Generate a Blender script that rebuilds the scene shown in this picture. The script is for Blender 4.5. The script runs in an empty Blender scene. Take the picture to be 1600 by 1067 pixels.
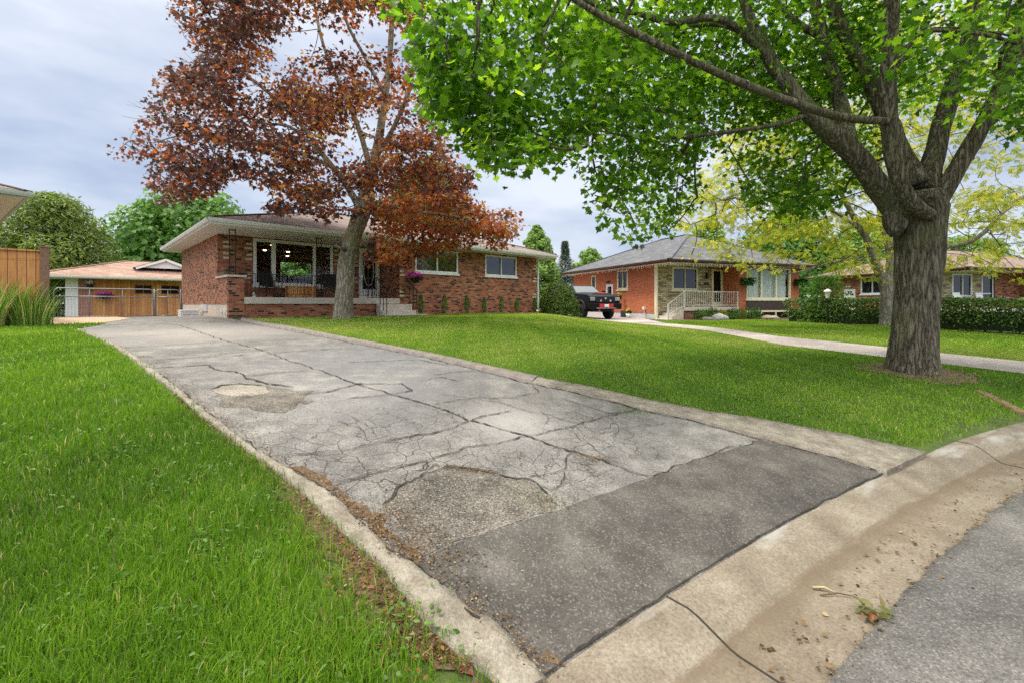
import bpy, bmesh, math, random
import numpy as np
from mathutils import Vector, noise as mnoise

random.seed(7)
RNG = np.random.default_rng(11)
R = math.radians
scn = bpy.context.scene
COL = scn.collection

# ------------------------------------------------------------------ camera, sky, sun, exposure
EYE = 1.45
F_PX, CX_PX, HY_PX = 719.0, 800.0, 475.0          # measured on the 1600 px wide photograph
cam_d = bpy.data.cameras.new("camera")
cam_d.sensor_width = 36.0
cam_d.lens = F_PX / 1600.0 * 36.0
cam_d.shift_y = -(533.5 - HY_PX) / 1600.0
cam_d.clip_start = 0.05
cam_d.clip_end = 2000.0
cam = bpy.data.objects.new("camera", cam_d)
cam.location = (0, 0, EYE)
cam.rotation_euler = (R(90), 0, 0)
COL.objects.link(cam)
scn.camera = cam

SUN_DIR = Vector((-0.52, 0.10, 1.1)).normalized()     # towards the sun
sun_elev = math.asin(SUN_DIR.z)
sun_rot = math.atan2(SUN_DIR.x, SUN_DIR.y)
world = bpy.data.worlds.new("World")
scn.world = world
world.use_nodes = True
wn, wl = world.node_tree.nodes, world.node_tree.links
wn.clear()
wout = wn.new("ShaderNodeOutputWorld")
wbg = wn.new("ShaderNodeBackground")
wbg.inputs["Strength"].default_value = 0.1
wsky = wn.new("ShaderNodeTexSky")
wsky.sky_type = 'NISHITA'
wsky.sun_disc = False
wsky.sun_elevation = sun_elev
wsky.sun_rotation = sun_rot
wtc = wn.new("ShaderNodeTexCoord")
wmap = wn.new("ShaderNodeMapping")
wmap.inputs["Scale"].default_value = (1.0, 1.0, 3.2)
wmap.inputs["Rotation"].default_value = (0.0, R(14), R(20))
wl.new(wtc.outputs["Generated"], wmap.inputs["Vector"])
wno = wn.new("ShaderNodeTexNoise")
wno.inputs["Scale"].default_value = 2.3
wno.inputs["Detail"].default_value = 6.0
wno.inputs["Roughness"].default_value = 0.52
wl.new(wmap.outputs["Vector"], wno.inputs["Vector"])
wcr = wn.new("ShaderNodeValToRGB")
wcr.color_ramp.elements[0].position = 0.33
wcr.color_ramp.elements[0].color = (3.35, 4.0, 5.45, 1)
wcr.color_ramp.elements[1].position = 0.62
wcr.color_ramp.elements[1].color = (6.6, 7.0, 7.7, 1)
wl.new(wno.outputs["Fac"], wcr.inputs["Fac"])
wsep = wn.new("ShaderNodeSeparateXYZ")
wl.new(wtc.outputs["Generated"], wsep.inputs[0])
wmr = wn.new("ShaderNodeMapRange")                      # an overcast sky is brightest overhead
wmr.interpolation_type = 'SMOOTHSTEP'
wmr.inputs["From Min"].default_value = 0.40
wmr.inputs["From Max"].default_value = 1.0
wmr.inputs["To Min"].default_value = 0.0
wmr.inputs["To Max"].default_value = 1.0
wl.new(wsep.outputs["Z"], wmr.inputs["Value"])
wzen = wn.new("ShaderNodeMix")
wzen.data_type = 'RGBA'
wzen.inputs["A"].default_value = (1, 1, 1, 1)
wzen.inputs["B"].default_value = (4.1, 3.5, 2.65, 1)
wl.new(wmr.outputs["Result"], wzen.inputs["Factor"])
wmul = wn.new("ShaderNodeMix")
wmul.data_type = 'RGBA'; wmul.blend_type = 'MULTIPLY'
wmul.inputs["Factor"].default_value = 1.0
# sky brightened behind the camera, an added unseen fill for the house fronts
wfill = wn.new("ShaderNodeMapRange")
wfill.interpolation_type = 'SMOOTHSTEP'
wfill.inputs["From Min"].default_value = 0.05
wfill.inputs["From Max"].default_value = -0.75
wfill.inputs["To Min"].default_value = 1.0
wfill.inputs["To Max"].default_value = 2.1
wl.new(wsep.outputs["Y"], wfill.inputs["Value"])
wfm = wn.new("ShaderNodeMix")
wfm.data_type = 'RGBA'; wfm.blend_type = 'MULTIPLY'
wfm.inputs["Factor"].default_value = 1.0
wl.new(wcr.outputs["Color"], wfm.inputs["A"])
wl.new(wfill.outputs["Result"], wfm.inputs["B"])
wl.new(wfm.outputs["Result"], wmul.inputs["A"])
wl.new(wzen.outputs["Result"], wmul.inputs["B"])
wmix = wn.new("ShaderNodeMix")
wmix.data_type = 'RGBA'
wmix.inputs["Factor"].default_value = 0.86
wl.new(wsky.outputs["Color"], wmix.inputs["A"])
wl.new(wmul.outputs["Result"], wmix.inputs["B"])
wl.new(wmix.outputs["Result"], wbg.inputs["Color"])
wl.new(wbg.outputs[0], wout.inputs[0])

sun_d = bpy.data.lights.new("sun", 'SUN')
sun_d.energy = 2.6
sun_d.angle = R(9)
sun_d.color = (1.0, 0.93, 0.80)
sun = bpy.data.objects.new("sun", sun_d)
sun.rotation_euler = (-SUN_DIR).to_track_quat('-Z', 'Y').to_euler()
sun.location = (0, 0, 40)
COL.objects.link(sun)

scn.view_settings.view_transform = 'Standard'
scn.view_settings.look = 'None'
scn.view_settings.exposure = 0.5
scn.view_settings.gamma = 1.0
scn.cycles.use_denoising = False
scn.cycles.adaptive_threshold = 0.004
scn.cycles.max_bounces = 8
scn.cycles.sample_clamp_indirect = 2.5
scn.cycles.transparent_max_bounces = 12
scn.cycles.caustics_reflective = False
scn.cycles.caustics_refractive = False

# ------------------------------------------------------------------ ground shape
KC, KR = (17.1218, -19.4819), 27.1555              # circle of the kerb's back edge


def sm(a, b, x):
    t = np.clip((np.asarray(x, float) - a) / (b - a), 0, 1)
    return t * t * (3 - 2 * t)


def sdist(x, y):
    return np.hypot(np.asarray(x, float) - KC[0], np.asarray(y, float) - KC[1]) - KR


def kerb_top(x):
    return 0.075 + 0.05 * sm(3.0, 4.4, x) + 0.02 * sm(0.2, -1.0, x)


def zg(x, y):
    x = np.asarray(x, float); y = np.asarray(y, float)
    s = sdist(x, y)
    u = x * .726 + y * .687
    A = .9 - .45 * sm(1.2, 5.2, x)
    f = A * (1 - np.exp(-np.clip(s, 0, None) / 5))
    dip = .31 * sm(19.5, 25, s) * (1 - sm(5, 10, u))
    mound = .12 * np.exp(-((x - 14.25) ** 2 + (y - 17.5) ** 2) / 1.2) + .06 * np.exp(-((x - 6.9) ** 2 + (y - 7.9) ** 2) / 1.0)
    return kerb_top(x) + f - dip + mound


def P(px, py, Z):
    """point seen at photograph pixel (px, py) at depth Z"""
    return Vector(((px - CX_PX) / F_PX * Z, Z, EYE + (HY_PX - py) / F_PX * Z))


def G(px, py, zmax=60.0):
    """where the sight line through a photograph pixel meets the ground"""
    Z = np.concatenate([np.arange(1.2, 8, .01), np.arange(8, zmax, .03)])
    x = (px - CX_PX) / F_PX * Z
    z = EYE + (HY_PX - py) / F_PX * Z
    d = z - zg(x, Z)
    i = np.nonzero(d < 0)[0]
    i = i[0] if len(i) else len(Z) - 1
    return (float(x[i]), float(Z[i]))


def resample(pts, n):
    p = np.array(pts, float)
    d = np.concatenate([[0], np.cumsum(np.hypot(*np.diff(p[:, :2], axis=0).T))])
    t = np.linspace(0, d[-1], n)
    return np.stack([np.interp(t, d, p[:, k]) for k in range(p.shape[1])], 1)


def in_poly(x, y, poly):
    x = np.asarray(x); y = np.asarray(y)
    inside = np.zeros(x.shape, bool)
    n = len(poly)
    for i in range(n):
        x0, y0 = poly[i]; x1, y1 = poly[(i + 1) % n]
        c = ((y0 > y) != (y1 > y)) & (x < (x1 - x0) * (y - y0) / ((y1 - y0) if y1 != y0 else 1e-9) + x0)
        inside ^= c
    return inside


# ------------------------------------------------------------------ materials
class NT:
    """small wrapper round a material's node tree"""

    def __init__(s, name):
        s.m = bpy.data.materials.new(name)
        s.m.use_nodes = True
        s.n, s.l = s.m.node_tree.nodes, s.m.node_tree.links
        s.b = s.n["Principled BSDF"]
        s.out = s.n["Material Output"]
        s.tc = s.n.new("ShaderNodeTexCoord")

    def set(s, **k):
        for a, v in k.items():
            s.b.inputs[a.replace("_", " ")].default_value = v
        return s

    def node(s, t, ins=None, **props):
        n = s.n.new(t)
        for k, v in props.items():
            setattr(n, k, v)
        for k, v in (ins or {}).items():
            if isinstance(v, bpy.types.NodeSocket):
                s.l.new(v, n.inputs[k])
            else:
                n.inputs[k].default_value = v
        return n

    def mapping(s, vec, scale=(1, 1, 1), loc=(0, 0, 0), rot=(0, 0, 0)):
        return s.node("ShaderNodeMapping", {"Vector": vec, "Scale": scale, "Location": loc, "Rotation": rot}).outputs[0]

    def noise(s, vec, scale, detail=4, rough=.55, dist=0.0):
        return s.node("ShaderNodeTexNoise", {"Vector": vec, "Scale": scale, "Detail": detail, "Roughness": rough, "Distortion": dist}).outputs["Fac"]

    def ramp(s, fac, stops, interp='LINEAR'):
        r = s.n.new("ShaderNodeValToRGB")
        r.color_ramp.interpolation = interp
        e = r.color_ramp.elements
        while len(e) < len(stops):
            e.new(0.5)
        for i, (p, c) in enumerate(stops):
            e[i].position = p
            if not hasattr(c, "__len__"):
                c = (c, c, c)
            e[i].color = (*c, 1)
        s.l.new(fac, r.inputs[0])
        return r.outputs[0]

    def mix(s, fac, a, b, blend='MIX'):
        n = s.n.new("ShaderNodeMix")
        n.data_type = 'RGBA'; n.blend_type = blend
        for k, v in (("Factor", fac), ("A", a), ("B", b)):
            if isinstance(v, bpy.types.NodeSocket):
                s.l.new(v, n.inputs[k])
            elif k == "Factor":
                n.inputs[k].default_value = v
            else:
                n.inputs[k].default_value = (*v, 1)
        return n.outputs["Result"]

    def math(s, op, a, b=0.0):
        return s.node("ShaderNodeMath", {0: a, 1: b}, operation=op).outputs[0]

    def color(s, c):
        if isinstance(c, bpy.types.NodeSocket):
            s.l.new(c, s.b.inputs["Base Color"])
        else:
            s.b.inputs["Base Color"].default_value = (*c, 1)
        return s

    def rough(s, r):
        if isinstance(r, bpy.types.NodeSocket):
            s.l.new(r, s.b.inputs["Roughness"])
        else:
            s.b.inputs["Roughness"].default_value = r
        return s

    def bump(s, h, strength=.3, dist=.01):
        n = s.node("ShaderNodeBump", {"Height": h, "Strength": strength, "Distance": dist})
        s.l.new(n.outputs[0], s.b.inputs["Normal"])
        return s


def mk_plain(name, c, rough=.6, metal=0.0, var=.12, scale=6.0, spec=.4):
    t = NT(name)
    n = t.noise(t.tc.outputs["Object"], scale, 5, .6)
    c2 = tuple(max(0, x * (1 - var)) for x in c); c1 = tuple(min(1, x * (1 + var)) for x in c)
    t.color(t.ramp(n, [(.3, c2), (.7, c1)])).rough(rough).set(Metallic=metal)
    t.b.inputs["Specular IOR Level"].default_value = spec
    return t.m


def mk_brick(name, stops, mortar, bw=.215, bh=.075, mort=.010, stain=.25, offset=.5):
    t = NT(name)
    uv = t.tc.outputs["UV"]
    b = t.node("ShaderNodeTexBrick", {"Vector": uv, "Color1": (0, 0, 0, 1), "Color2": (1, 1, 1, 1), "Mortar": (0.5, 0.5, 0.5, 1), "Scale": 1.0,
                                      "Mortar Size": mort, "Mortar Smooth": .15, "Bias": 0.0, "Brick Width": bw, "Row Height": bh}, offset=offset)
    col = t.ramp(b.outputs["Color"], stops)
    n = t.noise(uv, 38, 4, .65)
    col = t.mix(.45, col, t.ramp(n, [(.25, (.35, .35, .35)), (.75, (.68, .66, .64))]), 'OVERLAY')
    n2 = t.noise(uv, .9, 3, .6)
    col = t.mix(stain, col, t.ramp(n2, [(.3, (.3, .28, .27)), (.7, (.62, .6, .58))]), 'OVERLAY')
    col = t.mix(b.outputs["Fac"], col, mortar)
    t.color(col).rough(.88)
    h = t.math('SUBTRACT', t.math('MULTIPLY', n, .35), b.outputs["Fac"])
    t.bump(h, .6, .012)
    return t.m


def mk_shingle(name, c1, c2, c3):
    t = NT(name)
    uv = t.tc.outputs["UV"]
    b = t.node("ShaderNodeTexBrick", {"Vector": uv, "Color1": (0, 0, 0, 1), "Color2": (1, 1, 1, 1), "Mortar": (.3, .3, .3, 1), "Scale": 1.0,
                                      "Mortar Size": .006, "Mortar Smooth": .3, "Bias": 0.0, "Brick Width": .31, "Row Height": .14}, offset=.37)
    col = t.ramp(b.outputs["Color"], [(0, c1), (.5, c2), (1, c3)])
    n = t.noise(uv, 160, 2, .7)
    col = t.mix(.5, col, t.ramp(n, [(.2, .25), (.8, .75)]), 'OVERLAY')
    col = t.mix(.4, col, t.ramp(t.noise(uv, .7, 4, .6), [(.3, .3), (.7, .65)]), 'OVERLAY')
    col = t.mix(t.math('MULTIPLY', b.outputs["Fac"], .6), col, tuple(x * .45 for x in c1))
    t.color(col).rough(.92).bump(t.math('SUBTRACT', t.math('MULTIPLY', n, .5), b.outputs["Fac"]), .5, .01)
    return t.m


def mk_wood(name, ca, cb, cc, plank=.14, vertical=True):
    t = NT(name)
    uv = t.tc.outputs["UV"]
    v = t.mapping(uv, (1, 1, 1) if not vertical else (1, 1, 1), rot=(0, 0, R(90)) if vertical else (0, 0, 0))
    b = t.node("ShaderNodeTexBrick", {"Vector": v, "Color1": (0, 0, 0, 1), "Color2": (1, 1, 1, 1), "Mortar": (0, 0, 0, 1), "Scale": 1.0,
                                      "Mortar Size": .006, "Mortar Smooth": .2, "Bias": 0.0, "Brick Width": 9.0, "Row Height": plank}, offset=.5)
    col = t.ramp(b.outputs["Color"], [(0, ca), (.5, cb), (1, cc)])
    g = t.noise(t.mapping(uv, (40, 2.5, 1) if vertical else (2.5, 40, 1)), 1.0, 5, .65, .4)
    col = t.mix(.7, col, t.ramp(g, [(.25, (.22, .2, .18)), (.75, (.68, .66, .62))]), 'OVERLAY')
    k = t.noise(uv, 1.6, 3, .6)
    col = t.mix(.5, col, t.ramp(k, [(.3, (.3, .28, .26)), (.7, (.64, .62, .6))]), 'OVERLAY')
    col = t.mix(b.outputs["Fac"], col, tuple(x * .25 for x in ca))
    t.color(col).rough(.7).bump(t.math('SUBTRACT', t.math('MULTIPLY', g, .3), b.outputs["Fac"]), .5, .01)
    return t.m


def mk_glass(name, tint=(.6, .66, .64), mirror=.25, see=1.0):
    """window glass: a reflecting coat over a see-through or dark pane"""
    t = NT(name)
    fr = t.math('POWER', t.node("ShaderNodeLayerWeight", {"Blend": .5}).outputs["Facing"], 4.0)
    fac = t.math('ADD', t.math('MULTIPLY', fr, .55), mirror)
    gl = t.node("ShaderNodeBsdfGlossy", {"Color": (.95, .97, 1, 1), "Roughness": .015})
    tr = t.node("ShaderNodeBsdfTransparent", {"Color": (*tint, 1)})
    dk = t.node("ShaderNodeBsdfDiffuse", {"Color": (.012, .014, .014, 1)})
    m1 = t.node("ShaderNodeMixShader", {0: see, 1: dk.outputs[0], 2: tr.outputs[0]})
    m2 = t.node("ShaderNodeMixShader", {0: fac, 1: m1.outputs[0], 2: gl.outputs[0]})
    t.l.new(m2.outputs[0], t.out.inputs[0])
    return t.m


def mk_leaf(name, stops, trans=.42, tr_gain=1.6, rough=.5, spec=.3):
    """leaf: one colour per leaf (attribute rnd), reflecting and letting light through"""
    t = NT(name)
    a = t.node("ShaderNodeAttribute", attribute_name="rnd")
    col = t.ramp(a.outputs["Fac"], stops)
    t.color(col).rough(rough)
    t.b.inputs["Specular IOR Level"].default_value = spec
    tl = t.node("ShaderNodeBsdfTranslucent")
    tcol = t.mix(1.0, col, (tr_gain, tr_gain * 1.0, tr_gain * .55), 'MULTIPLY')
    t.l.new(tcol, tl.inputs[0])
    mx = t.node("ShaderNodeMixShader", {0: trans, 1: t.b.outputs[0], 2: tl.outputs[0]})
    t.l.new(mx.outputs[0], t.out.inputs[0])
    return t.m


def mk_bark(name, c1, c2, c3, zs=.22, scale=9.0, moss=None, strength=1.0):
    t = NT(name)
    o = t.tc.outputs["Object"]
    v = t.mapping(o, (1, 1, zs))
    wob = t.node("ShaderNodeVectorMath", {0: v, 1: t.node("ShaderNodeVectorMath", {0: t.node("ShaderNodeTexNoise", {"Vector": o, "Scale": 3.5, "Detail": 3.0}).outputs["Color"], 1: (.06, .06, 0)}, operation='MULTIPLY').outputs[0]}, operation='ADD').outputs[0]
    n = t.noise(wob, scale, 3, .5)
    rdg = t.math('MULTIPLY', t.math('ABSOLUTE', t.math('SUBTRACT', n, .5)), 3.4)
    n2 = t.noise(t.mapping(o, (1, 1, zs * 2)), scale * 3.2, 4, .65)
    f = t.math('ADD', t.math('MULTIPLY', rdg, .75), t.math('MULTIPLY', n2, .5))
    col = t.ramp(f, [(.22, c1), (.42, c2), (.8, c3)])
    if moss:
        mm = t.ramp(t.noise(o, 2.2, 4, .6), [(.5, 0), (.68, .6)])
        col = t.mix(mm, col, moss)
    t.color(col).rough(.95).bump(f, strength, .03)
    t.b.inputs["Specular IOR Level"].default_value = .15
    return t.m


M = {}
M['brick_red'] = mk_brick("red_and_dark_brick", [(0, (.014, .010, .011)), (.17, (.03, .018, .016)), (.23, (.22, .065, .03)), (.5, (.34, .105, .045)), (.8, (.42, .15, .065)), (1, (.50, .22, .11))], (.27, .17, .12))
M['brick_side'] = mk_brick("rough_red_brick", [(0, (.025, .016, .014)), (.2, (.07, .03, .022)), (.28, (.29, .10, .05)), (.6, (.43, .16, .08)), (1, (.55, .25, .14))], (.33, .2, .14), bw=.16, bh=.075)
M['brick_orange'] = mk_brick("orange_brick", [(0, (.40, .105, .04)), (.5, (.47, .13, .05)), (1, (.53, .16, .07))], (.36, .15, .09), mort=.008, stain=.12)
M['brick_dark'] = mk_brick("brown_red_brick", [(0, (.10, .04, .028)), (.4, (.22, .08, .05)), (1, (.36, .13, .075))], (.27, .2, .16))
M['stone'] = mk_brick("ledge_stone", [(0, (.19, .14, .08)), (.3, (.36, .29, .17)), (.6, (.48, .41, .27)), (1, (.6, .54, .4))], (.16, .13, .09), bw=.42, bh=.105, mort=.012, stain=.35, offset=.37)
M['quoin'] = mk_plain("pale_limestone", (.62, .52, .36), .85, var=.2, scale=9)
M['concrete_paint'] = mk_plain("cream_concrete", (.62, .53, .44), .85, var=.08, scale=3)
M['concrete_grey'] = mk_plain("grey_concrete", (.52, .52, .53), .85, var=.12, scale=3)
M['slab'] = mk_plain("porch_concrete", (.56, .51, .44), .85, var=.14, scale=4)
M['white'] = mk_plain("white_paint", (.80, .80, .79), .45, var=.04)
M['soffit'] = mk_plain("white_soffit", (.78, .77, .75), .5, var=.04)
M['cream'] = mk_plain("cream_paint", (.74, .68, .50), .5, var=.05)
M['gutter_brown'] = mk_plain("brown_gutter", (.10, .038, .03), .4, var=.1)
M['brown_panel'] = mk_plain("dark_brown_panel", (.05, .032, .025), .55, var=.25)
M['black'] = mk_plain("black_iron", (.012, .012, .013), .42, var=.2)
M['steel'] = mk_plain("galvanised_steel", (.26, .27, .28), .45, metal=.6, var=.15)
M['silver'] = mk_plain("bright_metal", (.7, .7, .72), .22, metal=.95, var=.05)
M['shingle_brown'] = mk_shingle("brown_shingles", (.17, .125, .11), (.235, .18, .16), (.29, .225, .20))
M['shingle_grey'] = mk_shingle("grey_shingles", (.07, .075, .088), (.105, .11, .124), (.15, .155, .17))
M['shingle_red'] = mk_shingle("pinkish_shingles", (.25, .155, .115), (.33, .21, .16), (.40, .28, .22))
M['shingle_rust'] = mk_shingle("rust_shingles", (.16, .108, .092), (.21, .145, .125), (.27, .195, .17))
M['cedar'] = mk_wood("cedar_boards", (.50, .20, .055), (.68, .33, .10), (.78, .46, .2))
M['cedar_fence'] = mk_wood("fence_boards", (.38, .15, .045), (.49, .21, .065), (.57, .28, .10), plank=.145)
M['post_wood'] = mk_plain("weathered_post_wood", (.19, .11, .075), .85, var=.3, scale=14)
M['glass'] = mk_glass("window_glass")
M['glass_clear'] = mk_glass("clear_glass", (.85, .88, .86), .04)
M['glass_dark'] = mk_glass("dark_glass", (.3, .33, .33), .045, .35)
M['glass_mirror'] = mk_glass("reflecting_glass", (.4, .42, .4), .09, .35)
M['curtain'] = mk_plain("pale_curtain", (.62, .66, .62), .9, var=.1)
M['interior'] = mk_plain("room_paint", (.30, .20, .11), .9, var=.1)
M['interior_dark'] = mk_plain("dim_room", (.09, .08, .07), .9, var=.2)
M['magenta'] = mk_leaf("magenta_petals", [(0, (.38, .01, .26)), (.6, (.62, .03, .46)), (1, (.75, .12, .6))], .3, 1.2)
M['pink'] = mk_leaf("pink_petals", [(0, (.5, .03, .12)), (1, (.75, .2, .35))], .3, 1.2)
M['whitepurple'] = mk_leaf("white_and_purple_petals", [(0, (.3, .03, .3)), (.35, (.45, .1, .45)), (.45, (.75, .7, .75)), (1, (.85, .82, .85))], .3, 1.1)
M['yellowflower'] = mk_leaf("yellow_petals", [(0, (.6, .35, .02)), (1, (.8, .6, .08))], .3, 1.1)

# ------------------------------------------------------------------ mesh helpers
class MB:
    """collects faces and links them as one mesh object"""

    def __init__(s):
        s.v, s.f = [], []

    def face(s, pts):
        k = len(s.v)
        s.v += [tuple(p) for p in pts]
        s.f.append(tuple(range(k, k + len(pts))))
        return s

    def box(s, x0, x1, y0, y1, z0, z1):
        k = len(s.v)
        s.v += [(x0, y0, z0), (x1, y0, z0), (x1, y1, z0), (x0, y1, z0), (x0, y0, z1), (x1, y0, z1), (x1, y1, z1), (x0, y1, z1)]
        for q in ((0, 3, 2, 1), (4, 5, 6, 7), (0, 1, 5, 4), (1, 2, 6, 5), (2, 3, 7, 6), (3, 0, 4, 7)):
            s.f.append(tuple(k + i for i in q))
        return s

    def hexa(s, b, t):
        """solid between a bottom and a top quad (same winding)"""
        k = len(s.v)
        s.v += [tuple(p) for p in b] + [tuple(p) for p in t]
        for q in ((3, 2, 1, 0), (4, 5, 6, 7), (0, 1, 5, 4), (1, 2, 6, 5), (2, 3, 7, 6), (3, 0, 4, 7)):
            s.f.append(tuple(k + i for i in q))
        return s

    def beam(s, a, b, w, h):
        a, b = Vector(a), Vector(b)
        d = (b - a).normalized()
        up = Vector((0, 0, 1)) if abs(d.z) < .95 else Vector((0, 1, 0))
        r = d.cross(up).normalized() * w / 2
        u = r.cross(d).normalized() * h / 2
        q = lambda c: [c - r - u, c + r - u, c + r + u, c - r + u]
        return s.hexa(q(a), q(b))

    def tube(s, pts, rads, n=8, cap=True, noise=0.0, twist=0.0):
        pts = [Vector(p) for p in pts]
        if not hasattr(rads, "__len__"):
            rads = [rads] * len(pts)
        k0 = len(s.v)
        ref = None
        for i, p in enumerate(pts):
            d = (pts[min(i + 1, len(pts) - 1)] - pts[max(i - 1, 0)])
            if d.length < 1e-9:
                d = Vector((0, 0, 1))
            d.normalize()
            if ref is None:
                ref = Vector((1, 0, 0)) if abs(d.x) < .8 else Vector((0, 1, 0))
            r = (ref - d * ref.dot(d))
            if r.length < 1e-6:
                r = d.orthogonal()
            r.normalize()
            ref = r
            b = d.cross(r)
            for j in range(n):
                a = 2 * math.pi * j / n
                q = rads[i]
                if noise:
                    q *= 1 + noise * mnoise.noise(Vector((p.x * 3 + math.cos(a), p.y * 3 + math.sin(a), p.z * 3)))
                w = p + (r * math.cos(a) + b * math.sin(a)) * q
                s.v.append((w.x, w.y, w.z))
        for i in range(len(pts) - 1):
            for j in range(n):
                a, b = k0 + i * n + j, k0 + i * n + (j + 1) % n
                s.f.append((a, b, b + n, a + n))
        if cap:
            s.f.append(tuple(k0 + j for j in reversed(range(n))))
            s.f.append(tuple(k0 + (len(pts) - 1) * n + j for j in range(n)))
        return s

    def lathe(s, prof, n=16, c=(0, 0, 0)):
        return s.tube([(c[0], c[1], c[2] + z) for r, z in prof], [max(r, 1e-4) for r, z in prof], n)

    def prism(s, xy, z0, z1):
        k, n = len(s.v), len(xy)
        s.v += [(x, y, z0) for x, y in xy] + [(x, y, z1) for x, y in xy]
        s.f.append(tuple(k + i for i in reversed(range(n))))
        s.f.append(tuple(k + n + i for i in range(n)))
        for i in range(n):
            j = (i + 1) % n
            s.f.append((k + i, k + j, k + n + j, k + n + i))
        return s

    def grid(s, rows):
        """rows of equally many points joined into quads"""
        k, m = len(s.v), len(rows[0])
        for r in rows:
            s.v += [tuple(p) for p in r]
        for i in range(len(rows) - 1):
            for j in range(m - 1):
                a = k + i * m + j
                s.f.append((a, a + 1, a + m + 1, a + m))
        return s

    def sphere(s, c, rx, ry, rz, n=12, m=8, noise=0.0, seed=0):
        rows = []
        for i in range(m + 1):
            t = math.pi * i / m
            row = []
            for j in range(n + 1):
                a = 2 * math.pi * (j % n) / n
                d = Vector((math.sin(t) * math.cos(a), math.sin(t) * math.sin(a), -math.cos(t)))
                q = 1 + (noise * mnoise.noise(d * 1.7 + Vector((seed, 0, 0))) if noise else 0)
                row.append((c[0] + d.x * rx * q, c[1] + d.y * ry * q, c[2] + d.z * rz * q))
            rows.append(row)
        return s.grid(rows)

    def build(s, name, mat, parent=None, smooth=False, bevel=0.0, loc=None):
        me = bpy.data.meshes.new(name)
        me.from_pydata(s.v, [], s.f)
        uv = me.uv_layers.new(name="UVMap")
        co = [Vector(v) for v in s.v]
        data = np.zeros(len(me.loops) * 2)
        k = 0
        for p in me.polygons:
            n = p.normal
            if abs(n.z) > .97 or n.length < .5:
                for li in p.vertices:
                    data[k] = co[li].x; data[k + 1] = co[li].y; k += 2
            else:
                t = Vector((-n.y, n.x, 0)).normalized()
                b = n.cross(t)
                for li in p.vertices:
                    data[k] = co[li].dot(t); data[k + 1] = co[li].dot(b); k += 2
        uv.data.foreach_set("uv", data)
        if smooth:
            me.polygons.foreach_set("use_smooth", [True] * len(me.polygons))
        me.materials.append(mat)
        o = bpy.data.objects.new(name, me)
        COL.objects.link(o)
        if parent is not None:
            o.parent = parent
        if loc is not None:
            o.location = loc
        if bevel:
            b = o.modifiers.new("bevel", 'BEVEL')
            b.width = bevel; b.segments = 2; b.limit_method = 'ANGLE'
        return o


def tag(o, label=None, cat=None, group=None, kind=None):
    for k, v in (("label", label), ("category", cat), ("group", group), ("kind", kind)):
        if v:
            o[k] = v
    return o


def thing(name, label, cat, loc=(0, 0, 0), rz=0.0, group=None, kind=None):
    o = bpy.data.objects.new(name, None)
    o.empty_display_size = .2
    o.location = loc
    o.rotation_euler = (0, 0, rz)
    COL.objects.link(o)
    return tag(o, label, cat, group, kind)


def structure(name, mb, mat, smooth=False):
    return tag(mb.build(name, mat, None, smooth), kind='structure')


def kids(o):
    return [c for c in bpy.data.objects if c.parent == o]


def copy_tree(o, loc, rz=None, label=None, scale=None):
    def rec(a, parent):
        c = a.copy()
        COL.objects.link(c)
        if parent is not None:
            c.parent = parent
        for ch in kids(a):
            rec(ch, c)
        return c
    c = rec(o, None)
    c.location = loc
    if rz is not None:
        c.rotation_euler = (0, 0, rz)
    if label:
        c['label'] = label
    if scale:
        c.scale = scale
    return c


def mesh_np(name, V, T, mat, parent=None, rnd=None, smooth=False):
    """triangle mesh straight from arrays; rnd = one number per face"""
    me = bpy.data.meshes.new(name)
    V = np.ascontiguousarray(V, np.float32); T = np.ascontiguousarray(T, np.int32)
    me.vertices.add(len(V))
    me.vertices.foreach_set("co", V.ravel())
    me.loops.add(T.size)
    me.loops.foreach_set("vertex_index", T.ravel())
    me.polygons.add(len(T))
    me.polygons.foreach_set("loop_start", np.arange(0, T.size, 3, dtype=np.int32))
    if smooth:
        me.polygons.foreach_set("use_smooth", np.ones(len(T), bool))
    me.update(calc_edges=True)
    if rnd is not None:
        a = me.attributes.new("rnd", 'FLOAT', 'FACE')
        a.data.foreach_set("value", np.ascontiguousarray(rnd, np.float32))
    me.materials.append(mat)
    o = bpy.data.objects.new(name, me)
    COL.objects.link(o)
    if parent is not None:
        o.parent = parent
    return o


def _template(right, centre):
    """symmetric leaf outline from its right half, fanned from a point on the midrib"""
    pts = [right[0]] + right[1:-1] + [right[-1]] + [(-x, y) for x, y in reversed(right[1:-1])]
    V = np.array([centre] + pts)
    n = len(pts)
    T = np.array([(0, 1 + i, 1 + (i + 1) % n) for i in range(n)])
    return V, T


LEAF_MAPLE = _template([(0, 0), (.16, .03), (.36, -.04), (.31, .17), (.60, .40), (.36, .44), (.40, .62), (.17, .60), (0, 1.0)], (0, .33))
LEAF_MAPLE_LO = _template([(0, 0), (.34, .02), (.28, .2), (.58, .45), (.24, .52), (0, 1.0)], (0, .33))
LEAF_OVAL = _template([(0, 0), (.26, .25), (.22, .62), (0, 1.0)], (0, .45))
LEAF_DIAMOND = (np.array([(0, 0), (.36, .45), (0, 1.0), (-.36, .45)]), np.array([(0, 1, 2), (0, 2, 3)]))
LEAF_NARROW = (np.array([(0, 0), (.12, .4), (0, 1.0), (-.12, .4)]), np.array([(0, 1, 2), (0, 2, 3)]))


def _pinnate(pairs=6):
    V, T = [], []
    for i in range(pairs):
        y = .12 + .8 * i / pairs
        for sg in (-1, 1):
            k = len(V)
            L = .30 * (1 - .35 * abs(i / pairs - .45))
            V += [(0, y), (sg * L * .4, y + .11), (sg * L, y + .07), (sg * L * .6, y - .04)]
            T += [(k, k + 1, k + 2), (k, k + 2, k + 3)]
    return np.array(V), np.array(T)


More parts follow.
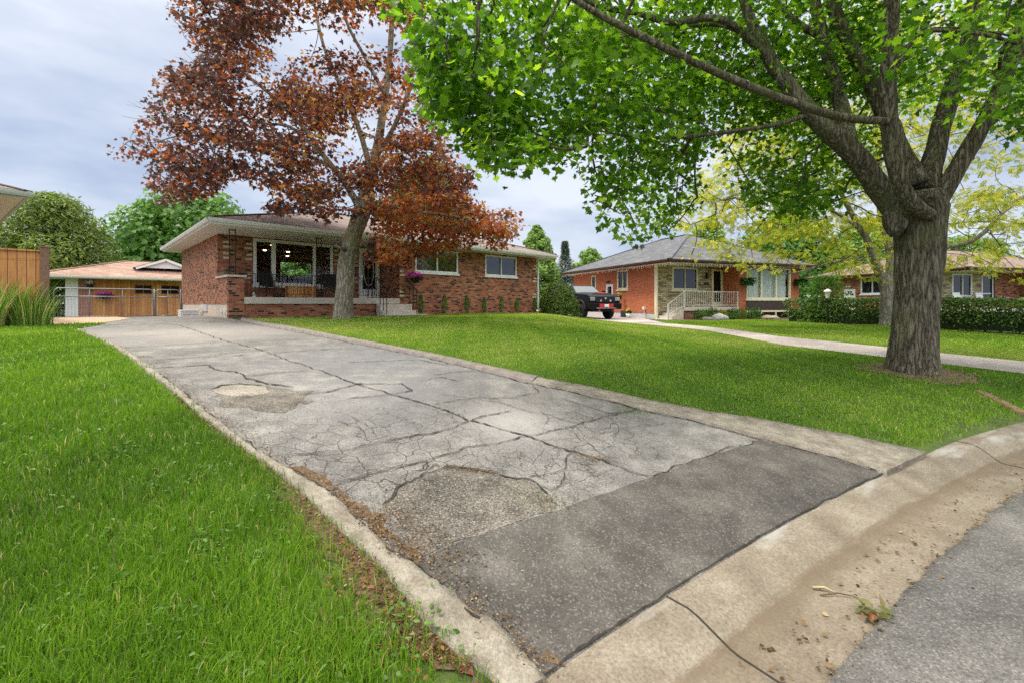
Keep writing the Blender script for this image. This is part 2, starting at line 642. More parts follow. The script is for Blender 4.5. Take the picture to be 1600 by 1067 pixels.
LEAF_PINNATE = _pinnate()


def unit(a):
    return a / np.maximum(np.linalg.norm(a, axis=1, keepdims=True), 1e-9)


def leaves(name, C, N, D, size, mat, parent, tmpl=LEAF_DIAMOND, rnd=None, fold=.18, droop=.25):
    """many leaves as one mesh: base points C, face normals N, pointing along D"""
    C, N, D = (np.asarray(a, float) for a in (C, N, D))
    size = np.broadcast_to(np.asarray(size, float), (len(C),))
    N = unit(N)
    D = unit(D - N * (D * N).sum(1, keepdims=True))
    S = np.cross(D, N)
    tv, tt = tmpl
    x, y = tv[:, 0], tv[:, 1]
    z = fold * np.abs(x) - droop * y * y
    V = C[:, None, :] + size[:, None, None] * (x[None, :, None] * S[:, None, :] + y[None, :, None] * D[:, None, :] + z[None, :, None] * N[:, None, :])
    T = tt[None] + (np.arange(len(C)) * len(tv))[:, None, None]
    if rnd is None:
        rnd = RNG.random(len(C))
    return mesh_np(name, V.reshape(-1, 3), T.reshape(-1, 3), mat, parent, np.repeat(rnd, len(tt)))


def rand_unit(n):
    return unit(RNG.normal(size=(n, 3)))


def to_px(p):
    p = np.asarray(p, float)
    y = np.maximum(p[:, 1], .05)
    return CX_PX + F_PX * p[:, 0] / y, HY_PX - F_PX * (p[:, 2] - EYE) / y


def catmull(pts, rads, step=.18):
    """smooth a coarse polyline with radii"""
    p = [Vector(q) for q in pts]
    out, ro = [], []
    for i in range(len(p) - 1):
        p0, p1, p2, p3 = p[max(i - 1, 0)], p[i], p[i + 1], p[min(i + 2, len(p) - 1)]
        n = max(2, int((p2 - p1).length / step))
        for k in range(n):
            t = k / n
            out.append(.5 * ((2 * p1) + (p2 - p0) * t + (2 * p0 - 5 * p1 + 4 * p2 - p3) * t * t + (3 * p1 - p0 - 3 * p2 + p3) * t ** 3))
            ro.append(rads[i] * (1 - t) + rads[i + 1] * t)
    out.append(p[-1]); ro.append(rads[-1])
    return out, ro


def ramify(mb, limbs, targets, rmin=.006, k=.0045, sag=.12, n_side=5, jitter=.06):
    """grow branches from sampled limb points to every target, nearest first; returns the end point and direction of each"""
    nodes = [np.array(q) for pts in limbs for q in pts]
    NP = np.array(nodes)
    par = [-1] * len(NP)
    nl = len(NP)
    T = np.asarray(targets, float)
    d0 = np.min(np.linalg.norm(T[:, None, :] - NP[None, ::3, :], axis=2), axis=1)
    order = np.argsort(d0)
    cap = len(NP) + len(T) * 6 + 10
    buf = np.zeros((cap, 3)); buf[:nl] = NP
    cnt = nl
    ends = np.zeros(len(T), int)
    base = np.zeros(cap); base[:nl] = 0
    for t in order:
        q = T[t]
        dist = np.linalg.norm(buf[:cnt] - q, axis=1)
        j = int(np.argmin(dist + .35 * base[:cnt]))
        a = buf[j]
        L = dist[j]
        m = 5
        prev = j
        side = RNG.normal(size=3) * jitter * L
        for i in range(1, m + 1):
            f = i / m
            p = a + (q - a) * f + side * 4 * f * (1 - f) + np.array([0, 0, 1]) * sag * L * 4 * f * (1 - f) * .5
            buf[cnt] = p
            base[cnt] = base[j] + L * f
            par.append(prev)
            prev = cnt
            cnt += 1
        ends[t] = prev
    w = np.zeros(cnt)
    w[ends] += 1
    for i in range(cnt - 1, nl - 1, -1):
        if par[i] >= 0:
            w[par[i]] += w[i]
    rad = rmin + k * np.sqrt(w)
    child_main = {}
    for i in range(cnt - 1, nl - 1, -1):
        pj = par[i]
        if pj not in child_main or w[i] > w[child_main[pj]]:
            child_main[pj] = i
    done = set()
    for i in range(nl, cnt):
        if i in done:
            continue
        # start of a chain: its parent is a limb or it is not the main child of its parent
        if par[i] < nl or child_main.get(par[i]) != i:
            chain = [par[i], i]
            done.add(i)
            c = i
            while c in child_main:
                c = child_main[c]
                if c in done:
                    break
                chain.append(c); done.add(c)
            r = [rad[j] for j in chain]
            r[0] = r[1] * 1.05
            r[-1] *= .6
            mb.tube([buf[j] for j in chain], r, n_side, cap=False)
    e = buf[ends]
    dirs = e - buf[[par[i] for i in ends]]
    return e, unit(dirs)


def spray_leaves(ends, dirs, per, radius, flat=.45, hang=.3, up=1.0, keep=None):
    """leaf base points, normals and directions spread round the branch ends"""
    n = len(ends) * per
    k = np.repeat(np.arange(len(ends)), per)
    off = RNG.normal(size=(n, 3)) * .5
    off *= np.array([1, 1, flat])
    C = ends[k] + off * radius + dirs[k] * radius * .3
    out = unit(off + dirs[k] * .5 + 1e-6)
    D = unit(out * np.array([1, 1, .3]) + np.array([0, 0, -hang]) + RNG.normal(size=(n, 3)) * .35)
    N = unit(np.array([0, 0, up]) + RNG.normal(size=(n, 3)) * .55 + out * .25)
    if keep is not None:
        m = keep(C)
        return C[m], N[m], D[m], k[m], off[m] * radius
    return C, N, D, k, off * radius

# ------------------------------------------------------------------ the ground, the road, the drives
def axis(lo, hi, step, far):
    a = np.arange(lo, hi + step, step)
    g = [step]
    while sum(g) < far:
        g.append(g[-1] * 1.35)
    t = np.cumsum(g)
    return np.concatenate([lo - t[::-1], a, a[-1] + t])


t = NT("lawn_soil")
n = t.noise(t.tc.outputs["Object"], 5.0, 6, .7)
n2 = t.noise(t.tc.outputs["Object"], .35, 3, .6)
c = t.ramp(n, [(.3, (.035, .045, .012)), (.52, (.065, .10, .018)), (.72, (.11, .15, .03))])
c = t.mix(.4, c, t.ramp(n2, [(.35, .35), (.7, .62)]), 'OVERLAY')
t.color(c).rough(.95).bump(n, .8, .03)
M['soil_grass'] = t.m


def build_ground():
    xs = axis(-20, 34, .3, 500); ys = axis(-2, 42, .3, 500)
    X, Y = np.meshgrid(xs, ys)
    s = sdist(X, Y)
    Z = zg(X, Y)
    Z = np.where(s < .36, Z - .16, Z)
    Z = np.where(s < -.5, -.16, Z)
    Z = np.where(s < -9.8, .06, Z)
    mb = MB()
    mb.grid([[(X[i, j], Y[i, j], Z[i, j]) for j in range(len(xs))] for i in range(len(ys))])
    structure("ground", mb, M['soil_grass'], True)


build_ground()


def arc(th, s, z):
    return (KC[0] + (KR + s) * math.cos(th), KC[1] + (KR + s) * math.sin(th), z)


def th_of(x, y):
    return math.atan2(y - KC[1], x - KC[0])


TH0, TH1 = th_of(-9, -7.0), th_of(40, -4.0)      # from behind the camera round to the far right
THS = np.linspace(TH0, TH1, 420)

def build_verge():
    """the last half metre of ground up to the back of the kerb"""
    m = MB()
    m.grid([[arc(th, q, float(zg(*arc(th, q, 0)[:2])) - .004) for q in (.0, .12, .25, .4, .55, .8)][::1] for th in THS])
    for i, f in enumerate(m.f):
        m.f[i] = f[::-1]
    structure("ground_verge", m, M['soil_grass'], True)


build_verge()

# kerb and gutter in one casting
t = NT("kerb_concrete")
uv = t.tc.outputs["UV"]
sp = t.node("ShaderNodeSeparateXYZ", {0: uv})
n = t.noise(uv, 3.2, 6, .65)
nf = t.noise(uv, 60, 3, .7)
nst = t.noise(t.mapping(uv, (2.2, 14, 1)), 1.0, 5, .65)
c = t.ramp(n, [(.28, (.125, .100, .074)), (.5, (.195, .164, .125)), (.72, (.275, .242, .195))])
c = t.mix(.7, c, t.ramp(nf, [(.25, .2), (.75, .8)]), 'OVERLAY')
pit = t.node("ShaderNodeTexVoronoi", {"Vector": uv, "Scale": 150.0}, feature='F1')
pc = t.node("ShaderNodeSeparateColor", {0: pit.outputs["Color"]}).outputs[0]
c = t.mix(t.ramp(pc, [(.05, .45), (.08, 0)], 'CONSTANT'), c, (.10, .085, .065))
# brown staining along the flow line, paler worn patches on the upper face
vv = t.math('ADD', sp.outputs["Y"], t.math('MULTIPLY', t.math('SUBTRACT', nst, .5), .16))
st = t.ramp(vv, [(0, 0), (.25, 0), (.285, .75), (.34, .55), (.44, .18), (.7, .1)])
c = t.mix(st, c, (.115, .082, .05))
wp = t.math('MULTIPLY', t.ramp(t.noise(t.mapping(uv, (.8, 3, 1), (4, 2, 0)), 1.0, 4, .6), [(.52, 0), (.62, .8)]), t.ramp(sp.outputs["Y"], [(.0, 1), (.2, 1), (.27, 0)]))
c = t.mix(wp, c, (.36, .35, .33))
t.color(c).rough(.9).bump(t.math('ADD', t.math('MULTIPLY', n, .5), t.math('MULTIPLY', nf, .5)), .35, .006)
M['kerb'] = t.m


def kerb_rows():
    rows = []
    for th in THS:
        x, y = arc(th, 0, 0)[:2]
        h = float(kerb_top(x))
        low = 1 - float(sm(3.0, 4.4, x))
        prof = [(0.0, h), (-.10, h - .006), (-.15, h - .02 - .0 * low), (-.30, .004), (-.34, .0), (-.50, .007), (-.68, .015), (-.70, -.05)]
        rows.append([arc(th, s, z) for s, z in prof])
    return rows


def build_kerb():
    rows = kerb_rows()
    mb = MB(); mb.grid([r[::-1] for r in rows])
    o = structure("kerb", mb, M['kerb'], True)
    uv = o.data.uv_layers[0].data
    for l in o.data.loops:
        v = o.data.vertices[l.vertex_index].co
        uv[l.index].uv = (math.atan2(v.y - KC[1], v.x - KC[0]) * -KR, -(math.hypot(v.x - KC[0], v.y - KC[1]) - KR))
    # joints cut across the casting
    for px, py in ((1040, 932), (1500, 690)):
        gx, gy = G(px, py)
        j = MB()
        th = th_of(gx, gy)
        h = float(kerb_top(gx))
        prof = [(0.0, h), (-.10, h - .006), (-.15, h - .02), (-.30, .004), (-.34, .0), (-.50, .007), (-.66, .0145)]
        w = .0055 / KR
        j.grid([[arc(th - w + .0006 * math.sin(9 * s), s, z + .0025) for s, z in prof], [arc(th + w + .0006 * math.sin(9 * s), s, z + .0025) for s, z in prof]])
        j.build("joint", M['crack'], o)


# asphalts
def mk_asphalt(name, cols, agg, alligator=None, stain=None):
    t = NT(name)
    o = t.tc.outputs["Object"]
    big = t.noise(o, .55, 4, .6)
    mid = t.noise(o, 4.5, 5, .65)
    fine = t.noise(o, 95, 2, .75)
    vo = t.node("ShaderNodeTexVoronoi", {"Vector": o, "Scale": 130.0}, feature='F1')
    spk = t.node("ShaderNodeSeparateColor", {0: vo.outputs["Color"]}).outputs[0]
    c = t.ramp(mid, [(.28, cols[0]), (.5, cols[1]), (.74, cols[2])])
    c = t.mix(.75, c, t.ramp(big, [(.32, (.30, .30, .31)), (.68, (.70, .685, .66))]), 'OVERLAY')
    c = t.mix(agg, c, t.ramp(fine, [(.25, .12), (.5, .5), (.78, .85)]), 'OVERLAY')
    c = t.mix(t.ramp(spk, [(.86, 0), (.9, agg * .42)], 'CONSTANT'), c, (.42, .385, .34))
    c = t.mix(t.ramp(spk, [(.12, agg * .7), (.16, 0)], 'CONSTANT'), c, (.035, .033, .03))
    h = t.math('MULTIPLY', fine, .6)
    if alligator:
        w = t.node("ShaderNodeVectorMath", {0: o, 1: t.node("ShaderNodeVectorMath", {0: t.node("ShaderNodeTexNoise", {"Vector": o, "Scale": 3.0, "Detail": 4.0}).outputs["Color"], 1: (.3, .3, .3)}, operation='MULTIPLY').outputs[0]}, operation='ADD').outputs[0]
        for sc, wd, (cx, cy, rad) in alligator:
            e = t.node("ShaderNodeTexVoronoi", {"Vector": w, "Scale": sc}, feature='DISTANCE_TO_EDGE').outputs["Distance"]
            line = t.ramp(e, [(0, 1), (wd * .5, .9), (wd, 0)])
            dv = t.node("ShaderNodeVectorMath", {0: o, 1: (cx, cy, 0)}, operation='SUBTRACT').outputs[0]
            dv = t.node("ShaderNodeVectorMath", {0: dv, 1: (1, 1, 0)}, operation='MULTIPLY').outputs[0]
            ln = t.node("ShaderNodeVectorMath", {0: dv}, operation='LENGTH').outputs["Value"]
            ln = t.math('ADD', ln, t.math('MULTIPLY', t.math('SUBTRACT', big, .5), rad * 2.2))
            ln = t.math('ADD', ln, t.math('MULTIPLY', t.math('SUBTRACT', mid, .5), rad * 1.2))
            msk = t.ramp(t.math('DIVIDE', ln, rad), [(.6, 1), (1.0, 0)])
            f = t.math('MULTIPLY', t.math('MULTIPLY', line, msk), .85)
            c = t.mix(f, c, (.05, .045, .04))
            h = t.math('SUBTRACT', h, t.math('MULTIPLY', f, 1.2))
    if stain:
        for (cx, cy, rad, colr, amt) in stain:
            dv = t.node("ShaderNodeVectorMath", {0: o, 1: (cx, cy, 0)}, operation='SUBTRACT').outputs[0]
            dv = t.node("ShaderNodeVectorMath", {0: dv, 1: (1, 1, 0)}, operation='MULTIPLY').outputs[0]
            ln = t.node("ShaderNodeVectorMath", {0: dv}, operation='LENGTH').outputs["Value"]
            ln = t.math('ADD', ln, t.math('MULTIPLY', t.math('SUBTRACT', mid, .5), rad * 2.0))
            c = t.mix(t.ramp(t.math('DIVIDE', ln, rad), [(.25, amt), (1.0, 0)]), c, colr)
    t.color(c).rough(.93).bump(h, .55, .008)
    t.b.inputs["Specular IOR Level"].default_value = .25
    return t.m


g1 = G(560, 690); g2 = G(915, 672); g3 = G(660, 745); g4 = G(870, 735)
w1 = G(805, 665); w2 = G(600, 560); w3 = G(560, 620)
M['asphalt_old'] = mk_asphalt("old_grey_asphalt", ((.104, .101, .098), (.178, .174, .168), (.262, .256, .246)), .665,
                              alligator=[(5.0, .020, (*g1, 1.25)), (6.0, .022, (*g2, .65)), (5.0, .02, (*g3, .5)), (6, .02, (*g4, .4))],
                              stain=[(*w1, .6, (.42, .40, .39), .5), (*w2, 2.2, (.17, .175, .19), .5), (*w3, 1.2, (.2, .2, .21), .4), (*G(300, 520), 2.5, (.40, .37, .34), .4)])
M['asphalt_new'] = mk_asphalt("dark_asphalt", ((.052, .049, .045), (.085, .08, .074), (.13, .122, .113)), .5)
M['asphalt_rough'] = mk_asphalt("coarse_worn_asphalt", ((.06, .054, .047), (.125, .114, .10), (.21, .195, .175)), .95)
M['asphalt_road'] = mk_asphalt("road_asphalt", ((.088, .087, .086), (.122, .12, .118), (.162, .158, .154)), .6)
M['asphalt_far'] = mk_asphalt("pale_drive_asphalt", ((.30, .265, .255), (.37, .33, .32), (.43, .39, .38)), .3)
M['crack'] = mk_plain("crack_dark", (.030, .026, .021), .95, var=.4, scale=30)
t = NT("rough_kerb_concrete")
o_ = t.tc.outputs["Object"]
n = t.noise(o_, 7, 6, .7); nf = t.noise(o_, 70, 3, .7)
c = t.ramp(n, [(.3, (.13, .11, .085)), (.5, (.235, .207, .165)), (.72, (.35, .325, .275))])
c = t.mix(.6, c, t.ramp(nf, [(.2, .15), (.8, .85)]), 'OVERLAY')
t.color(c).rough(.95).bump(t.math('ADD', n, t.math('MULTIPLY', nf, .6)), .8, .02)
M['strip'] = t.m
t = NT("brown_litter_soil")
n = t.noise(t.tc.outputs["Object"], 26, 5, .7)
t.color(t.ramp(n, [(.25, (.045, .028, .016)), (.5, (.12, .078, .044)), (.78, (.22, .155, .09))])).rough(1.0).bump(n, 1.0, .02)
M['litter_soil'] = t.m
t = NT("bark_mulch")
n = t.noise(t.tc.outputs["Object"], 18, 5, .75)
t.color(t.ramp(n, [(.25, (.075, .045, .028)), (.5, (.2, .125, .08)), (.78, (.33, .23, .15))])).rough(1.0).bump(n, 1.0, .03)
M['mulch'] = t.m

build_kerb()

# the road: its asphalt overlaps the gutter with a ragged edge
def build_road():
    rows = []
    for i, th in enumerate(np.linspace(TH0, TH1, 1600)):
        e = -.625 + .022 * mnoise.noise(Vector((th * 120, 0, 0))) + .016 * mnoise.noise(Vector((th * 520, 3, 0))) + .03 * mnoise.noise(Vector((th * 25, 7, 0)))
        rows.append([arc(th, e + .004, .006), arc(th, e, .024), arc(th, e - .08, .032), arc(th, e - .8, .045), arc(th, -3, .08), arc(th, -5.2, .1), arc(th, -9.6, .03)])
    mb = MB(); mb.grid([r[::-1] for r in rows])
    structure("road", mb, M['asphalt_road'], True)
    mb = MB()
    prof = [(-9.5, .0), (-9.75, .0), (-9.95, .12), (-10.1, .12), (-10.15, -.1)]
    mb.grid([[arc(th, s, z) for s, z in prof][::-1] for th in np.linspace(TH0, TH1, 120)])
    structure("far_kerb", mb, M['kerb'], True)


build_road()

# driveway between its left and right edges
L_IN = [(837, 1051), (775, 982), (730, 954), (682, 913), (606, 862), (565, 820), (513, 772), (445, 734), (400, 707), (325, 649), (242, 581), (190, 544), (150, 526), (126, 516)]
L_OUT = [(770, 1063), (720, 1030), (675, 992), (593, 886), (531, 831), (479, 779), (420, 730), (380, 702), (310, 649), (230, 581), (179, 544), (142, 526), (119, 516)]
R_IN = [(1371, 738), (1319, 721), (1187, 687), (1080, 659), (1001, 642), (949, 627), (832, 601), (742, 578), (600, 546), (531, 533), (411, 510), (376, 502)]
R_OUT = [(1431, 708), (1322, 684), (1187, 659), (1117, 649), (1012, 629), (930, 610), (840, 593), (742, 572), (600, 542), (531, 529), (411, 506), (378, 499)]
l_in = [G(*p) for p in L_IN]; l_out = [G(*p) for p in L_OUT]
r_in = [G(*p) for p in R_IN]; r_out = [G(*p) for p in R_OUT]
H1P, H1A = (-9.30, 15.10), math.atan2(.687, .726)


def h1(u, v):
    c, s = math.cos(H1A), math.sin(H1A)
    return (H1P[0] + c * u - s * v, H1P[1] + s * u + c * v)


def clean_front(pts, back=.0):  # back: metres behind the kerb's back edge
    """start an edge on the kerb line"""
    p = [q for q in pts if sdist(*q) > .03]
    a, b = p[0], p[1]
    th = th_of(*a)
    p.insert(0, (KC[0] + (KR + back) * math.cos(th), KC[1] + (KR + back) * math.sin(th)))
    return p


left_edge = clean_front(l_in) + [G(100, 507), (-18.9, 18.6), (-25.3, 26.2)]
right_edge = clean_front(r_in) + [h1(-.02, -.05), h1(-.02, 9.3), h1(-2.0, 15.5), h1(-2, 18)]


def lift(x, y, off):
    """height of a sheet lying off above the ground, running out flush at the kerb"""
    k = .12 + .88 * sm(.0, .25, sdist(x, y))
    return float(zg(x, y)) + off * float(k)


def build_driveway():
    NL, NC = 150, 26
    a = np.array(left_edge); b = np.array(right_edge)
    # match rows of the two edges at equal distance from the kerb
    sa = sdist(a[:, 0], a[:, 1]); sb = sdist(b[:, 0], b[:, 1])
    sa = np.maximum.accumulate(sa); sb = np.maximum.accumulate(sb)
    ss = np.concatenate([np.linspace(0, 6, 90), np.linspace(6, 26, NL - 89)[1:]])
    rows = []
    for s in ss:
        p = [np.interp(s, sa, a[:, k]) for k in (0, 1)]
        q = [np.interp(s, sb, b[:, k]) for k in (0, 1)]
        r = []
        for j in range(NC + 1):
            f = j / NC
            x, y = p[0] * (1 - f) + q[0] * f, p[1] * (1 - f) + q[1] * f
            if s < .7:      # follow the round kerb
                th = th_of(x, y); sv = sdist(x, y)
                k = s if s > 0 else 0.0
                rr = KR + k * (1 - s / .7) + float(sv) * (s / .7)
                x, y = KC[0] + rr * math.cos(th), KC[1] + rr * math.sin(th)
            r.append((x, y, lift(x, y, .012)))
        rows.append(r)
    mb = MB(); mb.grid(rows)
    return structure("driveway", mb, M['asphalt_old'], True)


driveway = build_driveway()


def sheet(name, poly, off, mat, parent=None, jag=0.0, cuts=6, fine=.45):
    """a thin sheet lying on the ground, outline jagged by jag metres"""
    p = []
    n = len(poly)
    for i in range(n):
        a, b = Vector((*poly[i], 0)), Vector((*poly[(i + 1) % n], 0))
        m = max(1, int((b - a).length / (.07 if jag else .5)))
        for k in range(m):
            q = a.lerp(b, k / m)
            if jag:
                q += Vector((mnoise.noise(q * 7), mnoise.noise(q * 7 + Vector((9, 3, 1))), 0)) * jag + Vector((mnoise.noise(q * 25), mnoise.noise(q * 25 + Vector((5, 3, 1))), 0)) * jag * .5
            p.append(q)
    bm = bmesh.new()
    vs = [bm.verts.new((q.x, q.y, 0)) for q in p]
    es = [bm.edges.new((vs[i], vs[(i + 1) % len(vs)])) for i in range(len(vs))]
    bmesh.ops.triangle_fill(bm, edges=es, use_beauty=True)
    for _ in range(cuts):
        lng = [e for e in bm.edges if e.calc_length() > fine]
        if not lng:
            break
        bmesh.ops.subdivide_edges(bm, edges=lng, cuts=1)
        bmesh.ops.triangulate(bm, faces=bm.faces[:])
    co = np.array([v.co[:] for v in bm.verts])
    z = zg(co[:, 0], co[:, 1]) + off * (.12 + .88 * sm(.0, .25, sdist(co[:, 0], co[:, 1])))
    for v, zz in zip(bm.verts, z):
        v.co.z = zz
    bmesh.ops.recalc_face_normals(bm, faces=bm.faces[:])
    for f in bm.faces:
        f.normal_update()
        if f.normal.z < 0:
            f.normal_flip()
    mb = MB()
    bm.verts.index_update()
    mb.v = [v.co[:] for v in bm.verts]
    mb.f = [tuple(v.index for v in f.verts) for f in bm.faces]
    bm.free()
    return mb.build(name, mat, parent)


def kerb_run(xa, xb, n=40, s=.004):
    ta, tb = th_of(*xa), th_of(*xb)
    return [arc(ta + (tb - ta) * i / n, s, 0)[:2] for i in range(n + 1)]


edge_a = left_edge[0]; edge_b = right_edge[0]
new_poly = [G(*p) for p in ((645, 886), (731, 846), (870, 801), (1016, 750), (1100, 718), (1192, 690), (1260, 706), (1330, 726))]
new_poly += kerb_run(edge_b, edge_a) + [G(*p) for p in ((800, 1020), (740, 958), (690, 917))]
sheet("asphalt_patch", new_poly, .018, M["asphalt_new"], driveway, jag=.012, cuts=9, fine=.13)
rough_poly = [G(*p) for p in ((598, 800), (622, 764), (664, 745), (712, 732), (772, 745), (829, 754), (859, 779), (866, 798), (800, 822), (731, 844), (645, 883), (650, 850), (625, 820))]
sheet("worn_hollow", rough_poly, .0155, M['asphalt_rough'], driveway, jag=.03)
hol = [G(375 + 44 * math.cos(a), 611 + 9.5 * math.sin(a)) for a in np.linspace(0, 2 * math.pi, 28)[:-1]]
sheet("pale_patch", hol, .0155, mk_asphalt("pale_patch_asphalt", ((.165, .15, .128), (.24, .222, .19), (.31, .288, .25)), .65), driveway, jag=.06)
sheet("worn_hollow", [G(*p) for p in ((340, 618), (420, 604), (470, 612), (500, 632), (440, 640), (380, 640), (345, 632))], .0145, M['asphalt_rough'], driveway, jag=.16)

CRACKS = [
    ([(280, 510), (344, 532), (392, 544), (449, 564), (512, 585), (557, 602), (622, 621), (686, 640), (735, 659), (817, 683), (862, 698), (911, 715), (1016, 749)], .020),
    ([(600, 692), (656, 683), (709, 672), (731, 659), (799, 644)], .014),
    ([(836, 604), (840, 616), (799, 623), (769, 625), (750, 623), (675, 634)], .012),
    ([(600, 739), (667, 724), (727, 704), (810, 689), (844, 679), (885, 670), (949, 653), (997, 642)], .014),
    ([(600, 739), (560, 752), (525, 762)], .010),
    ([(690, 618), (769, 629), (840, 647), (905, 664)], .009),
    ([(874, 625), (919, 638), (952, 649), (997, 642)], .012),
    ([(829, 752), (877, 736), (898, 711)], .014),
    ([(832, 760), (862, 769), (881, 754), (876, 739)], .010),
    ([(598, 795), (622, 764), (664, 745), (712, 732), (772, 745), (829, 754), (859, 777)], .022),
    ([(622, 750), (640, 742), (664, 738), (668, 724)], .012),
    ([(690, 734), (682, 728), (664, 738)], .010),
    ([(242, 577), (325, 572), (332, 579), (370, 583), (385, 592), (419, 602), (460, 607)], .030),
    ([(331, 611), (345, 604), (375, 602), (410, 605)], .03),
    ([(467, 620), (512, 615), (557, 602), (629, 602), (644, 613), (610, 619), (542, 626)], .022),
    ([(625, 621), (700, 645), (735, 659)], .014),
    ([(512, 759), (606, 739)], .010),
    ([(452, 716), (512, 709), (599, 694), (700, 673)], .010),
    ([(186, 546), (260, 541), (347, 536)], .022), ([(235, 564), (381, 557)], .022), ([(149, 531), (269, 525)], .022),
    ([(385, 536), (486, 531)], .022), ([(426, 553), (561, 544)], .022), ([(392, 589), (482, 580)], .016),
    ([(542, 568), (655, 564), (700, 572)], .024), ([(675, 587), (745, 580)], .02), ([(655, 597), (690, 592), (720, 598)], .016),
    ([(811, 708), (815, 735)], .006), ([(525, 660), (560, 672), (580, 690)], .008), ([(545, 655), (575, 668), (590, 685)], .007),
    ([(885, 670), (905, 690), (925, 700), (940, 715)], .008), ([(905, 664), (930, 680), (975, 676)], .007), ([(1016, 749), (1100, 717), (1192, 689)], .012),
    ([(846, 645), (855, 658), (850, 668)], .007), ([(949, 653), (968, 672), (960, 688)], .006),
    ([(300, 560), (340, 556), (420, 548)], .012), ([(200, 519), (240, 516), (300, 513)], .02), ([(330, 513), (395, 511)], .02), ([(1080, 663), (1000, 668), (930, 675)], .006),
]


R_SEAM = ([(x - 1, y + 1) for x, y in R_IN], .022)
L_SEAM = ([(x + 3, y + 2) for x, y in L_IN[1:11]], .016)


def build_cracks():
    for pts, w in CRACKS + [R_SEAM, L_SEAM]:
        g = resample([G(*p) for p in pts], max(8, int(sum(math.dist(G(*pts[i]), G(*pts[i + 1])) for i in range(len(pts) - 1)) / .035)))
        L, Rr = [], []
        for i, (x, y) in enumerate(g):
            a, b = g[max(i - 1, 0)], g[min(i + 1, len(g) - 1)]
            d = Vector((b[0] - a[0], b[1] - a[1])).normalized()
            nx, ny = -d.y, d.x
            q = Vector((x * 5, y * 5, 1))
            jo = .04 * mnoise.noise(q) + .018 * mnoise.noise(q * 4) + .008 * mnoise.noise(q * 11)
            ww = w * .85 * (.35 + 1.5 * abs(mnoise.noise(q * 2.3 + Vector((3, 1, 0)))))
            if i == 0 or i == len(g) - 1:
                ww *= .3
            L.append((x + nx * (jo + ww / 2), y + ny * (jo + ww / 2))); Rr.append((x + nx * (jo - ww / 2), y + ny * (jo - ww / 2)))
        mb = MB()
        mb.grid([[(*p, float(zg(*p)) + .0215) for p in Rr], [(*p, float(zg(*p)) + .0215) for p in L]][::1])
        mb.build("crack", M['crack'], driveway)


build_cracks()


def build_seam():
    """gritty dark seam where the asphalt meets the kerb"""
    ta, tb = th_of(*edge_a), th_of(*edge_b)
    L_, R_ = [], []
    for i in range(260):
        th = ta + (tb - ta) * i / 259
        q = Vector((th * 160, 0, 0))
        a = .004 + .012 * mnoise.noise(q); b = .006 + .016 * abs(mnoise.noise(q * 2.1)) + .012 * mnoise.noise(q * .4)
        x0, y0 = arc(th, a, 0)[:2]; x1, y1 = arc(th, a + max(b, .006), 0)[:2]
        L_.append((x0, y0, lift(x0, y0, .012) + .008)); R_.append((x1, y1, lift(x1, y1, .012) + .008))
    m = MB(); m.grid([R_, L_])
    for i, f in enumerate(m.f):
        p0, p1, p2 = (Vector(m.v[k]) for k in f[:3])
        if (p1 - p0).cross(p2 - p0).z < 0:
            m.f[i] = f[::-1]
    m.build("crack", M['crack'], driveway)


build_seam()


def ribbon(name, pl, pr, top, mat, n=120, crown=0.0, rough=0.0, kind='structure'):
    """raised strip between two edge lines, with sides down into the ground"""
    a, b = resample(pl, n), resample(pr, n)
    rows = []
    for i in range(n):
        row = []
        for f, zz in ((0, -.06), (0, top), (.25, top + crown), (.5, top + crown), (.75, top + crown * .7), (1, top), (1, -.06)):
            p = a[i] * (1 - f) + b[i] * f
            r = Vector((p[0] * 9, p[1] * 9, f * 3))
            k = rough * mnoise.noise(r) + rough * .6 * mnoise.noise(r * 3)
            d = b[i] - a[i]
            e = rough * .7 * mnoise.noise(r * 2 + Vector((4, 4, 4))) / max(np.hypot(*d), .05)
            p = p + d * e
            row.append((p[0], p[1], float(zg(*p)) + zz + k))
        rows.append(row)
    mb = MB(); mb.grid(rows)
    mb.face(rows[0]); mb.face(rows[-1][::-1])
    o = mb.build(name, mat, None, True)
    return tag(o, kind=kind)


l_out2 = clean_front(l_out, -.02); l_in2 = clean_front(l_in, -.02)
ribbon("driveway_edge_strip", l_out2, l_in2, .022, M['strip'], 420, .008, .016)
r_in2 = clean_front(r_in, -.02); r_out2 = clean_front(r_out, -.02)
ks = [i for i, p in enumerate(r_in2) if p[1] < G(845, 604)[1]]
cut = len(ks)
ribbon("driveway_edge_strip", r_in2[:cut + 1], r_out2[:cut + 1], .04, M['strip'], 220, .004, .006)
M['edge_brick'] = mk_plain("dark_brick_edging", (.20, .175, .155), .9, var=.3, scale=9)
ribbon("brick_edging", r_in2[cut:], r_out2[cut:], .055, M['edge_brick'], 200, .004, .008)

# neighbour's drive and the ground between
d2_up = [G(*p) for p in ((1600, 566), (1500, 556), (1390, 544), (1220, 527), (1160, 518), (1100, 511), (1040, 506))] + [(7.9, 28.5), (4.6, 36.5), (2.9, 41)]
d2_lo = [G(*p) for p in ((1600, 585), (1500, 573), (1388, 560), (1220, 540), (1100, 517), (1000, 507), (960, 503.5))] + [(2.7, 27.8), (-.4, 36), (-2, 40)]
for lst in (d2_up, d2_lo):
    a, b = Vector(lst[0]), Vector(lst[1])
    d = (a - b).normalized()
    k = 0
    q = a
    while sdist(q.x, q.y) > 0.0 and k < 400:
        q = q + d * .03; k += 1
    lst.insert(0, (q.x, q.y))


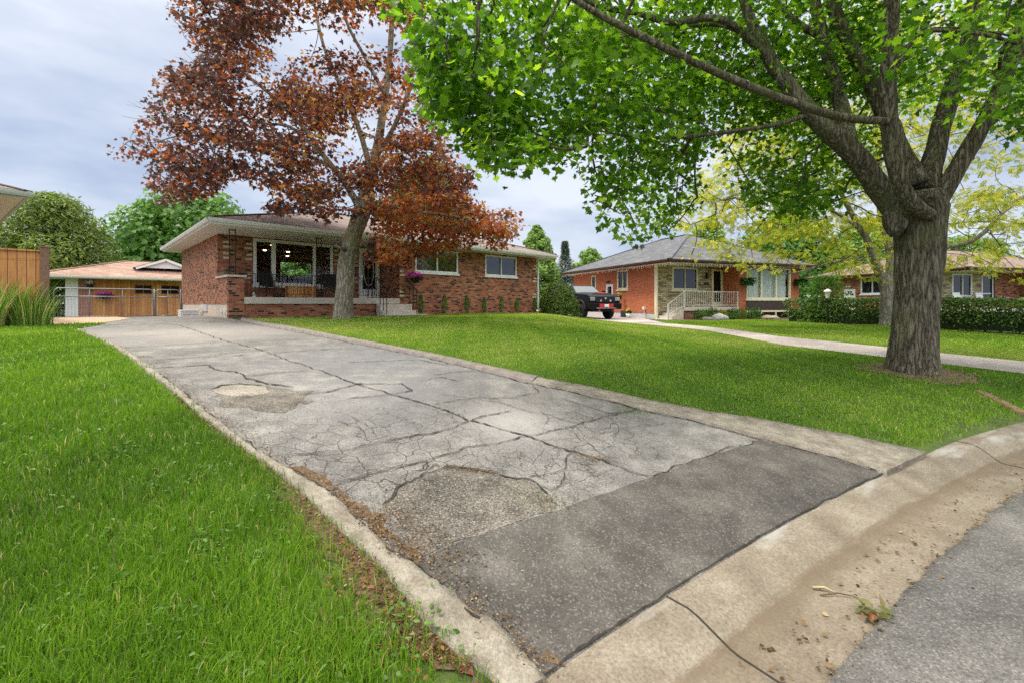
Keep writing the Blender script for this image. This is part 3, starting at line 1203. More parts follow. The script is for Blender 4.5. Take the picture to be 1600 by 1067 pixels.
def build_drive2():
    a, b = resample(d2_lo, 90), resample(d2_up, 90)
    mb = MB()
    mb.grid([[(*(a[i] * (1 - f) + b[i] * f), float(zg(*(a[i] * (1 - f) + b[i] * f))) + .02) for f in np.linspace(0, 1, 9)] for i in range(90)])
    structure("neighbour_driveway", mb, M['asphalt_far'], True)


build_drive2()

# ------------------------------------------------------------------ grass, litter, mulch
M['grass'] = mk_leaf("grass_blades", [(0, (.035, .078, .007)), (.3, (.085, .192, .012)), (.6, (.172, .318, .025)), (.85, (.315, .44, .06)), (1, (.52, .46, .21))], .38, 1.5, .55, .25)
M['litter'] = mk_leaf("dry_litter", [(0, (.035, .02, .012)), (.5, (.12, .07, .035)), (.85, (.24, .15, .07)), (1, (.38, .28, .16))], .1, 1.0, .9, .1)
M['redleaf'] = mk_leaf("fallen_red_leaves", [(0, (.10, .025, .018)), (.6, (.19, .05, .03)), (1, (.3, .14, .06))], .1, 1.0, .8, .1)
lo_y = np.array([p[1] for p in l_out2]); lo_x = np.array([p[0] for p in l_out2])
ro_y = np.array([p[1] for p in r_out2]); ro_x = np.array([p[0] for p in r_out2])
du_y = np.array([p[1] for p in d2_up]); du_x = np.array([p[0] for p in d2_up])
dl_y = np.array([p[1] for p in d2_lo]); dl_x = np.array([p[0] for p in d2_lo])
H2P, H2A = (8.27, 26.3), math.atan2(.365, .931)
H3P, H3A = (27.0, 29.0), math.atan2(.185, .983)
GAP, GAA = (-25.2, 26.0), H1A
TREE_A = G(1432, 579)      # big maple
TREE_B = G(535, 499)       # red maple
TREE_C = (14.25, 17.5)     # locust


def loc_uv(x, y, Pt, A):
    c, s = math.cos(A), math.sin(A)
    dx, dy = x - Pt[0], y - Pt[1]
    return dx * c + dy * s, -dx * s + dy * c


def lawn_left(x, y):
    fu, fv = loc_uv(x, y, (-10.76, 10.6), H1A)
    e = np.interp(y, lo_y, lo_x)
    far = np.interp(y, [lo_y[-1], 14.5], [lo_x[-1], -11.8])
    e = np.where(y > lo_y[-1], far, e)
    return (x < e + .01 + .05 * RNG.random(np.shape(x)) ** 2 * (y > 2.6)) & (sdist(x, y) > .015) & (fv < .1) & (x > -16) & (y < 15)


def lawn_right(x, y):
    u, v = loc_uv(x, y, H1P, H1A)
    e = np.interp(y, ro_y, ro_x)
    d = np.interp(y, dl_y, dl_x)
    ok = (x > e - .015) & (x < d + .02) & (sdist(x, y) > .015)
    ok &= ~((u > -.3) & (u < 14.9) & (v > -.62))
    ok &= ~((u >= 14.9) & (v > 6)) & ~(u < -.3)
    for (tx, ty), r in ((TREE_A, .72), (TREE_B, .6)):
        q = np.hypot((x - tx) * 1.0, y - ty)
        ok &= q > r * (.55 + .75 * RNG.random(np.shape(x)))
    return ok


def lawn_next(x, y):
    d = np.interp(y, du_y, du_x)
    u, v = loc_uv(x, y, H2P, H2A)
    hx = 16.35 - .245 * (y - 14.6)
    ok = (x > d - .02) & (sdist(x, y) > .015) & (x < hx + .1)
    ok &= ~((u > -3) & (v > -2.55))
    q = np.hypot(x - TREE_C[0], y - TREE_C[1])
    return ok & (q > .35)


def blades(n, zones, rmin, rmax, hgt, wid, power=.55, amin=-56, amax=57):
    f = RNG.random(n)
    e = 1 - power
    r = (rmin ** e + f * (rmax ** e - rmin ** e)) ** (1 / e)
    a = np.radians(RNG.uniform(amin, amax, n))
    x, y = r * np.sin(a), r * np.cos(a)
    m = np.zeros(n, bool)
    for z in zones:
        m |= z(x, y)
    return x[m], y[m], r[m]


def nfield(x, y, sc, seed=0):
    """cheap smooth noise in 0..1"""
    rg = np.random.default_rng(seed)
    out = np.zeros(np.shape(x))
    for k in range(7):
        w = rg.normal(size=2) * sc
        out += np.sin(x * w[0] + y * w[1] + rg.uniform(0, 6.28))
    return np.clip(.5 + out / 7 * .9, 0, 1)


def grass_mesh(name, sets):
    Vs, Ts, Rs = [], [], []
    k = 0
    for x, y, h, w, rn, zoff in sets:
        n = len(x)
        z = zg(x, y) + zoff
        a = RNG.uniform(0, 2 * np.pi, n)
        b = RNG.uniform(0, 2 * np.pi, n)
        lean = np.abs(RNG.normal(.35, .25, n)) * h
        bx, by = np.cos(b) * lean, np.sin(b) * lean
        wx, wy = np.cos(a) * w / 2, np.sin(a) * w / 2
        V = np.empty((n, 5, 3))
        V[:, 0] = np.stack([x - wx, y - wy, z - .01], 1); V[:, 1] = np.stack([x + wx, y + wy, z - .01], 1)
        V[:, 2] = np.stack([x - wx * .8 + bx * .35, y - wy * .8 + by * .35, z + h * .6], 1); V[:, 3] = np.stack([x + wx * .8 + bx * .35, y + wy * .8 + by * .35, z + h * .6], 1)
        V[:, 4] = np.stack([x + bx, y + by, z + h * (1 - .25 * lean / np.maximum(h, 1e-4))], 1)
        T = np.array([(0, 1, 3), (0, 3, 2), (2, 3, 4)])[None] + (np.arange(n) * 5 + k)[:, None, None]
        Vs.append(V.reshape(-1, 3)); Ts.append(T.reshape(-1, 3)); Rs.append(np.repeat(rn, 3))
        k += n * 5
    return mesh_np(name, np.concatenate(Vs), np.concatenate(Ts), M['grass'], None, np.concatenate(Rs))


def build_grass():
    sets = []

    def add(x, y, r, hbase, wk, shift=0.0):
        n = len(x)
        cl = nfield(x, y, 3.0, 3); c2 = nfield(x, y, .7, 5); c3 = nfield(x, y, 11, 8)
        h = hbase * (.55 + .6 * RNG.random(n)) * (.88 + .26 * cl) * (.93 + .14 * c3)
        w = wk * np.maximum(1, r / 3.2) * (.7 + .6 * RNG.random(n))
        rn = np.clip(.12 + .42 * RNG.random(n) + .24 * cl + .34 * c2 - .09 + shift, 0, .93)
        dry = RNG.random(n) < .02
        rn = np.where(dry, 1.0, rn)
        sets.append((x, y, h, w, rn, 0.0))

    x, y, r = blades(330000, [lawn_left], 1.1, 16, 0, 0, .62, -58, 20)
    # thin, bare spots by the kerb end of the strip
    e = np.interp(y, lo_y, lo_x)
    bd = .10 + .42 * nfield(x, y, 7.5, 21) * (y < 2.7) + .25 * nfield(x, y, 13, 22) * (y < 2.2)
    bare = (RNG.random(len(x)) < np.clip(1.25 - (e - x) / bd, 0, .9))
    x, y, r = x[~bare], y[~bare], r[~bare]
    add(x, y, r, .078, .0042, -.15 + .19 * sm(1.6, 6, y))
    x, y, r = blades(560000, [lawn_right], 3.2, 32, 0, 0, .55, -48, 54)
    e = np.interp(y, ro_y, ro_x)
    bd = .04 + .30 * nfield(x, y, 6.0, 33)
    bare = (RNG.random(len(x)) < np.clip(1.2 - np.minimum(np.abs(x - e), sdist(x, y)) / bd, 0, .85))
    x, y, r = x[~bare], y[~bare], r[~bare]
    add(x, y, r, .045, .0042, -.04 + .26 * sm(5, 13, y))
    x, y, r = blades(210000, [lawn_next], 7.5, 34, 0, 0, .5, 15, 54)
    add(x, y, r, .045, .0045, .16)
    # tufts in the cracks
    tx, ty = [], []
    for px, py, sp, k in ((985, 645, .12, 160), (1002, 641, .06, 60), (850, 782, .1, 60), (1395, 722, .1, 40), (1200, 687, .05, 30)):
        g = G(px, py)
        tx.append(g[0] + RNG.normal(size=k) * sp); ty.append(g[1] + RNG.normal(size=k) * sp * .6)
    tx, ty = np.concatenate(tx), np.concatenate(ty)
    sets.append((tx, ty, .03 * (.4 + RNG.random(len(tx))), np.full(len(tx), .004), RNG.random(len(tx)) * .8, .01))
    tag(grass_mesh("grass", sets), kind='stuff')


build_grass()


def flakes(name, x, y, size, mat, zoff, tmpl=LEAF_DIAMOND, up=2.0, label=None, kind='stuff', zfun=None):
    n = len(x)
    z = (zg(x, y) if zfun is None else zfun(x, y)) + zoff
    o = leaves(name, np.stack([x, y, z], 1), np.array([0, 0, up]) + RNG.normal(size=(n, 3)) * .6, rand_unit(n), size, mat, None, tmpl, fold=.2, droop=.1)
    return tag(o, kind=kind)


def gut_z(x, y):
    s = sdist(x, y)
    return np.where(s < -.7, .035, np.interp(s, [-.70, -.5, -.34, -.3, -.15, 0], [.022, .014, .004, .008, kerb_top(3) - .02, .075]))


def build_litter():
    li = np.array(l_in2)
    xs, ys, ss = [], [], []
    # along the left strip
    n = 3600
    yy = RNG.uniform(1.75, 6.6, n) ** 1.0
    yy = 1.75 + (yy - 1.75) * RNG.random(n) ** .35
    e = np.interp(yy, li[:, 1], li[:, 0])
    wv = .03 + .10 * nfield(e, yy, 2.2, 14) * sm(1.7, 2.2, yy)
    xs.append(e + np.abs(RNG.normal(size=n)) * wv + .01); ys.append(yy + RNG.normal(size=n) * .03); ss.append(.004 + .011 * RNG.random(n) ** 2)
    # heaps by the worn hollow
    for px, py, sx, sy, k in ((640, 835, .10, .10, 800), (668, 868, .16, .06, 700), (345, 640, .3, .12, 500), (600, 818, .06, .10, 500), (385, 660, .2, .12, 300), (1380, 733, .12, .04, 200), (830, 1045, .06, .05, 200), (925, 720, .07, .035, 420), (745, 739, .10, .02, 420), (700, 733, .05, .02, 160), (1190, 688, .05, .02, 60), (870, 790, .06, .05, 200), (1000, 640, .10, .03, 160)):
        g = G(px, py)
        xs.append(g[0] + RNG.normal(size=k) * sx); ys.append(g[1] + RNG.normal(size=k) * sy); ss.append(.004 + .010 * RNG.random(k) ** 2)
    # specks all over the drive
    k = 900
    px = RNG.uniform(250, 1350, k); py = RNG.uniform(560, 1000, k)
    g = np.array([G(a, b) for a, b in zip(px, py)])
    e = np.interp(g[:, 1], li[:, 1], li[:, 0]); e2 = np.interp(g[:, 1], [p[1] for p in r_in2], [p[0] for p in r_in2])
    ok = (g[:, 0] > e) & (g[:, 0] < e2) & (sdist(g[:, 0], g[:, 1]) > 0)
    xs.append(g[ok, 0]); ys.append(g[ok, 1]); ss.append(.004 + .010 * RNG.random(ok.sum()) ** 2)
    for pts_, w_ in CRACKS:                       # crumbs along the cracks
        g_ = resample([G(*p) for p in pts_], 200)
        L_ = np.hypot(*np.diff(g_, axis=0).T).sum()
        k = int(L_ * 55)
        q_ = g_[RNG.integers(0, 200, k)] + RNG.normal(size=(k, 2)) * .028
        xs.append(q_[:, 0]); ys.append(q_[:, 1]); ss.append(.003 + .008 * RNG.random(k) ** 2)
    flakes("leaf_litter", np.concatenate(xs), np.concatenate(ys), np.concatenate(ss), M['litter'], .024)
    # loose grit on the worn hollows
    gx, gy = [], []
    for px, py, sx, sy, k in ((730, 780, .38, .16, 2600), (420, 625, .5, .22, 1500), (640, 800, .2, .15, 700)):
        g = G(px, py)
        gx.append(g[0] + RNG.normal(size=k) * sx); gy.append(g[1] + RNG.normal(size=k) * sy)
    gx, gy = np.concatenate(gx), np.concatenate(gy)
    ok = in_poly(gx, gy, left_edge + right_edge[::-1]) & ~in_poly(gx, gy, new_poly)
    flakes("grit", gx[ok], gy[ok], .004 + .009 * RNG.random(ok.sum()) ** 2, mk_leaf("grit_grey", [(0, (.04, .037, .033)), (.5, (.15, .14, .125)), (1, (.36, .34, .31))], .02, 1.0, .9, .1), .021)
    # gutter and road
    n = 1500
    th = RNG.uniform(th_of(7.5, 6.2), th_of(-.2, 1.3), n)
    s = np.where(RNG.random(n) < .45, -.63 + RNG.normal(size=n) * .03, np.where(RNG.random(n) < .6, -.36 - np.abs(RNG.normal(size=n)) * .12, -.7 - RNG.random(n) * 2.0))
    x = KC[0] + (KR + s) * np.cos(th); y = KC[1] + (KR + s) * np.sin(th)
    flakes("leaf_litter", x, y, .009 + .022 * RNG.random(n) ** 2.5, M['litter'], .006, LEAF_DIAMOND, zfun=gut_z)
    # soil strip under the litter
    p = [tuple(q) for q in resample(np.array(l_in2)[:9], 60)]
    rgt = [(q[0] + .07 + .10 * float(nfield(np.array([q[0]]), np.array([q[1]]), 2.2, 14)[0]), q[1] + .02) for q in p]
    sheet("soil_strip", p[2:] + rgt[2:][::-1], .0172, M['litter_soil'], driveway, jag=.08)
    # bare soil and dead thatch beside the strip
    q = [tuple(v) for v in resample(np.array(l_out2)[:7], 40)]
    lf = [(v[0] - .06 - .30 * float(nfield(np.array([v[0]]), np.array([v[1]]), 7.5, 21)[0]) * (1 if v[1] < 2.7 else .2), v[1] - .02) for v in q]
    tag(sheet("bare_soil", [v for v in q[1:]] + [v for v in lf[1:]][::-1], .006, M['litter_soil'], None, jag=.06, fine=.2), kind='structure')
    n = 5200
    yy = 1.7 + 2.6 * RNG.random(n) ** 1.6
    e = np.interp(yy, lo_y, lo_x)
    x = e - np.abs(RNG.normal(size=n)) * .17 * sm(4.6, 2.0, yy) - .01
    ok = sdist(x, yy) > .02
    flakes("dead_thatch", x[ok], yy[ok], .008 + .03 * RNG.random(ok.sum()) ** 2, M['litter'], .012, LEAF_NARROW)
    # red leaves on the lawn
    k = 26
    pts = []
    for _ in range(k):
        pts.append(G(RNG.uniform(150, 720), RNG.uniform(640, 1060)))
    for _ in range(110):
        pts.append(G(RNG.uniform(480, 760), RNG.uniform(960, 1064)))
    for _ in range(60):
        pts.append(G(RNG.uniform(510, 600), RNG.uniform(850, 940)))
    pts = np.array(pts)
    m = lawn_left(pts[:, 0], pts[:, 1])
    pts = pts[m]
    flakes("fallen_leaves", pts[:, 0], pts[:, 1], .012 + .016 * RNG.random(len(pts)), M['redleaf'], .02, LEAF_OVAL)


build_litter()


def build_clover():
    xs, ys = [], []
    for zone, lo_, hi_, a0, a1, m_ in ((lawn_left, 1.6, 9, -58, 10, 130), (lawn_right, 3.5, 16, -40, 54, 200)):
        x, y, r = blades(m_ * 6, [zone], lo_, hi_, 0, 0, .55, a0, a1)
        x, y = x[:m_], y[:m_]
        k = RNG.integers(6, 26, len(x))
        xs.append(np.repeat(x, k) + RNG.normal(size=k.sum()) * .07); ys.append(np.repeat(y, k) + RNG.normal(size=k.sum()) * .07)
    x, y = np.concatenate(xs), np.concatenate(ys)
    n = len(x)
    C = np.stack([x, y, zg(x, y) + .025 + .03 * RNG.random(n)], 1)
    o = leaves("clover", C, np.array([0, 0, 1.6]) + RNG.normal(size=(n, 3)) * .45, rand_unit(n), .018 + .016 * RNG.random(n),
               mk_leaf("clover_leaves", [(0, (.06, .14, .03)), (.6, (.12, .24, .05)), (1, (.22, .33, .11))]), None, LEAF_OVAL)
    tag(o, kind='stuff')


build_clover()


def mulch_ring(c, rx, name="mulch_ring"):
    p = [(c[0] + rx * math.cos(a) * (1 + .18 * math.sin(3 * a + c[0])), c[1] + rx * math.sin(a) * (1 + .15 * math.sin(2 * a))) for a in np.linspace(0, 2 * math.pi, 30)[:-1]]
    tag(sheet(name, p, .012, M['mulch'], None, jag=.10), kind='structure')
    n = 900
    a = RNG.uniform(0, 6.28, n); r = rx * np.sqrt(RNG.random(n)) * 1.1
    flakes("mulch_chips", c[0] + r * np.cos(a), c[1] + r * np.sin(a), .02 + .035 * RNG.random(n), M['litter'], .02, LEAF_NARROW)


mulch_ring(TREE_A, .85)
mulch_ring(TREE_B, .8)

# soil beds along the house fronts, and the sandy spot by the fence post
tag(sheet("soil_bed", [h1(6.3, -.7), h1(14.9, -.7), h1(14.9, .02), h1(6.3, .02)], .012, M['mulch'], None, jag=.06), kind='structure')
tag(sheet("soil_bed", [h1(.3, -.35), h1(5.1, -.35), h1(5.1, .05), h1(.3, .05)], .012, M['mulch'], None, jag=.06), kind='structure')
sand = mk_plain("sandy_dirt", (.46, .34, .23), .95, var=.25, scale=8)
tag(sheet("sandy_soil", [(-10.9, 10.9), (-10.2, 11.3), (-11.9, 14.4), (-14.5, 16.6), (-19.3, 18.5), (-18.5, 16.0), (-13.4, 12.6)], .022, sand, None, jag=.12), kind='structure')


def h2(u, v):
    c, s = math.cos(H2A), math.sin(H2A)
    return (H2P[0] + c * u - s * v, H2P[1] + s * u + c * v)


tag(sheet("soil_bed", [h2(-.1, -2.5), h2(10.3, -2.5), h2(10.3, -1.1), h2(.2, -1.1)], .014, M['mulch'], None, jag=.08), kind='structure')
# brick-red edging that runs from the big maple to the kerb
ed = [G(1530, 612), G(1560, 626), G(1582, 638), G(1600, 648)]
pl = [(x - .05, y + .03) for x, y in ed]; pr = [(x + .06, y - .03) for x, y in ed]
M['edging'] = mk_plain("terracotta_edging", (.24, .135, .09), .9, var=.4, scale=14)
o = ribbon("garden_edging", pl, pr, .018, M['edging'], 40, .005, .006, kind=None)
tag(o, "low terracotta red garden edging running through grass to the kerb", "edging")


def twig(a, b, r=.006):
    g1_, g2_ = G(*a), G(*b)
    z = lambda g: float(gut_z(np.array([g[0]]), np.array([g[1]]))[0]) + r
    A_, B_ = Vector((*g1_, z(g1_))), Vector((*g2_, z(g2_)))
    m = A_.lerp(B_, .5) + Vector((.01, .012, .006))
    return MB().tube([A_, m, B_], [r, r * .9, r * .5], 6)


o = twig((1270, 898), (1305, 907), .007).build("twig", mk_plain("pale_twig", (.42, .33, .2), .9), None, True)
tag(o, "pale short broken twig lying in the concrete gutter", "twig")
o = twig((1282, 910), (1335, 914), .004).build("twig", mk_plain("brown_twig", (.13, .08, .05), .9), None, True)
tag(o, "thin dark brown twig lying in gutter pointing at the leaf clump", "twig")
g = G(1362, 942)
k = 16
o = leaves("leaf_clump", np.stack([g[0] + RNG.normal(size=k) * .025, g[1] + RNG.normal(size=k) * .025, np.full(k, .03) + .02 * RNG.random(k)], 1),
           np.array([0, 0, 1.2]) + RNG.normal(size=(k, 3)) * .5, rand_unit(k), .05 + .03 * RNG.random(k),
           mk_leaf("wilted_leaves", [(0, (.11, .14, .05)), (.6, (.2, .22, .09)), (.8, (.25, .2, .09)), (1, (.3, .08, .05))]), None, LEAF_OVAL)
tag(o, "clump of wilted green leaves caught at gutter edge beside the road", "leaf clump")

# ------------------------------------------------------------------ buildings
def wall(mb, p0, du, dn, U, Z, openings=(), th=.16):
    """upright wall with openings: p0 start, du along, dn outward; reveals included"""
    p0, du, dn = Vector((*p0, 0)), Vector((*du, 0)), Vector((*dn, 0))
    pt = lambda u, z, d=0: p0 + du * u - dn * d + Vector((0, 0, z))
    us = sorted({U[0], U[1], *[o[0] for o in openings], *[o[1] for o in openings]})
    zs = sorted({Z[0], Z[1], *[o[2] for o in openings], *[o[3] for o in openings]})
    flip = du.cross(Vector((0, 0, 1))).dot(dn) < 0
    def add(q):
        mb.face(q[::-1] if flip else q)
    for i in range(len(us) - 1):
        for j in range(len(zs) - 1):
            uc, zc = (us[i] + us[i + 1]) / 2, (zs[j] + zs[j + 1]) / 2
            if any(o[0] < uc < o[1] and o[2] < zc < o[3] for o in openings):
                continue
            a, b, c, d = us[i], us[i + 1], zs[j], zs[j + 1]
            add([pt(a, c), pt(b, c), pt(b, d), pt(a, d)])
            add([pt(a, d, th), pt(b, d, th), pt(b, c, th), pt(a, c, th)])
    for a, b, c, d in openings:
        add([pt(a, c), pt(a, d), pt(a, d, th), pt(a, c, th)])
        add([pt(b, c), pt(b, c, th), pt(b, d, th), pt(b, d)])
        add([pt(a, c), pt(a, c, th), pt(b, c, th), pt(b, c)])
        add([pt(a, d), pt(b, d), pt(b, d, th), pt(a, d, th)])
    return mb


class Frame:
    """box builder in the plane of a wall: u along, z up, d outward"""

    def __init__(s, p0, du, dn):
        s.p0, s.du, s.dn = Vector((*p0, 0)), Vector((*du, 0)), Vector((*dn, 0))

    def pt(s, u, z, d):
        return s.p0 + s.du * u + s.dn * d + Vector((0, 0, z))

    def box(s, mb, u0, u1, z0, z1, d0, d1):
        b = [s.pt(u0, z0, d1), s.pt(u1, z0, d1), s.pt(u1, z0, d0), s.pt(u0, z0, d0)]
        t = [p + Vector((0, 0, z1 - z0)) for p in b]
        if s.du.cross(Vector((0, 0, 1))).dot(s.dn) < 0:
            b, t = b[::-1], t[::-1]
        mb.hexa(b, t)
        return mb


def window(root, fr, u0, u1, z0, z1, mull=(), mat='white', glass='glass', fw=.09, depth=.06, sill=True, sill_mat=None, bars=(), out=.02, sillx=.06):
    w = MB()
    fr.box(w, u0, u0 + fw, z0, z1, -depth, out); fr.box(w, u1 - fw, u1, z0, z1, -depth, out)
    fr.box(w, u0 + fw, u1 - fw, z1 - fw, z1, -depth, out); fr.box(w, u0 + fw, u1 - fw, z0, z0 + fw, -depth, out)
    for m, mw in mull:
        fr.box(w, m - mw / 2, m + mw / 2, z0 + fw, z1 - fw, -depth, out - .004)
    for zb, hb in bars:
        fr.box(w, u0 + fw, u1 - fw, zb - hb / 2, zb + hb / 2, -depth, out - .008)
    o = w.build("window", M[mat], root, bevel=.006)
    p = MB()
    a_, b_, c_, e_ = u0 + fw * .8, u1 - fw * .8, z0 + fw * .8, z1 - fw * .8
    p.face([fr.pt(a_, c_, -depth * .7), fr.pt(b_, c_, -depth * .7), fr.pt(b_, e_, -depth * .7), fr.pt(a_, e_, -depth * .7)])
    p.build("pane", M[glass], o)
    if sill:
        q = MB()
        fr.box(q, u0 - sillx, u1 + sillx, z0 - .09, z0 - .003, -.04, .07)
        q.build("sill", M[sill_mat or mat], o, bevel=.008)
    return o


def backing(root, fr, u0, u1, z0, z1, mat, d=.30, name="room_backing"):
    """dim room seen behind a window: a shallow box open to the glass"""
    m = MB()
    m.face([fr.pt(u0, z0, -d), fr.pt(u1, z0, -d), fr.pt(u1, z1, -d), fr.pt(u0, z1, -d)])
    m.face([fr.pt(u0, z0, -.1), fr.pt(u1, z0, -.1), fr.pt(u1, z0, -d), fr.pt(u0, z0, -d)])
    m.face([fr.pt(u0, z1, -d), fr.pt(u1, z1, -d), fr.pt(u1, z1, -.1), fr.pt(u0, z1, -.1)])
    return m.build(name, M[mat], root)


def curtain(root, fr, u0, u1, z0, z1, mat='curtain', d=.16):
    m = MB()
    rows = []
    n = max(8, int((u1 - u0) / .035))
    for z in (z0, z1):
        rows.append([fr.pt(u0 + (u1 - u0) * i / n, z, -d - .05 * math.sin(i * 1.1) - .025 * math.sin(i * 2.7)) for i in range(n + 1)])
    m.grid(rows)
    return m.build("curtain", M[mat], root, True)


def hip_roof(root, x0, x1, y0, y1, z, rise, ra, rb, along='x', mat='shingle_brown', fascia='white', soff='soffit', fh=.17, gut='white'):
    """hip roof over a rectangle; ridge from ra to rb along x (y mid) or along y (x mid)"""
    top = z + fh + .02
    if along == 'x':
        ym = (y0 + y1) / 2
        A, B = Vector((ra, ym, top + rise)), Vector((rb, ym, top + rise))
    else:
        xm = (x0 + x1) / 2
        A, B = Vector((xm, ra, top + rise)), Vector((xm, rb, top + rise))
    e = .035
    c = [Vector((x0 - e, y0 - e, top)), Vector((x1 + e, y0 - e, top)), Vector((x1 + e, y1 + e, top)), Vector((x0 - e, y1 + e, top))]
    m = MB()
    if along == 'x':
        fs = [[c[0], c[1], B, A], [c[1], c[2], B], [c[2], c[3], A, B], [c[3], c[0], A]]
    else:
        fs = [[c[0], c[1], A], [c[1], c[2], B, A], [c[2], c[3], B], [c[3], c[0], A, B]]
    for f in fs:
        m.face(f)
    dn = Vector((0, 0, -.025))
    for i in range(4):
        m.face([c[i] + dn, c[(i + 1) % 4] + dn, c[(i + 1) % 4], c[i]])
    roof = m.build("roof", M[mat], root)
    caps = MB()
    ridge = [(c[0], A), (c[3], A), (c[1], B), (c[2], B), (A, B)] if along == 'x' else [(c[0], A), (c[1], A), (c[2], B), (c[3], B), (A, B)]
    for a, b in ridge:
        if (b - a).length > .1:
            caps.beam(a + Vector((0, 0, .012)), b + Vector((0, 0, .012)), .24, .03)
    caps.build("ridge_cap", M[mat], roof)
    s = MB()
    s.box(x0 + .02, x1 - .02, y0 + .02, y1 - .02, z, z + .02)
    s.build("soffit", M[soff], root)
    f = MB()
    f.box(x0, x1, y0, y0 + .025, z - .012, z + fh); f.box(x0, x1, y1 - .025, y1, z - .012, z + fh)
    f.box(x0, x0 + .025, y0 + .025, y1 - .025, z - .012, z + fh); f.box(x1 - .025, x1, y0 + .025, y1 - .025, z - .012, z + fh)
    f.build("fascia", M[fascia], root)
    g = MB()
    pr = [(0, .0), (.075, 0), (.10, .05), (.115, .11), (.10, .115), (.09, .06), (.0, .03)]
    for (ax, ay), (bx, by), (ox, oy) in (((x0 - .1, y0), (x1 + .1, y0), (0, -1)), ((x0, y1), (x0, y0), (-1, 0)), ((x1, y0), (x1, y1), (1, 0))):
        rows = []
        for qx, qy in ((ax, ay), (bx, by)):
            rows.append([(qx + ox * (d + .002), qy + oy * (d + .002), z + fh - .125 + h) for d, h in pr])
        g.grid(rows)
    g.build("gutter", M[gut], root)
    return roof


X1, Y1 = (1, 0), (0, 1)
NX, NY = (-1, 0), (0, -1)

# ---- the brick bungalow of the photograph
B1 = .93
zl = lambda w: w - B1
house1 = thing("brick_house", "red and dark brick bungalow with brown roof and covered porch behind red maple", "house", (*H1P, B1), H1A)
WT = zl(3.92)
m = MB()
wall(m, (0, 0), X1, NY, (6.27, 14.64), (-.25, WT), [(7.02, 9.32, zl(2.84), zl(3.86)), (10.98, 13.12, zl(2.84), zl(3.86))])
wall(m, (6.27, 0), Y1, NX, (0, 1.65), (-.25, WT))
wall(m, (0, 1.65), X1, NY, (0, 6.27), (.70, WT), [(1.14, 4.12, zl(2.14), zl(3.88)), (5.24, 6.2, zl(1.67), zl(3.86))])
wall(m, (14.64, 0), Y1, X1, (0, 9.27), (-.25, WT), [])
wall(m, (0, 9.27), X1, Y1, (0, 14.64), (-.25, WT), [(4.3, 6.0, zl(2.9), zl(3.75))])
m.build("wall", M['brick_red'], house1)
m = MB()
wall(m, (0, 0), Y1, NX, (1.65, 9.27), (.51, WT))
wall(m, (0, 0), Y1, NX, (.2, 1.65), (.51, zl(2.33)))
wall(m, (.16, 0), Y1, X1, (.2, 1.65), (.51, zl(2.33)), th=.02)
m.build("side_wall", M['brick_side'], house1)
m = MB(); m.box(.02, .3, .2, 9.25, -.4, .51)
o = m.build("foundation", M['concrete_paint'], house1)
m = MB(); m.box(-.012, .02, 3.45, 4.4, .22, .50)
m.build("basement_window", M['concrete_grey'], house1)
for y in (.55, .98):
    m = MB(); m.box(-.035, .02, y - .05, y + .05, .2, .36); m.build("vent_cap", M['white'], house1, bevel=.01)
m = MB()
m.box(-.004, .46, -.004, .2, -.3, zl(2.33)); m.build("brick_pier", M['brick_red'], house1)
m = MB(); m.box(-.07, .52, -.07, .3, zl(2.33), zl(2.40)); m.box(-.07, .27, .3, 1.62, zl(2.33), zl(2.40)); m.build("coping", M['slab'], house1, bevel=.01)
m = MB(); m.box(.46, 6.27, .03, .2, -.3, .51); m.build("porch_base", M['brick_red'], house1)
m = MB(); m.box(.46, 6.268, -.03, 1.648, .51, zl(1.67)); m.build("porch_floor", M['slab'], house1, bevel=.012)
# steps
for i, (y0, z1) in enumerate(((-.36, .50), (-.70, .25), )):
    m = MB(); m.box(5.2 - .06 * i, 6.66 + .06 * i, y0, -.032 if i == 0 else -.36, -.3, z1)
    m.build("step", M['slab'], house1, bevel=.012)
m = MB(); m.box(5.0, 6.95, -1.1, -.70, -.3, .09); m.build("step", M['concrete_grey'], house1, bevel=.012)
# limestone accents
rnd = random.Random(4)
def quoins(fr, us, zs, w=.3):
    for u, sg in us:
        for z in zs:
            for k, dz in enumerate((0, .16)):
                ww = w * (.75 if k else 1.0) * rnd.uniform(.85, 1.1)
                m = MB()
                fr.box(m, u if sg > 0 else u - ww, u + ww if sg > 0 else u, z + dz, z + dz + .085, -.02, .012)
                m.build("accent_stone", M['quoin'], house1)
frR = Frame((0, 0), X1, NY); frW = Frame((0, 1.65), X1, NY); frS = Frame((6.27, 0), Y1, NX)
quoins(frR, ((6.282, 1), (14.628, -1)), (zl(1.75), zl(2.62), zl(3.3)), .26)
quoins(frW, ((.17, 1), (1.1, -1), (4.17, 1), (5.2, -1)), (zl(2.35), zl(3.05), zl(3.45)), .24)
# windows
w = window(house1, frW, 1.14, 4.12, zl(2.14), zl(3.88), [(1.84, .15), (3.385, .15)], glass='glass_clear', fw=.11, sillx=.03)
for u0, u1 in ((7.02, 9.32), (10.98, 13.12)):
    window(house1, frR, u0, u1, zl(2.84), zl(3.86), [((u0 + u1) / 2, .06)], glass='glass_mirror', fw=.075)
    backing(house1, frR, u0, u1, zl(2.84), zl(3.86), 'interior_dark', .35)
    c_ = curtain(house1, frR, u0 + .08, (u0 + u1) / 2, zl(2.9), zl(3.8), d=.2)
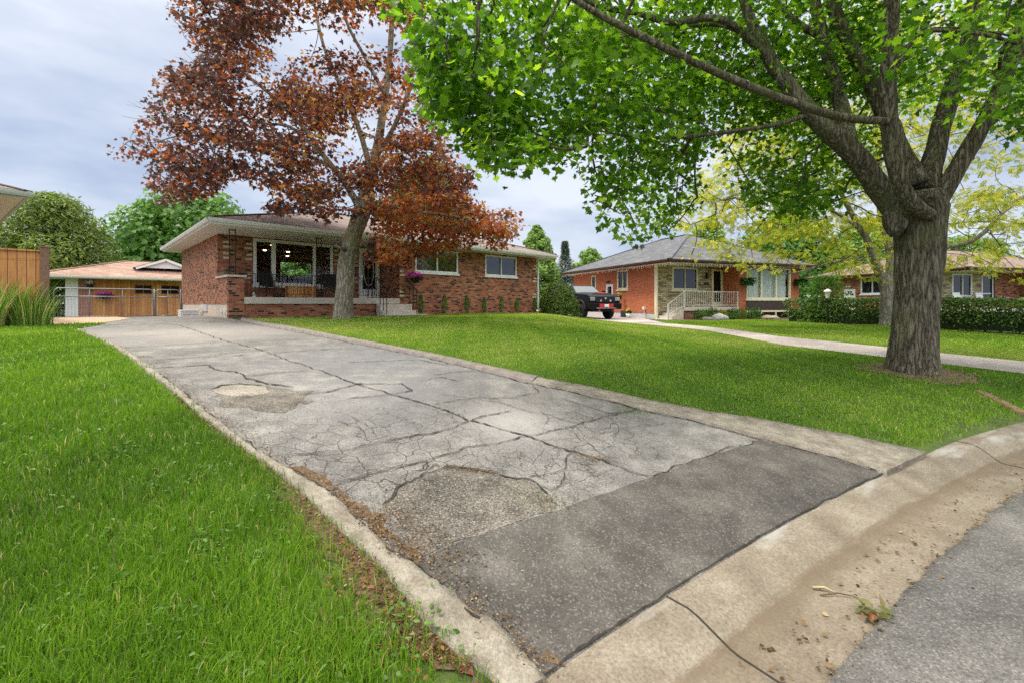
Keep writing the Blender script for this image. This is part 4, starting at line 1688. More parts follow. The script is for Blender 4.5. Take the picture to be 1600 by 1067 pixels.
# the living room behind the picture window
m = MB()
m.face([(.2, 1.85, zl(1.7)), (6.1, 1.85, zl(1.7)), (6.1, 9.1, zl(1.7)), (.2, 9.1, zl(1.7))])
m.face([(.2, 9.1, zl(3.9)), (6.1, 9.1, zl(3.9)), (6.1, 1.85, zl(3.9)), (.2, 1.85, zl(3.9))])
m.face([(6.1, 1.85, zl(1.7)), (6.1, 9.1, zl(1.7)), (6.1, 9.1, zl(3.9)), (6.1, 1.85, zl(3.9))])
m.face([(.2, 9.1, zl(1.7)), (.2, 1.85, zl(1.7)), (.2, 1.85, zl(3.9)), (.2, 9.1, zl(3.9))])
m.build("living_room", M['interior'], house1)
frB = Frame((0, 9.27), X1, Y1)
window(house1, frB, 4.3, 6.0, zl(2.9), zl(3.75), [(5.1, .06)], glass='glass_clear', fw=.06, sill=False)
M['lamp'] = bpy.data.materials.new("ceiling_lamp_glow")
M['lamp'].use_nodes = True
M['lamp'].cycles.emission_sampling = 'NONE'
M['lamp'].node_tree.nodes["Principled BSDF"].inputs["Emission Color"].default_value = (1, .72, .42, 1)
M['lamp'].node_tree.nodes["Principled BSDF"].inputs["Emission Strength"].default_value = 7
for x, y in ((2.3, 3.4), (2.6, 5.6), (3.6, 5.6), (4.2, 7.6)):
    MB().lathe([(0, 0), (.06, .0), (.07, .02), (.07, .03)], 16, (x, y, zl(3.86))).build("ceiling_lamp", M['lamp'], house1)
# door: white storm door with oval glass
d = MB()
for a, b, c, e in ((5.24, 5.33, zl(1.67), zl(3.86)), (6.11, 6.2, zl(1.67), zl(3.86)), (5.33, 6.11, zl(3.76), zl(3.86))):
    frW.box(d, a, b, c, e, -.1, .03)
door = d.build("door", M['white'], house1, bevel=.005)
d = MB()
frW.box(d, 5.33, 5.41, zl(1.69), zl(3.76), -.06, -.01); frW.box(d, 6.03, 6.11, zl(1.69), zl(3.76), -.06, -.01); frW.box(d, 5.41, 6.03, zl(3.66), zl(3.76), -.06, -.01); frW.box(d, 5.41, 6.03, zl(1.69), zl(2.08), -.06, -.012)
d.build("storm_frame", M['white'], door)
d = MB(); frW.box(d, 5.40, 6.04, zl(2.07), zl(3.67), -.045, -.035); d.build("pane", M['glass_dark'], door)
d = MB(); frW.box(d, 5.33, 6.11, zl(1.69), zl(3.76), -.1, -.085); d.build("inner_panel", mk_plain("dark_green_door", (.03, .045, .035), .5), door)
pts = [frW.pt(5.72 + .235 * math.cos(a), zl(2.9) + .66 * math.sin(a), -.03) for a in np.linspace(0, 2 * math.pi, 41)]
MB().tube(pts, .02, 6, False).build("oval_trim", M['cream'], door, True)
d = MB(); frW.box(d, 5.36, 5.39, zl(2.5), zl(2.68), -.01, .03); d.build("handle", M['silver'], door)
hip_roof(house1, -.65, 15.29, -.85, 9.95, WT, 1.66, 4.75, 9.9)
# paired iron posts under the porch roof
def iron_post(x, y, z0, z1):
    m = MB()
    for dx in (0, .18):
        m.box(x + dx - .014, x + dx + .014, y - .014, y + .014, z0, z1)
    for k in range(9):
        z = z0 + (z1 - z0) * (k + .5) / 9
        if k % 3 == 1:
            m.tube([(x + .09 + .07 * math.cos(a), y, z + .07 * math.sin(a)) for a in np.linspace(0, 6.3, 14)], .006, 5, False)
    m.box(x - .03, x + .21, y - .03, y + .03, z0, z0 + .012)
    m.box(x - .014, x + .194, y - .012, y + .012, z1 - .05, z1 - .02)
    return m.build("porch_post", M['black'], house1)
iron_post(.04, .10, zl(2.40), WT); iron_post(2.86, .08, zl(1.67), WT); iron_post(4.9, .08, zl(1.67), WT)
# porch railing
m = MB()
m.beam((.48, .06, zl(2.47)), (5.2, .06, zl(2.47)), .035, .02); m.beam((.48, .06, zl(1.78)), (5.2, .06, zl(1.78)), .025, .015)
x = .55
while x < 5.2:
    m.box(x - .007, x + .007, .053, .067, zl(1.78), zl(2.47)); x += .125
m.build("porch_railing", M['black'], house1)
for x in (5.24, 6.6):
    m = MB()
    m.beam((x, .05, zl(2.52)), (x, -.85, zl(1.98)), .035, .022)
    for y, b, t_ in ((.05, .74, zl(2.52)), (-.82, .09, zl(2.0)), (-.28, .5, zl(2.31)), (-.55, .25, zl(2.15))):
        m.box(x - .012, x + .012, y - .012, y + .012, b, t_)
    m.build("stair_railing", M['black'], house1)
# downspout along the right corner, its foot on the lawn
m = MB(); m.box(14.66, 14.74, -.10, -.02, .2, WT); m.beam((14.70, -.08, .22), (14.72, -.6, .05), .085, .065); m.beam((14.72, -.58, .06), (15.1, -2.0, .0), .09, .07)
m.build("downspout", M['white'], house1)

# things on and round the porch
def on_h1(u, v, w):
    return (*h1(u, v), w)

def patio_chair(u, v, a, label):
    t = thing("patio_chair", label, "chair", on_h1(u, v, 1.67), H1A + a, "dark chairs on the porch")
    m = MB(); m.grid([[(-.25, -.24, .40), (.25, -.24, .40)], [(-.25, 0, .37), (.25, 0, .37)], [(-.25, .22, .40), (.25, .22, .40)]]); m.build("seat", M['black'], t)
    m = MB(); m.grid([[(-.25, .23, .42), (.25, .23, .42)], [(-.25, .34, .72), (.25, .34, .72)], [(-.24, .42, .98), (.24, .42, .98)]]); m.build("backrest", M['black'], t)
    for s in (-1, 1):
        MB().tube([(s * .27, -.27, 0), (s * .27, -.25, .40), (s * .27, -.24, .60)], .013, 6).build("leg", M['black'], t)
        MB().tube([(s * .27, .30, 0), (s * .27, .22, .40), (s * .26, .43, 1.0)], .013, 6).build("leg", M['black'], t)
        MB().tube([(s * .28, -.26, .60), (s * .28, .0, .62), (s * .27, .30, .62)], .018, 6).build("armrest", M['black'], t)
    return t
patio_chair(1.5, .85, .2, "black patio chair left of the wooden chest on the porch")
patio_chair(3.75, .9, -.2, "black patio chair right of the wooden chest on the porch")
t = thing("wooden_chest", "orange cedar chest with plank front standing on the porch under the window", "chest", on_h1(2.76, 1.38, 1.67), H1A)
m = MB()
for k in range(7):
    m.box(-.53 + k * .152, -.53 + k * .152 + .146, -.2, -.17, .03, .42)
m.box(-.53, .53, -.17, .2, .03, .42); m.build("box", M['cedar'], t)
MB().box(-.56, .56, -.225, .22, .42, .455).build("lid", M['cedar'], t, bevel=.005)
m = MB().lathe([(.06, 0), (.075, .02), (.05, .05), (.045, .09), (.06, .12), (.035, .17), (.0, .19)], 12)
o = m.build("ornament", M['white'], None, True, loc=on_h1(.9, .6, 1.67)); tag(o, "small white ornament standing on the porch floor beside the pier", "ornament")


def flower_mass(name, c, rx, ry, rz, n, mat, parent, size=.05, drop=.0, seed=0):
    d = rand_unit(n)
    d[:, 2] = np.where(d[:, 2] < -.25, -d[:, 2] * .4, d[:, 2])
    C = np.array(c) + d * np.array([rx, ry, rz]) * (.75 + .35 * RNG.random((n, 1)))
    C[:, 2] -= drop * (np.abs(d[:, 0]) ** 2)
    return leaves(name, C, d + RNG.normal(size=(n, 3)) * .3, RNG.normal(size=(n, 3)), size * (.7 + .6 * RNG.random(n)), mat, parent, LEAF_MAPLE_LO)


M['green_fol'] = mk_leaf("plant_leaves", [(0, (.02, .06, .012)), (.5, (.05, .13, .02)), (1, (.11, .22, .04))])
t = thing("planter_flowers", "pink flowers in low trough on the porch pier coping", "flowers", on_h1(.02, .8, 2.40), H1A)
MB().hexa([(-.08, -.55, 0), (.08, -.55, 0), (.08, .55, 0), (-.08, .55, 0)], [(-.11, -.58, .12), (.11, -.58, .12), (.11, .58, .12), (-.11, .58, .12)]).build("trough", M['post_wood'], t)
flower_mass("foliage", (0, 0, .14), .14, .6, .08, 160, M['green_fol'], t)
flower_mass("blossoms", (0, 0, .17), .13, .55, .09, 70, M['pink'], t, .055)

def hanging_basket(label, loc, rz, rx, mat, pot, group=None, fall=.12, wire=.5, name="hanging_basket", fol=160, n=420, rz_=.16):
    t = thing(name, label, "hanging basket", loc, rz, group)
    MB().lathe([(.05, -.30), (.14, -.26), (rx * .62, -.08), (rx * .66, -.04), (rx * .6, -.05)], 18).build("pot", pot, t, True)
    flower_mass("foliage", (0, 0, -.02), rx * .95, rx * .8, rz_, fol, M['green_fol'], t, .07, fall)
    if n:
        flower_mass("blossoms", (0, 0, .02), rx, rx * .85, rz_ * 1.1, n, mat, t, .06, fall)
    m = MB()
    for k in range(3):
        a = k * 2.1
        m.tube([(rx * .6 * math.cos(a), rx * .6 * math.sin(a), -.05), (0, 0, wire)], .004, 4)
    m.build("wire", M['black'], t)
    return t
hanging_basket("bright magenta petunias in dark basket hanging on the brick house beside its steps", on_h1(6.78, -.42, 2.62), H1A, .40, M['magenta'], M['black'], rz_=.15)
m = MB(); m.tube([on_h1(6.78, 0, 3.2), on_h1(6.78, -.3, 3.24), on_h1(6.78, -.42, 3.12)], .01, 6); m.build("basket_bracket", M['black'], None)
o = bpy.data.objects["basket_bracket"]; o.parent = house1; o.matrix_parent_inverse = house1.matrix_basis.inverted()

# seven little cedars along the wall
M['cedar_fol'] = mk_leaf("little_cedar_leaves", [(0, (.03, .10, .015)), (.5, (.07, .2, .03)), (1, (.14, .32, .06))])
def small_cedar(u, h, label):
    x, y = h1(u, -.38)
    t = thing("small_cedar", label, "shrub", (x, y, float(zg(x, y))), 0, "young cedars along the brick wall")
    MB().tube([(0, 0, -.05), (0, 0, h * .6)], [.015, .006], 5).build("stem", M['post_wood'], t)
    n = 700
    z = RNG.random(n) ** .9
    r = .125 * np.sin(np.pi * np.clip(z * .86 + .12, 0, 1)) ** .6 * (.75 + .35 * RNG.random(n))
    a = RNG.uniform(0, 6.28, n)
    C = np.stack([r * np.cos(a), r * np.sin(a), .03 + z * h * .95], 1)
    D = np.stack([np.cos(a) * .5, np.sin(a) * .5, np.full(n, 1.0)], 1) + RNG.normal(size=(n, 3)) * .3
    leaves("foliage", C, np.stack([np.cos(a), np.sin(a), np.full(n, .2)], 1) + RNG.normal(size=(n, 3)) * .4, D, .075, M['cedar_fol'], t, LEAF_NARROW)
ords = ["first from the porch steps", "second from the steps, under the left window", "third from the steps, between both windows", "fourth from the steps, middle of the row", "fifth from the steps, under right window", "sixth from the steps, next to last", "the last, beside the yew"]
for i, (u, h) in enumerate(((7.07, .82), (8.29, .86), (9.56, .84), (10.61, .76), (11.72, .80), (12.79, .76), (14.11, .78))):
    small_cedar(u, h, "young green cedar by brick wall, " + ords[i].split(",")[0] + ("," + ords[i].split(",")[1] if "," in ords[i] else ""))

# white slatted vent box leaning at the side wall
t = thing("slatted_box", "white slatted window well cover standing on the driveway by house wall", "cover", on_h1(-.4, 4.55, .93), H1A)
for k in range(4):
    MB().box(-.32, .3, -.34, .34, .03 + k * .068, .075 + k * .068).build("slat", M['white'], t, bevel=.004)
MB().box(-.28, .26, -.30, .30, 0, .28).build("box", M['concrete_grey'], t)

# ---- garage at the end of the drive
garage = thing("garage", "low cedar and brick garage with pinkish roof at the end of the driveway", "garage", (*GAP, .60), GAA)
frG = Frame((0, 0), X1, NY)
GT = 2.28
op = [(3.0, 3.85, 1.45, 2.0), (4.3, 5.25, 1.45, 2.0)]
m = MB(); wall(m, (0, 0), X1, NY, (1.12, 8.6), (-.3, GT), op); m.build("cedar_wall", M['cedar'], garage)
m = MB(); wall(m, (0, 0), X1, NY, (.5, 1.12), (-.3, GT)); m.build("brick_panel", mk_brick("pale_jointed_brick", [(0, (.3, .08, .05)), (1, (.42, .14, .09))], (.48, .36, .28), mort=.012), garage)
m = MB(); m.box(-.03, .5, -.03, .1, -.3, GT); wall(m, (0, 0), Y1, NX, (.1, 7), (-.3, GT)); m.build("white_corner", M['white'], garage)
m = MB(); wall(m, (8.6, 0), Y1, X1, (.0, 7), (-.3, GT)); wall(m, (0, 7), X1, Y1, (0, 8.6), (-.3, GT)); m.build("wall", M['white'], garage)
for u0, u1, a, b in op:
    window(garage, frG, u0, u1, a, b, [((u0 + u1) / 2, .05)], mat='post_wood', glass='glass_dark', fw=.045, sill=False)
    backing(garage, frG, u0, u1, a, b, 'interior_dark', .3)
for u in (1.2, 2.25, 2.72, 4.05):
    m = MB(); frG.box(m, u, u + .09, -.1, GT, 0, .03); m.build("trim_board", M['cedar'], garage)
hip_roof(garage, -1.35, 9.2, -.85, 7.6, GT, 1.25, 2.9, 5.0, mat='shingle_red', fh=.14)
# vent gable on the roof
m = MB()
m.face([(3.3, .6, 3.10), (5.9, .6, 3.10), (4.6, .6, 3.62)])
m.build("gable_vent", M['soffit'], garage)
m = MB(); m.beam((3.1, .50, 3.04), (4.62, .50, 3.66), .12, .14); m.beam((6.1, .50, 3.04), (4.58, .50, 3.66), .12, .14)
m.build("gable_trim", M['white'], garage)
m = MB(); m.face([(3.0, .42, 3.10), (4.6, .42, 3.75), (4.6, 3.0, 3.75), (3.0, 3.0, 3.10)]); m.face([(6.2, 3.0, 3.10), (4.6, 3.0, 3.75), (4.6, .42, 3.75), (6.2, .42, 3.10)])
m.build("gable_roof", M['shingle_grey'], garage)
m = MB(); m.box(4.05, 4.3, -.6, -.4, GT - .05, GT - .002); m.build("soffit_light", M['black'], garage)


def on_g(u, v, z):
    c, s = math.cos(GAA), math.sin(GAA)
    return (GAP[0] + c * u - s * v, GAP[1] + s * u + c * v, z)


hanging_basket("round white and purple flower ball hanging under the garage eave", on_g(1.0, -.35, 2.62), GAA, .22, M['whitepurple'], M['black'], "flower baskets on the garage front", .0, .3, rz_=.22)
hanging_basket("wide magenta flower box fixed to the garage wall by its brick panel", on_g(1.62, -.28, 2.02), GAA, .42, M['magenta'], M['black'], "flower baskets on the garage front", .10, .3, rz_=.1)

# ---- the wire gates across the drive
def gate(u0, u1, label, z0=.10, z1=1.42, n=4):
    a = Vector(h1(0, 9.27)); d = -Vector((math.cos(H1A), math.sin(H1A)))
    p = a + d * u1
    zb = float(zg(*(a + d * (u0 + u1) / 2))) + .0
    t = thing("metal_gate", label, "gate", (p.x, p.y, zb), H1A, "grey tube gates across the driveway")
    L = u1 - u0
    r = .14
    pts = [(0, 0, z0), (0, 0, z1 - r)] + [(r - r * math.cos(x), 0, z1 - r + r * math.sin(x)) for x in np.linspace(.2, 1.57, 6)] + \
          [(L - r + r * math.sin(x), 0, z1 - r + r * math.cos(x)) for x in np.linspace(0, 1.4, 6)] + [(L, 0, z1 - r), (L, 0, z0), (0, 0, z0)]
    MB().tube(pts, .02, 8, False).build("frame", M['steel'], t, True)
    m = MB(); m.tube([(0, 0, z1 - .34), (L, 0, z1 - .34)], .02, 8)
    m.tube([(0, 0, z0 + .12), (L, 0, z0 + .12)], .014, 6)
    for k in range(1, n):
        m.tube([(L * k / n, 0, z0), (L * k / n, 0, z1 if k != n // 2 or n < 3 else z1)], .012, 6)
    m.build("rail", M['steel'], t, True)
    m = MB()
    x = .1
    while x < L:
        m.box(x - .003, x + .003, -.003, .003, z0, z1 - .34); x += .105
    z = z0 + .1
    while z < z1 - .34:
        m.box(0, L, .003, .008, z - .003, z + .003); z += .105
    m.build("wire_mesh", M['steel'], t)
    MB().tube([(L + .05, 0, -.2), (L + .05, 0, z1 + .02)], .03, 8).build("gate_post", M['steel'], t, True)
    return t


gate(.08, .98, "narrow grey tube and wire gate leaf beside the brick house wall", n=2)
gate(1.08, 4.3, "wide grey tube and wire gate leaf across the driveway", n=3)

# ---- cedar fence at the left
fdir = Vector((-math.cos(H1A), -math.sin(H1A)))
FP = Vector((-10.76, 10.6))
fz = float(zg(*FP))
fence = thing("wooden_fence", "orange brown board fence with square weathered end post at left lawn edge", "fence", (FP.x, FP.y, fz), H1A + math.pi)
MB().box(-.075, .075, -.075, .075, -.3, 1.80).build("post", M['post_wood'], fence, bevel=.006)
m = MB(); m.box(-.09, .09, -.09, .09, 1.80, 1.83); m.build("post_cap", M['post_wood'], fence)
m = MB(); m.box(.076, 3.2, -.012, .012, -.12, 1.52); m.build("board_panel", M['cedar_fence'], fence)
m = MB(); m.box(.076, 3.2, -.02, .02, 1.523, 1.70); m.box(.076, 3.2, -.06, .06, 1.70, 1.735); m.box(.076, 3.2, -.05, .016, 1.49, 1.523)
m.build("top_rail", M['cedar_fence'], fence)
MB().box(3.2, 3.35, -.075, .075, -.3, 1.80).build("post", M['post_wood'], fence, bevel=.006)
m = MB(); m.box(3.35, 5.8, -.012, .012, -.2, 1.52); m.box(3.35, 5.8, -.05, .05, 1.523, 1.735); m.build("board_panel", M['cedar_fence'], fence)


# tall ornamental grass in front of the fence
M['reed'] = mk_leaf("reed_blades", [(0, (.06, .14, .015)), (.5, (.14, .29, .04)), (.8, (.26, .40, .08)), (.88, (.5, .42, .2)), (1, (.58, .47, .26))], .35, 1.4)
def reed_clump(x, y, n, h, label, rad=.3, group="tall grass clumps by the fence"):
    t = thing("ornamental_grass", label, "grass clump", (x, y, float(zg(x, y))), 0, group)
    Vs, Ts, Rs = [], [], []
    for i in range(n):
        a = random.uniform(0, 6.28); r = rad * math.sqrt(random.random())
        b = Vector((r * math.cos(a), r * math.sin(a), 0))
        hh = h * random.uniform(.55, 1.08)
        le = random.gauss(.0, .22) * hh; aa = random.uniform(0, 6.28)
        out = Vector((math.cos(a), math.sin(a), 0)) * (r / rad) * hh * .35 + Vector((math.cos(aa), math.sin(aa), 0)) * le * .5
        w = random.uniform(.007, .014)
        sd = Vector((-math.sin(aa), math.cos(aa), 0)) * w
        k = len(Vs)
        seg = 4
        for j in range(seg + 1):
            f = j / seg
            c = b + out * f * f + Vector((0, 0, hh * (f - .12 * f * f)))
            ww = sd * (1 - f) ** .6 if j < seg else sd * .05
            Vs += [tuple(c - ww), tuple(c + ww)]
        for j in range(seg):
            q = k + 2 * j
            Ts += [(q, q + 1, q + 3), (q, q + 3, q + 2)]
        Rs += [random.random() * .86 if random.random() < .85 else random.uniform(.88, 1)] * (seg * 2)
    mesh_np("blades", np.array(Vs), np.array(Ts), M['reed'], t, np.array(Rs))
    return t


for i, (px, Z, n, h, lb) in enumerate(((-4, 10.0, 420, 1.2, "tallest green ornamental grass clump by the fence, at the photo edge"), (28, 10.2, 380, 1.15, "green ornamental grass clump with pale plumes in the middle of fence panel"), (-30, 9.4, 300, 1.2, "ornamental grass clump beyond the others along the fence"), (50, 10.15, 170, .85, "small drying grass clump with straw stalks beside the fence post"))):
    reed_clump((px - 800) / 719 * Z, Z, n, h, lb, .34)

# ---- the neighbour's house at the left edge: only its eave shows
NLA = math.atan2(.793, .609)
NLP = (-14.0, 11.9)
nl = thing("neighbour_house", "neighbouring house of which only the pale green eave corner shows at left", "house", (*NLP, .95), NLA)
# local: the corner near the photo is the front right one (u = 0), the house runs to u = -9
GT2 = 3.28
M['pale_green'] = mk_plain("pale_green_trim", (.46, .54, .50), .5, var=.06)
m = MB()
wall(m, (-9, 0), X1, NY, (0, 9), (-.4, GT2), [(2, 4, 1.2, 2.4)]); wall(m, (0, 0), Y1, X1, (0, 8), (-.4, GT2)); wall(m, (-9, 0), Y1, NX, (0, 8), (-.4, GT2)); wall(m, (-9, 8), X1, Y1, (0, 9), (-.4, GT2))
m.build("wall", M['brick_dark'], nl)
window(nl, Frame((-9, 0), X1, NY), 2, 4, 1.2, 2.4, [(3, .06)], glass='glass_mirror')
hip_roof(nl, -9.7, .9, -.9, 8.9, GT2, 1.6, -5.5, -3.4, fascia='pale_green', gut='pale_green', soff='soffit', fh=.15)

# ---- the orange brick bungalow next door
B2 = .50
zl2 = lambda w: w - B2
house2 = thing("brick_house", "orange brick bungalow with ledge stone front and grey hip roof", "house", (*H2P, B2), H2A)
W2 = zl2(3.66)
FV = -1.2
frA = Frame((0, 0), X1, NY); frF = Frame((0, FV), X1, NY); frL = Frame((0, 0), Y1, NX)
m = MB(); wall(m, (0, 0), X1, NY, (0, 4.0), (-.1, W2), [(1.1, 3.0, zl2(2.25), zl2(3.58))]); m.build("stone_wall", M['stone'], house2)
m = MB()
wall(m, (0, 0), X1, NY, (4.0, 4.95), (-.1, W2), [(4.05, 4.93, zl2(1.26), zl2(3.5))])
wall(m, (4.95, FV), Y1, NX, (0, -FV), (-.1, W2))
wall(m, (0, FV), X1, NY, (4.95, 9.95), (.55, W2), [(5.5, 9.15, zl2(1.07), zl2(3.62))])
wall(m, (0, FV), X1, NY, (4.95, 5.5), (-.3, .55)); wall(m, (0, FV), X1, NY, (9.15, 9.95), (-.3, .55))
wall(m, (0, 0), Y1, NX, (.0, 9.7), (.55, W2), [(2.75, 3.9, zl2(2.35), zl2(3.58)), (6.5, 7.1, zl2(2.5), zl2(3.45)), (4.4, 5.25, zl2(.9), zl2(2.75))])
wall(m, (9.95, FV), Y1, X1, (0, 10.9), (-.3, W2)); wall(m, (0, 9.7), X1, Y1, (0, 9.95), (-.3, W2))
m.build("wall", M['brick_orange'], house2)
m = MB(); m.box(.02, .3, .0, 9.7, -.4, .55); m.build("foundation", M['concrete_grey'], house2)
m = MB(); m.box(-.02, .02, 2.5, 3.5, .05, .5); m.build("basement_window", M['glass_dark'], house2)
m = MB(); m.box(-.07, .03, -.08, .12, -.1, W2); m.build("corner_trim", M['cream'], house2)
# front windows, door
window(house2, frA, 1.1, 3.0, zl2(2.25), zl2(3.58), [(2.05, .05)], mat='cream', glass='glass_dark', fw=.10, sill_mat='cream')
backing(house2, frA, 1.1, 3.0, zl2(2.25), zl2(3.58), 'interior_dark')
dd = MB()
for a, b, c, e in ((4.05, 4.13, zl2(1.26), zl2(3.5)), (4.85, 4.93, zl2(1.26), zl2(3.5)), (4.13, 4.85, zl2(3.42), zl2(3.5)), (4.13, 4.2, zl2(1.27), zl2(3.42)), (4.78, 4.85, zl2(1.27), zl2(3.42)), (4.2, 4.78, zl2(1.27), zl2(1.55)), (4.2, 4.78, zl2(2.12), zl2(2.2))):
    frA.box(dd, a, b, c, e, -.06, .03)
door2 = dd.build("door", M['cream'], house2, bevel=.004)
dd = MB(); frA.box(dd, 4.19, 4.79, zl2(1.5), zl2(3.43), -.03, -.02); dd.build("pane", M['glass_dark'], door2)
dd = MB(); frA.box(dd, 4.13, 4.85, zl2(1.26), zl2(3.43), -.1, -.09); dd.build("inner_panel", mk_plain("dark_red_door", (.09, .02, .02), .5), door2)
dd = MB(); frA.box(dd, 3.46, 3.76, zl2(2.58), zl2(2.72), .0, .10); dd.build("mailbox", M['black'], house2, bevel=.01)
dd = MB(); frA.box(dd, 3.58, 3.7, zl2(2.95), zl2(3.2), .03, .15); frA.box(dd, 3.62, 3.66, zl2(3.2), zl2(3.32), .0, .1); dd.build("wall_lamp", M['black'], house2, bevel=.01)
# the big front window over a dark panel, basement windows below
wb = window(house2, frF, 5.5, 9.15, zl2(1.72), zl2(3.62), [(6.72, .09), (7.93, .09)], mat='cream', glass='glass_clear', fw=.10, sill_mat='cream', out=.05)
curtain(house2, frF, 5.6, 7.3, zl2(1.8), zl2(3.55)); curtain(house2, frF, 7.35, 9.05, zl2(1.8), zl2(3.55), d=.2)
backing(house2, frF, 5.5, 9.15, zl2(1.72), zl2(3.62), 'interior', .5)
m = MB()
k = 5.5
while k < 9.14:
    frF.box(m, k + .004, min(k + .148, 9.15), zl2(1.07), zl2(1.63), -.06, .03); k += .152
frF.box(m, 5.5, 9.15, zl2(1.07), zl2(1.63), -.1, .018)
m.build("brown_panel", M['brown_panel'], house2)
m = MB()
for a, b, c, e in ((5.5, 9.15, zl2(.95), zl2(1.055)), (5.5, 9.15, zl2(.33), zl2(.43)), (5.5, 5.58, zl2(.43), zl2(.95)), (9.07, 9.15, zl2(.43), zl2(.95)), (6.7, 6.78, zl2(.43), zl2(.95)), (7.9, 7.98, zl2(.43), zl2(.95))):
    frF.box(m, a, b, c, e, -.1, .02)
o = m.build("basement_window", M['cream'], house2)
m = MB(); frF.box(m, 5.55, 9.1, zl2(.4), zl2(.98), -.08, -.06); m.build("pane", M['glass_dark'], o)
# side windows and door
window(house2, frL, 2.75, 3.9, zl2(2.35), zl2(3.58), [(3.3, .05)], mat='cream', glass='glass_dark', fw=.10, sill_mat='cream'); backing(house2, frL, 2.75, 3.9, zl2(2.35), zl2(3.58), 'interior_dark')
window(house2, frL, 6.5, 7.1, zl2(2.5), zl2(3.45), mat='cream', glass='glass_dark', fw=.09, sill_mat='cream')
m = MB(); frL.box(m, 4.4, 5.25, zl2(.9), zl2(2.75), -.1, -.02); o = m.build("side_door", M['white'], house2)
m = MB(); frL.box(m, 4.6, 5.05, zl2(1.9), zl2(2.6), -.02, -.012); m.build("pane", M['glass_dark'], o)
for v in (4.72, 4.95):
    m = MB(); m.tube([(-.01, v, zl2(2.95)), (-.14, v - .02, zl2(2.86))], [.035, .055], 8); m.build("flood_lamp", M['black'], house2)
m = MB(); m.tube([(-.05, 1.04, -.1), (-.05, 1.04, .62), (-.1, 1.04, .7)], .02, 6); m.box(-.14, .0, .98, 1.12, .6, .78); m.build("gas_pipe", M['white'], house2)
# porch
m = MB(); m.box(.9, 4.945, FV, -.005, zl2(1.05), zl2(1.26)); m.build("porch_floor", M['slab'], house2, bevel=.01)
m = MB(); m.box(1.0, 4.945, FV + .08, -.005, -.2, zl2(1.05)); m.build("porch_base", M['brick_dark'], house2)
for i in range(4):
    m = MB(); m.box(.9 - .27 * (i + 1) - .02, .9 - .27 * i - .001, FV + .03, -.06, -.3, zl2(1.26) - .165 * (i + 1)); m.build("step", M['slab'], house2, bevel=.008)
M['rail_white'] = mk_plain("white_railing_paint", (.66, .64, .58), .5)
m = MB()
y = FV + .05
m.beam((.95, y, zl2(2.14)), (4.9, y, zl2(2.14)), .03, .025); m.beam((.95, y, zl2(1.36)), (4.9, y, zl2(1.36)), .03, .025)
m.beam((-.15, y, zl2(1.42)), (.95, y, zl2(2.12)), .03, .025); m.beam((-.15, y, zl2(.85)), (.95, y, zl2(1.36)), .03, .025)
k = 1.05
while k < 4.9:
    m.box(k - .007, k + .007, y - .007, y + .007, zl2(1.36), zl2(2.13)); k += .14
k = -.05
while k < .95:
    f = (k + .15) / 1.1
    m.box(k - .007, k + .007, y - .007, y + .007, zl2(.85) + .51 * f, zl2(1.42) + .7 * f); k += .115
for k, a, b in ((-.16, .0, zl2(1.46)), (.95, zl2(1.26), zl2(2.18)), (4.9, zl2(1.26), zl2(2.18))):
    m.box(k - .025, k + .025, y - .025, y + .025, a, b)
m.build("porch_railing", M['rail_white'], house2)
# roof
hip_roof(house2, -.68, 10.63, -1.85, 10.4, W2, 2.25, 3.0, 5.6, along='y', mat='shingle_grey', fascia='gutter_brown', soff='cream', fh=.16, gut='gutter_brown')
m = MB(); m.lathe([(.0, 0), (.14, 0), (.14, .16), (.2, .18), (.16, .26), (0, .28)], 10, (3.1, 5.4, W2 + 1.7)); m.lathe([(.0, 0), (.14, 0), (.14, .16), (.2, .18), (.16, .26), (0, .28)], 10, (3.3, 6.6, W2 + 1.75)); m.build("roof_vent", M['shingle_grey'], house2)


def on_h2(u, v, w):
    return (*h2(u, v), w)


# icicle lights under the eaves
t = thing("string_lights", "white icicle string lights hanging along the brown eave of the orange house", "string lights", (*H2P, B2), H2A)
m = MB(); m.tube([(-.69, 10.2, W2 - .02), (-.69, -1.86, W2 - .02), (6.0, -1.86, W2 - .02)], .006, 4); m.build("cord", M['white'], t)
rr = random.Random(3)
k = 0.0
while k < 12 + 6.6:
    x, y = (-.69, 10.2 - k) if k < 12 else (-.69 + (k - 12), -1.86)
    L = rr.choice((.08, .14, .2, .11, .17))
    m = MB(); m.box(x - .004, x + .004, y - .004, y + .004, W2 - .02 - L, W2 - .02)
    for j in range(3):
        z = W2 - .04 - L * (j + .5) / 3
        m.box(x - .008, x + .008, y - .008, y + .008, z - .01, z + .01)
    k += rr.uniform(.13, .25)
    m.build("strand", M['white'], t)

M['fern'] = mk_leaf("fern_fronds", [(0, (.02, .06, .015)), (.6, (.05, .13, .03)), (1, (.1, .22, .05))])
def fern(label, loc):
    t = thing("hanging_fern", label, "hanging plant", loc, 0, "ferns hanging at the big window")
    MB().lathe([(.03, -.16), (.09, -.15), (.12, -.02), (.1, -.02)], 12).build("pot", M['post_wood'], t, True)
    n = 90
    a = RNG.uniform(0, 6.28, n); e = RNG.uniform(-.5, .9, n)
    D = np.stack([np.cos(a), np.sin(a), e], 1)
    leaves("fronds", np.tile([0, 0, .0], (n, 1)) + D * .03, np.stack([-np.cos(a) * e, -np.sin(a) * e, np.ones(n)], 1), D, .36 + .14 * RNG.random(n), M['fern'], t, LEAF_PINNATE, droop=.55)
    MB().tube([(0, 0, 0), (0, 0, .62)], .004, 4).build("wire", M['black'], t)
    return t
fern("dark green fern hanging beside the porch, left of the big curtained window", on_h2(5.3, FV - .3, 2.82))
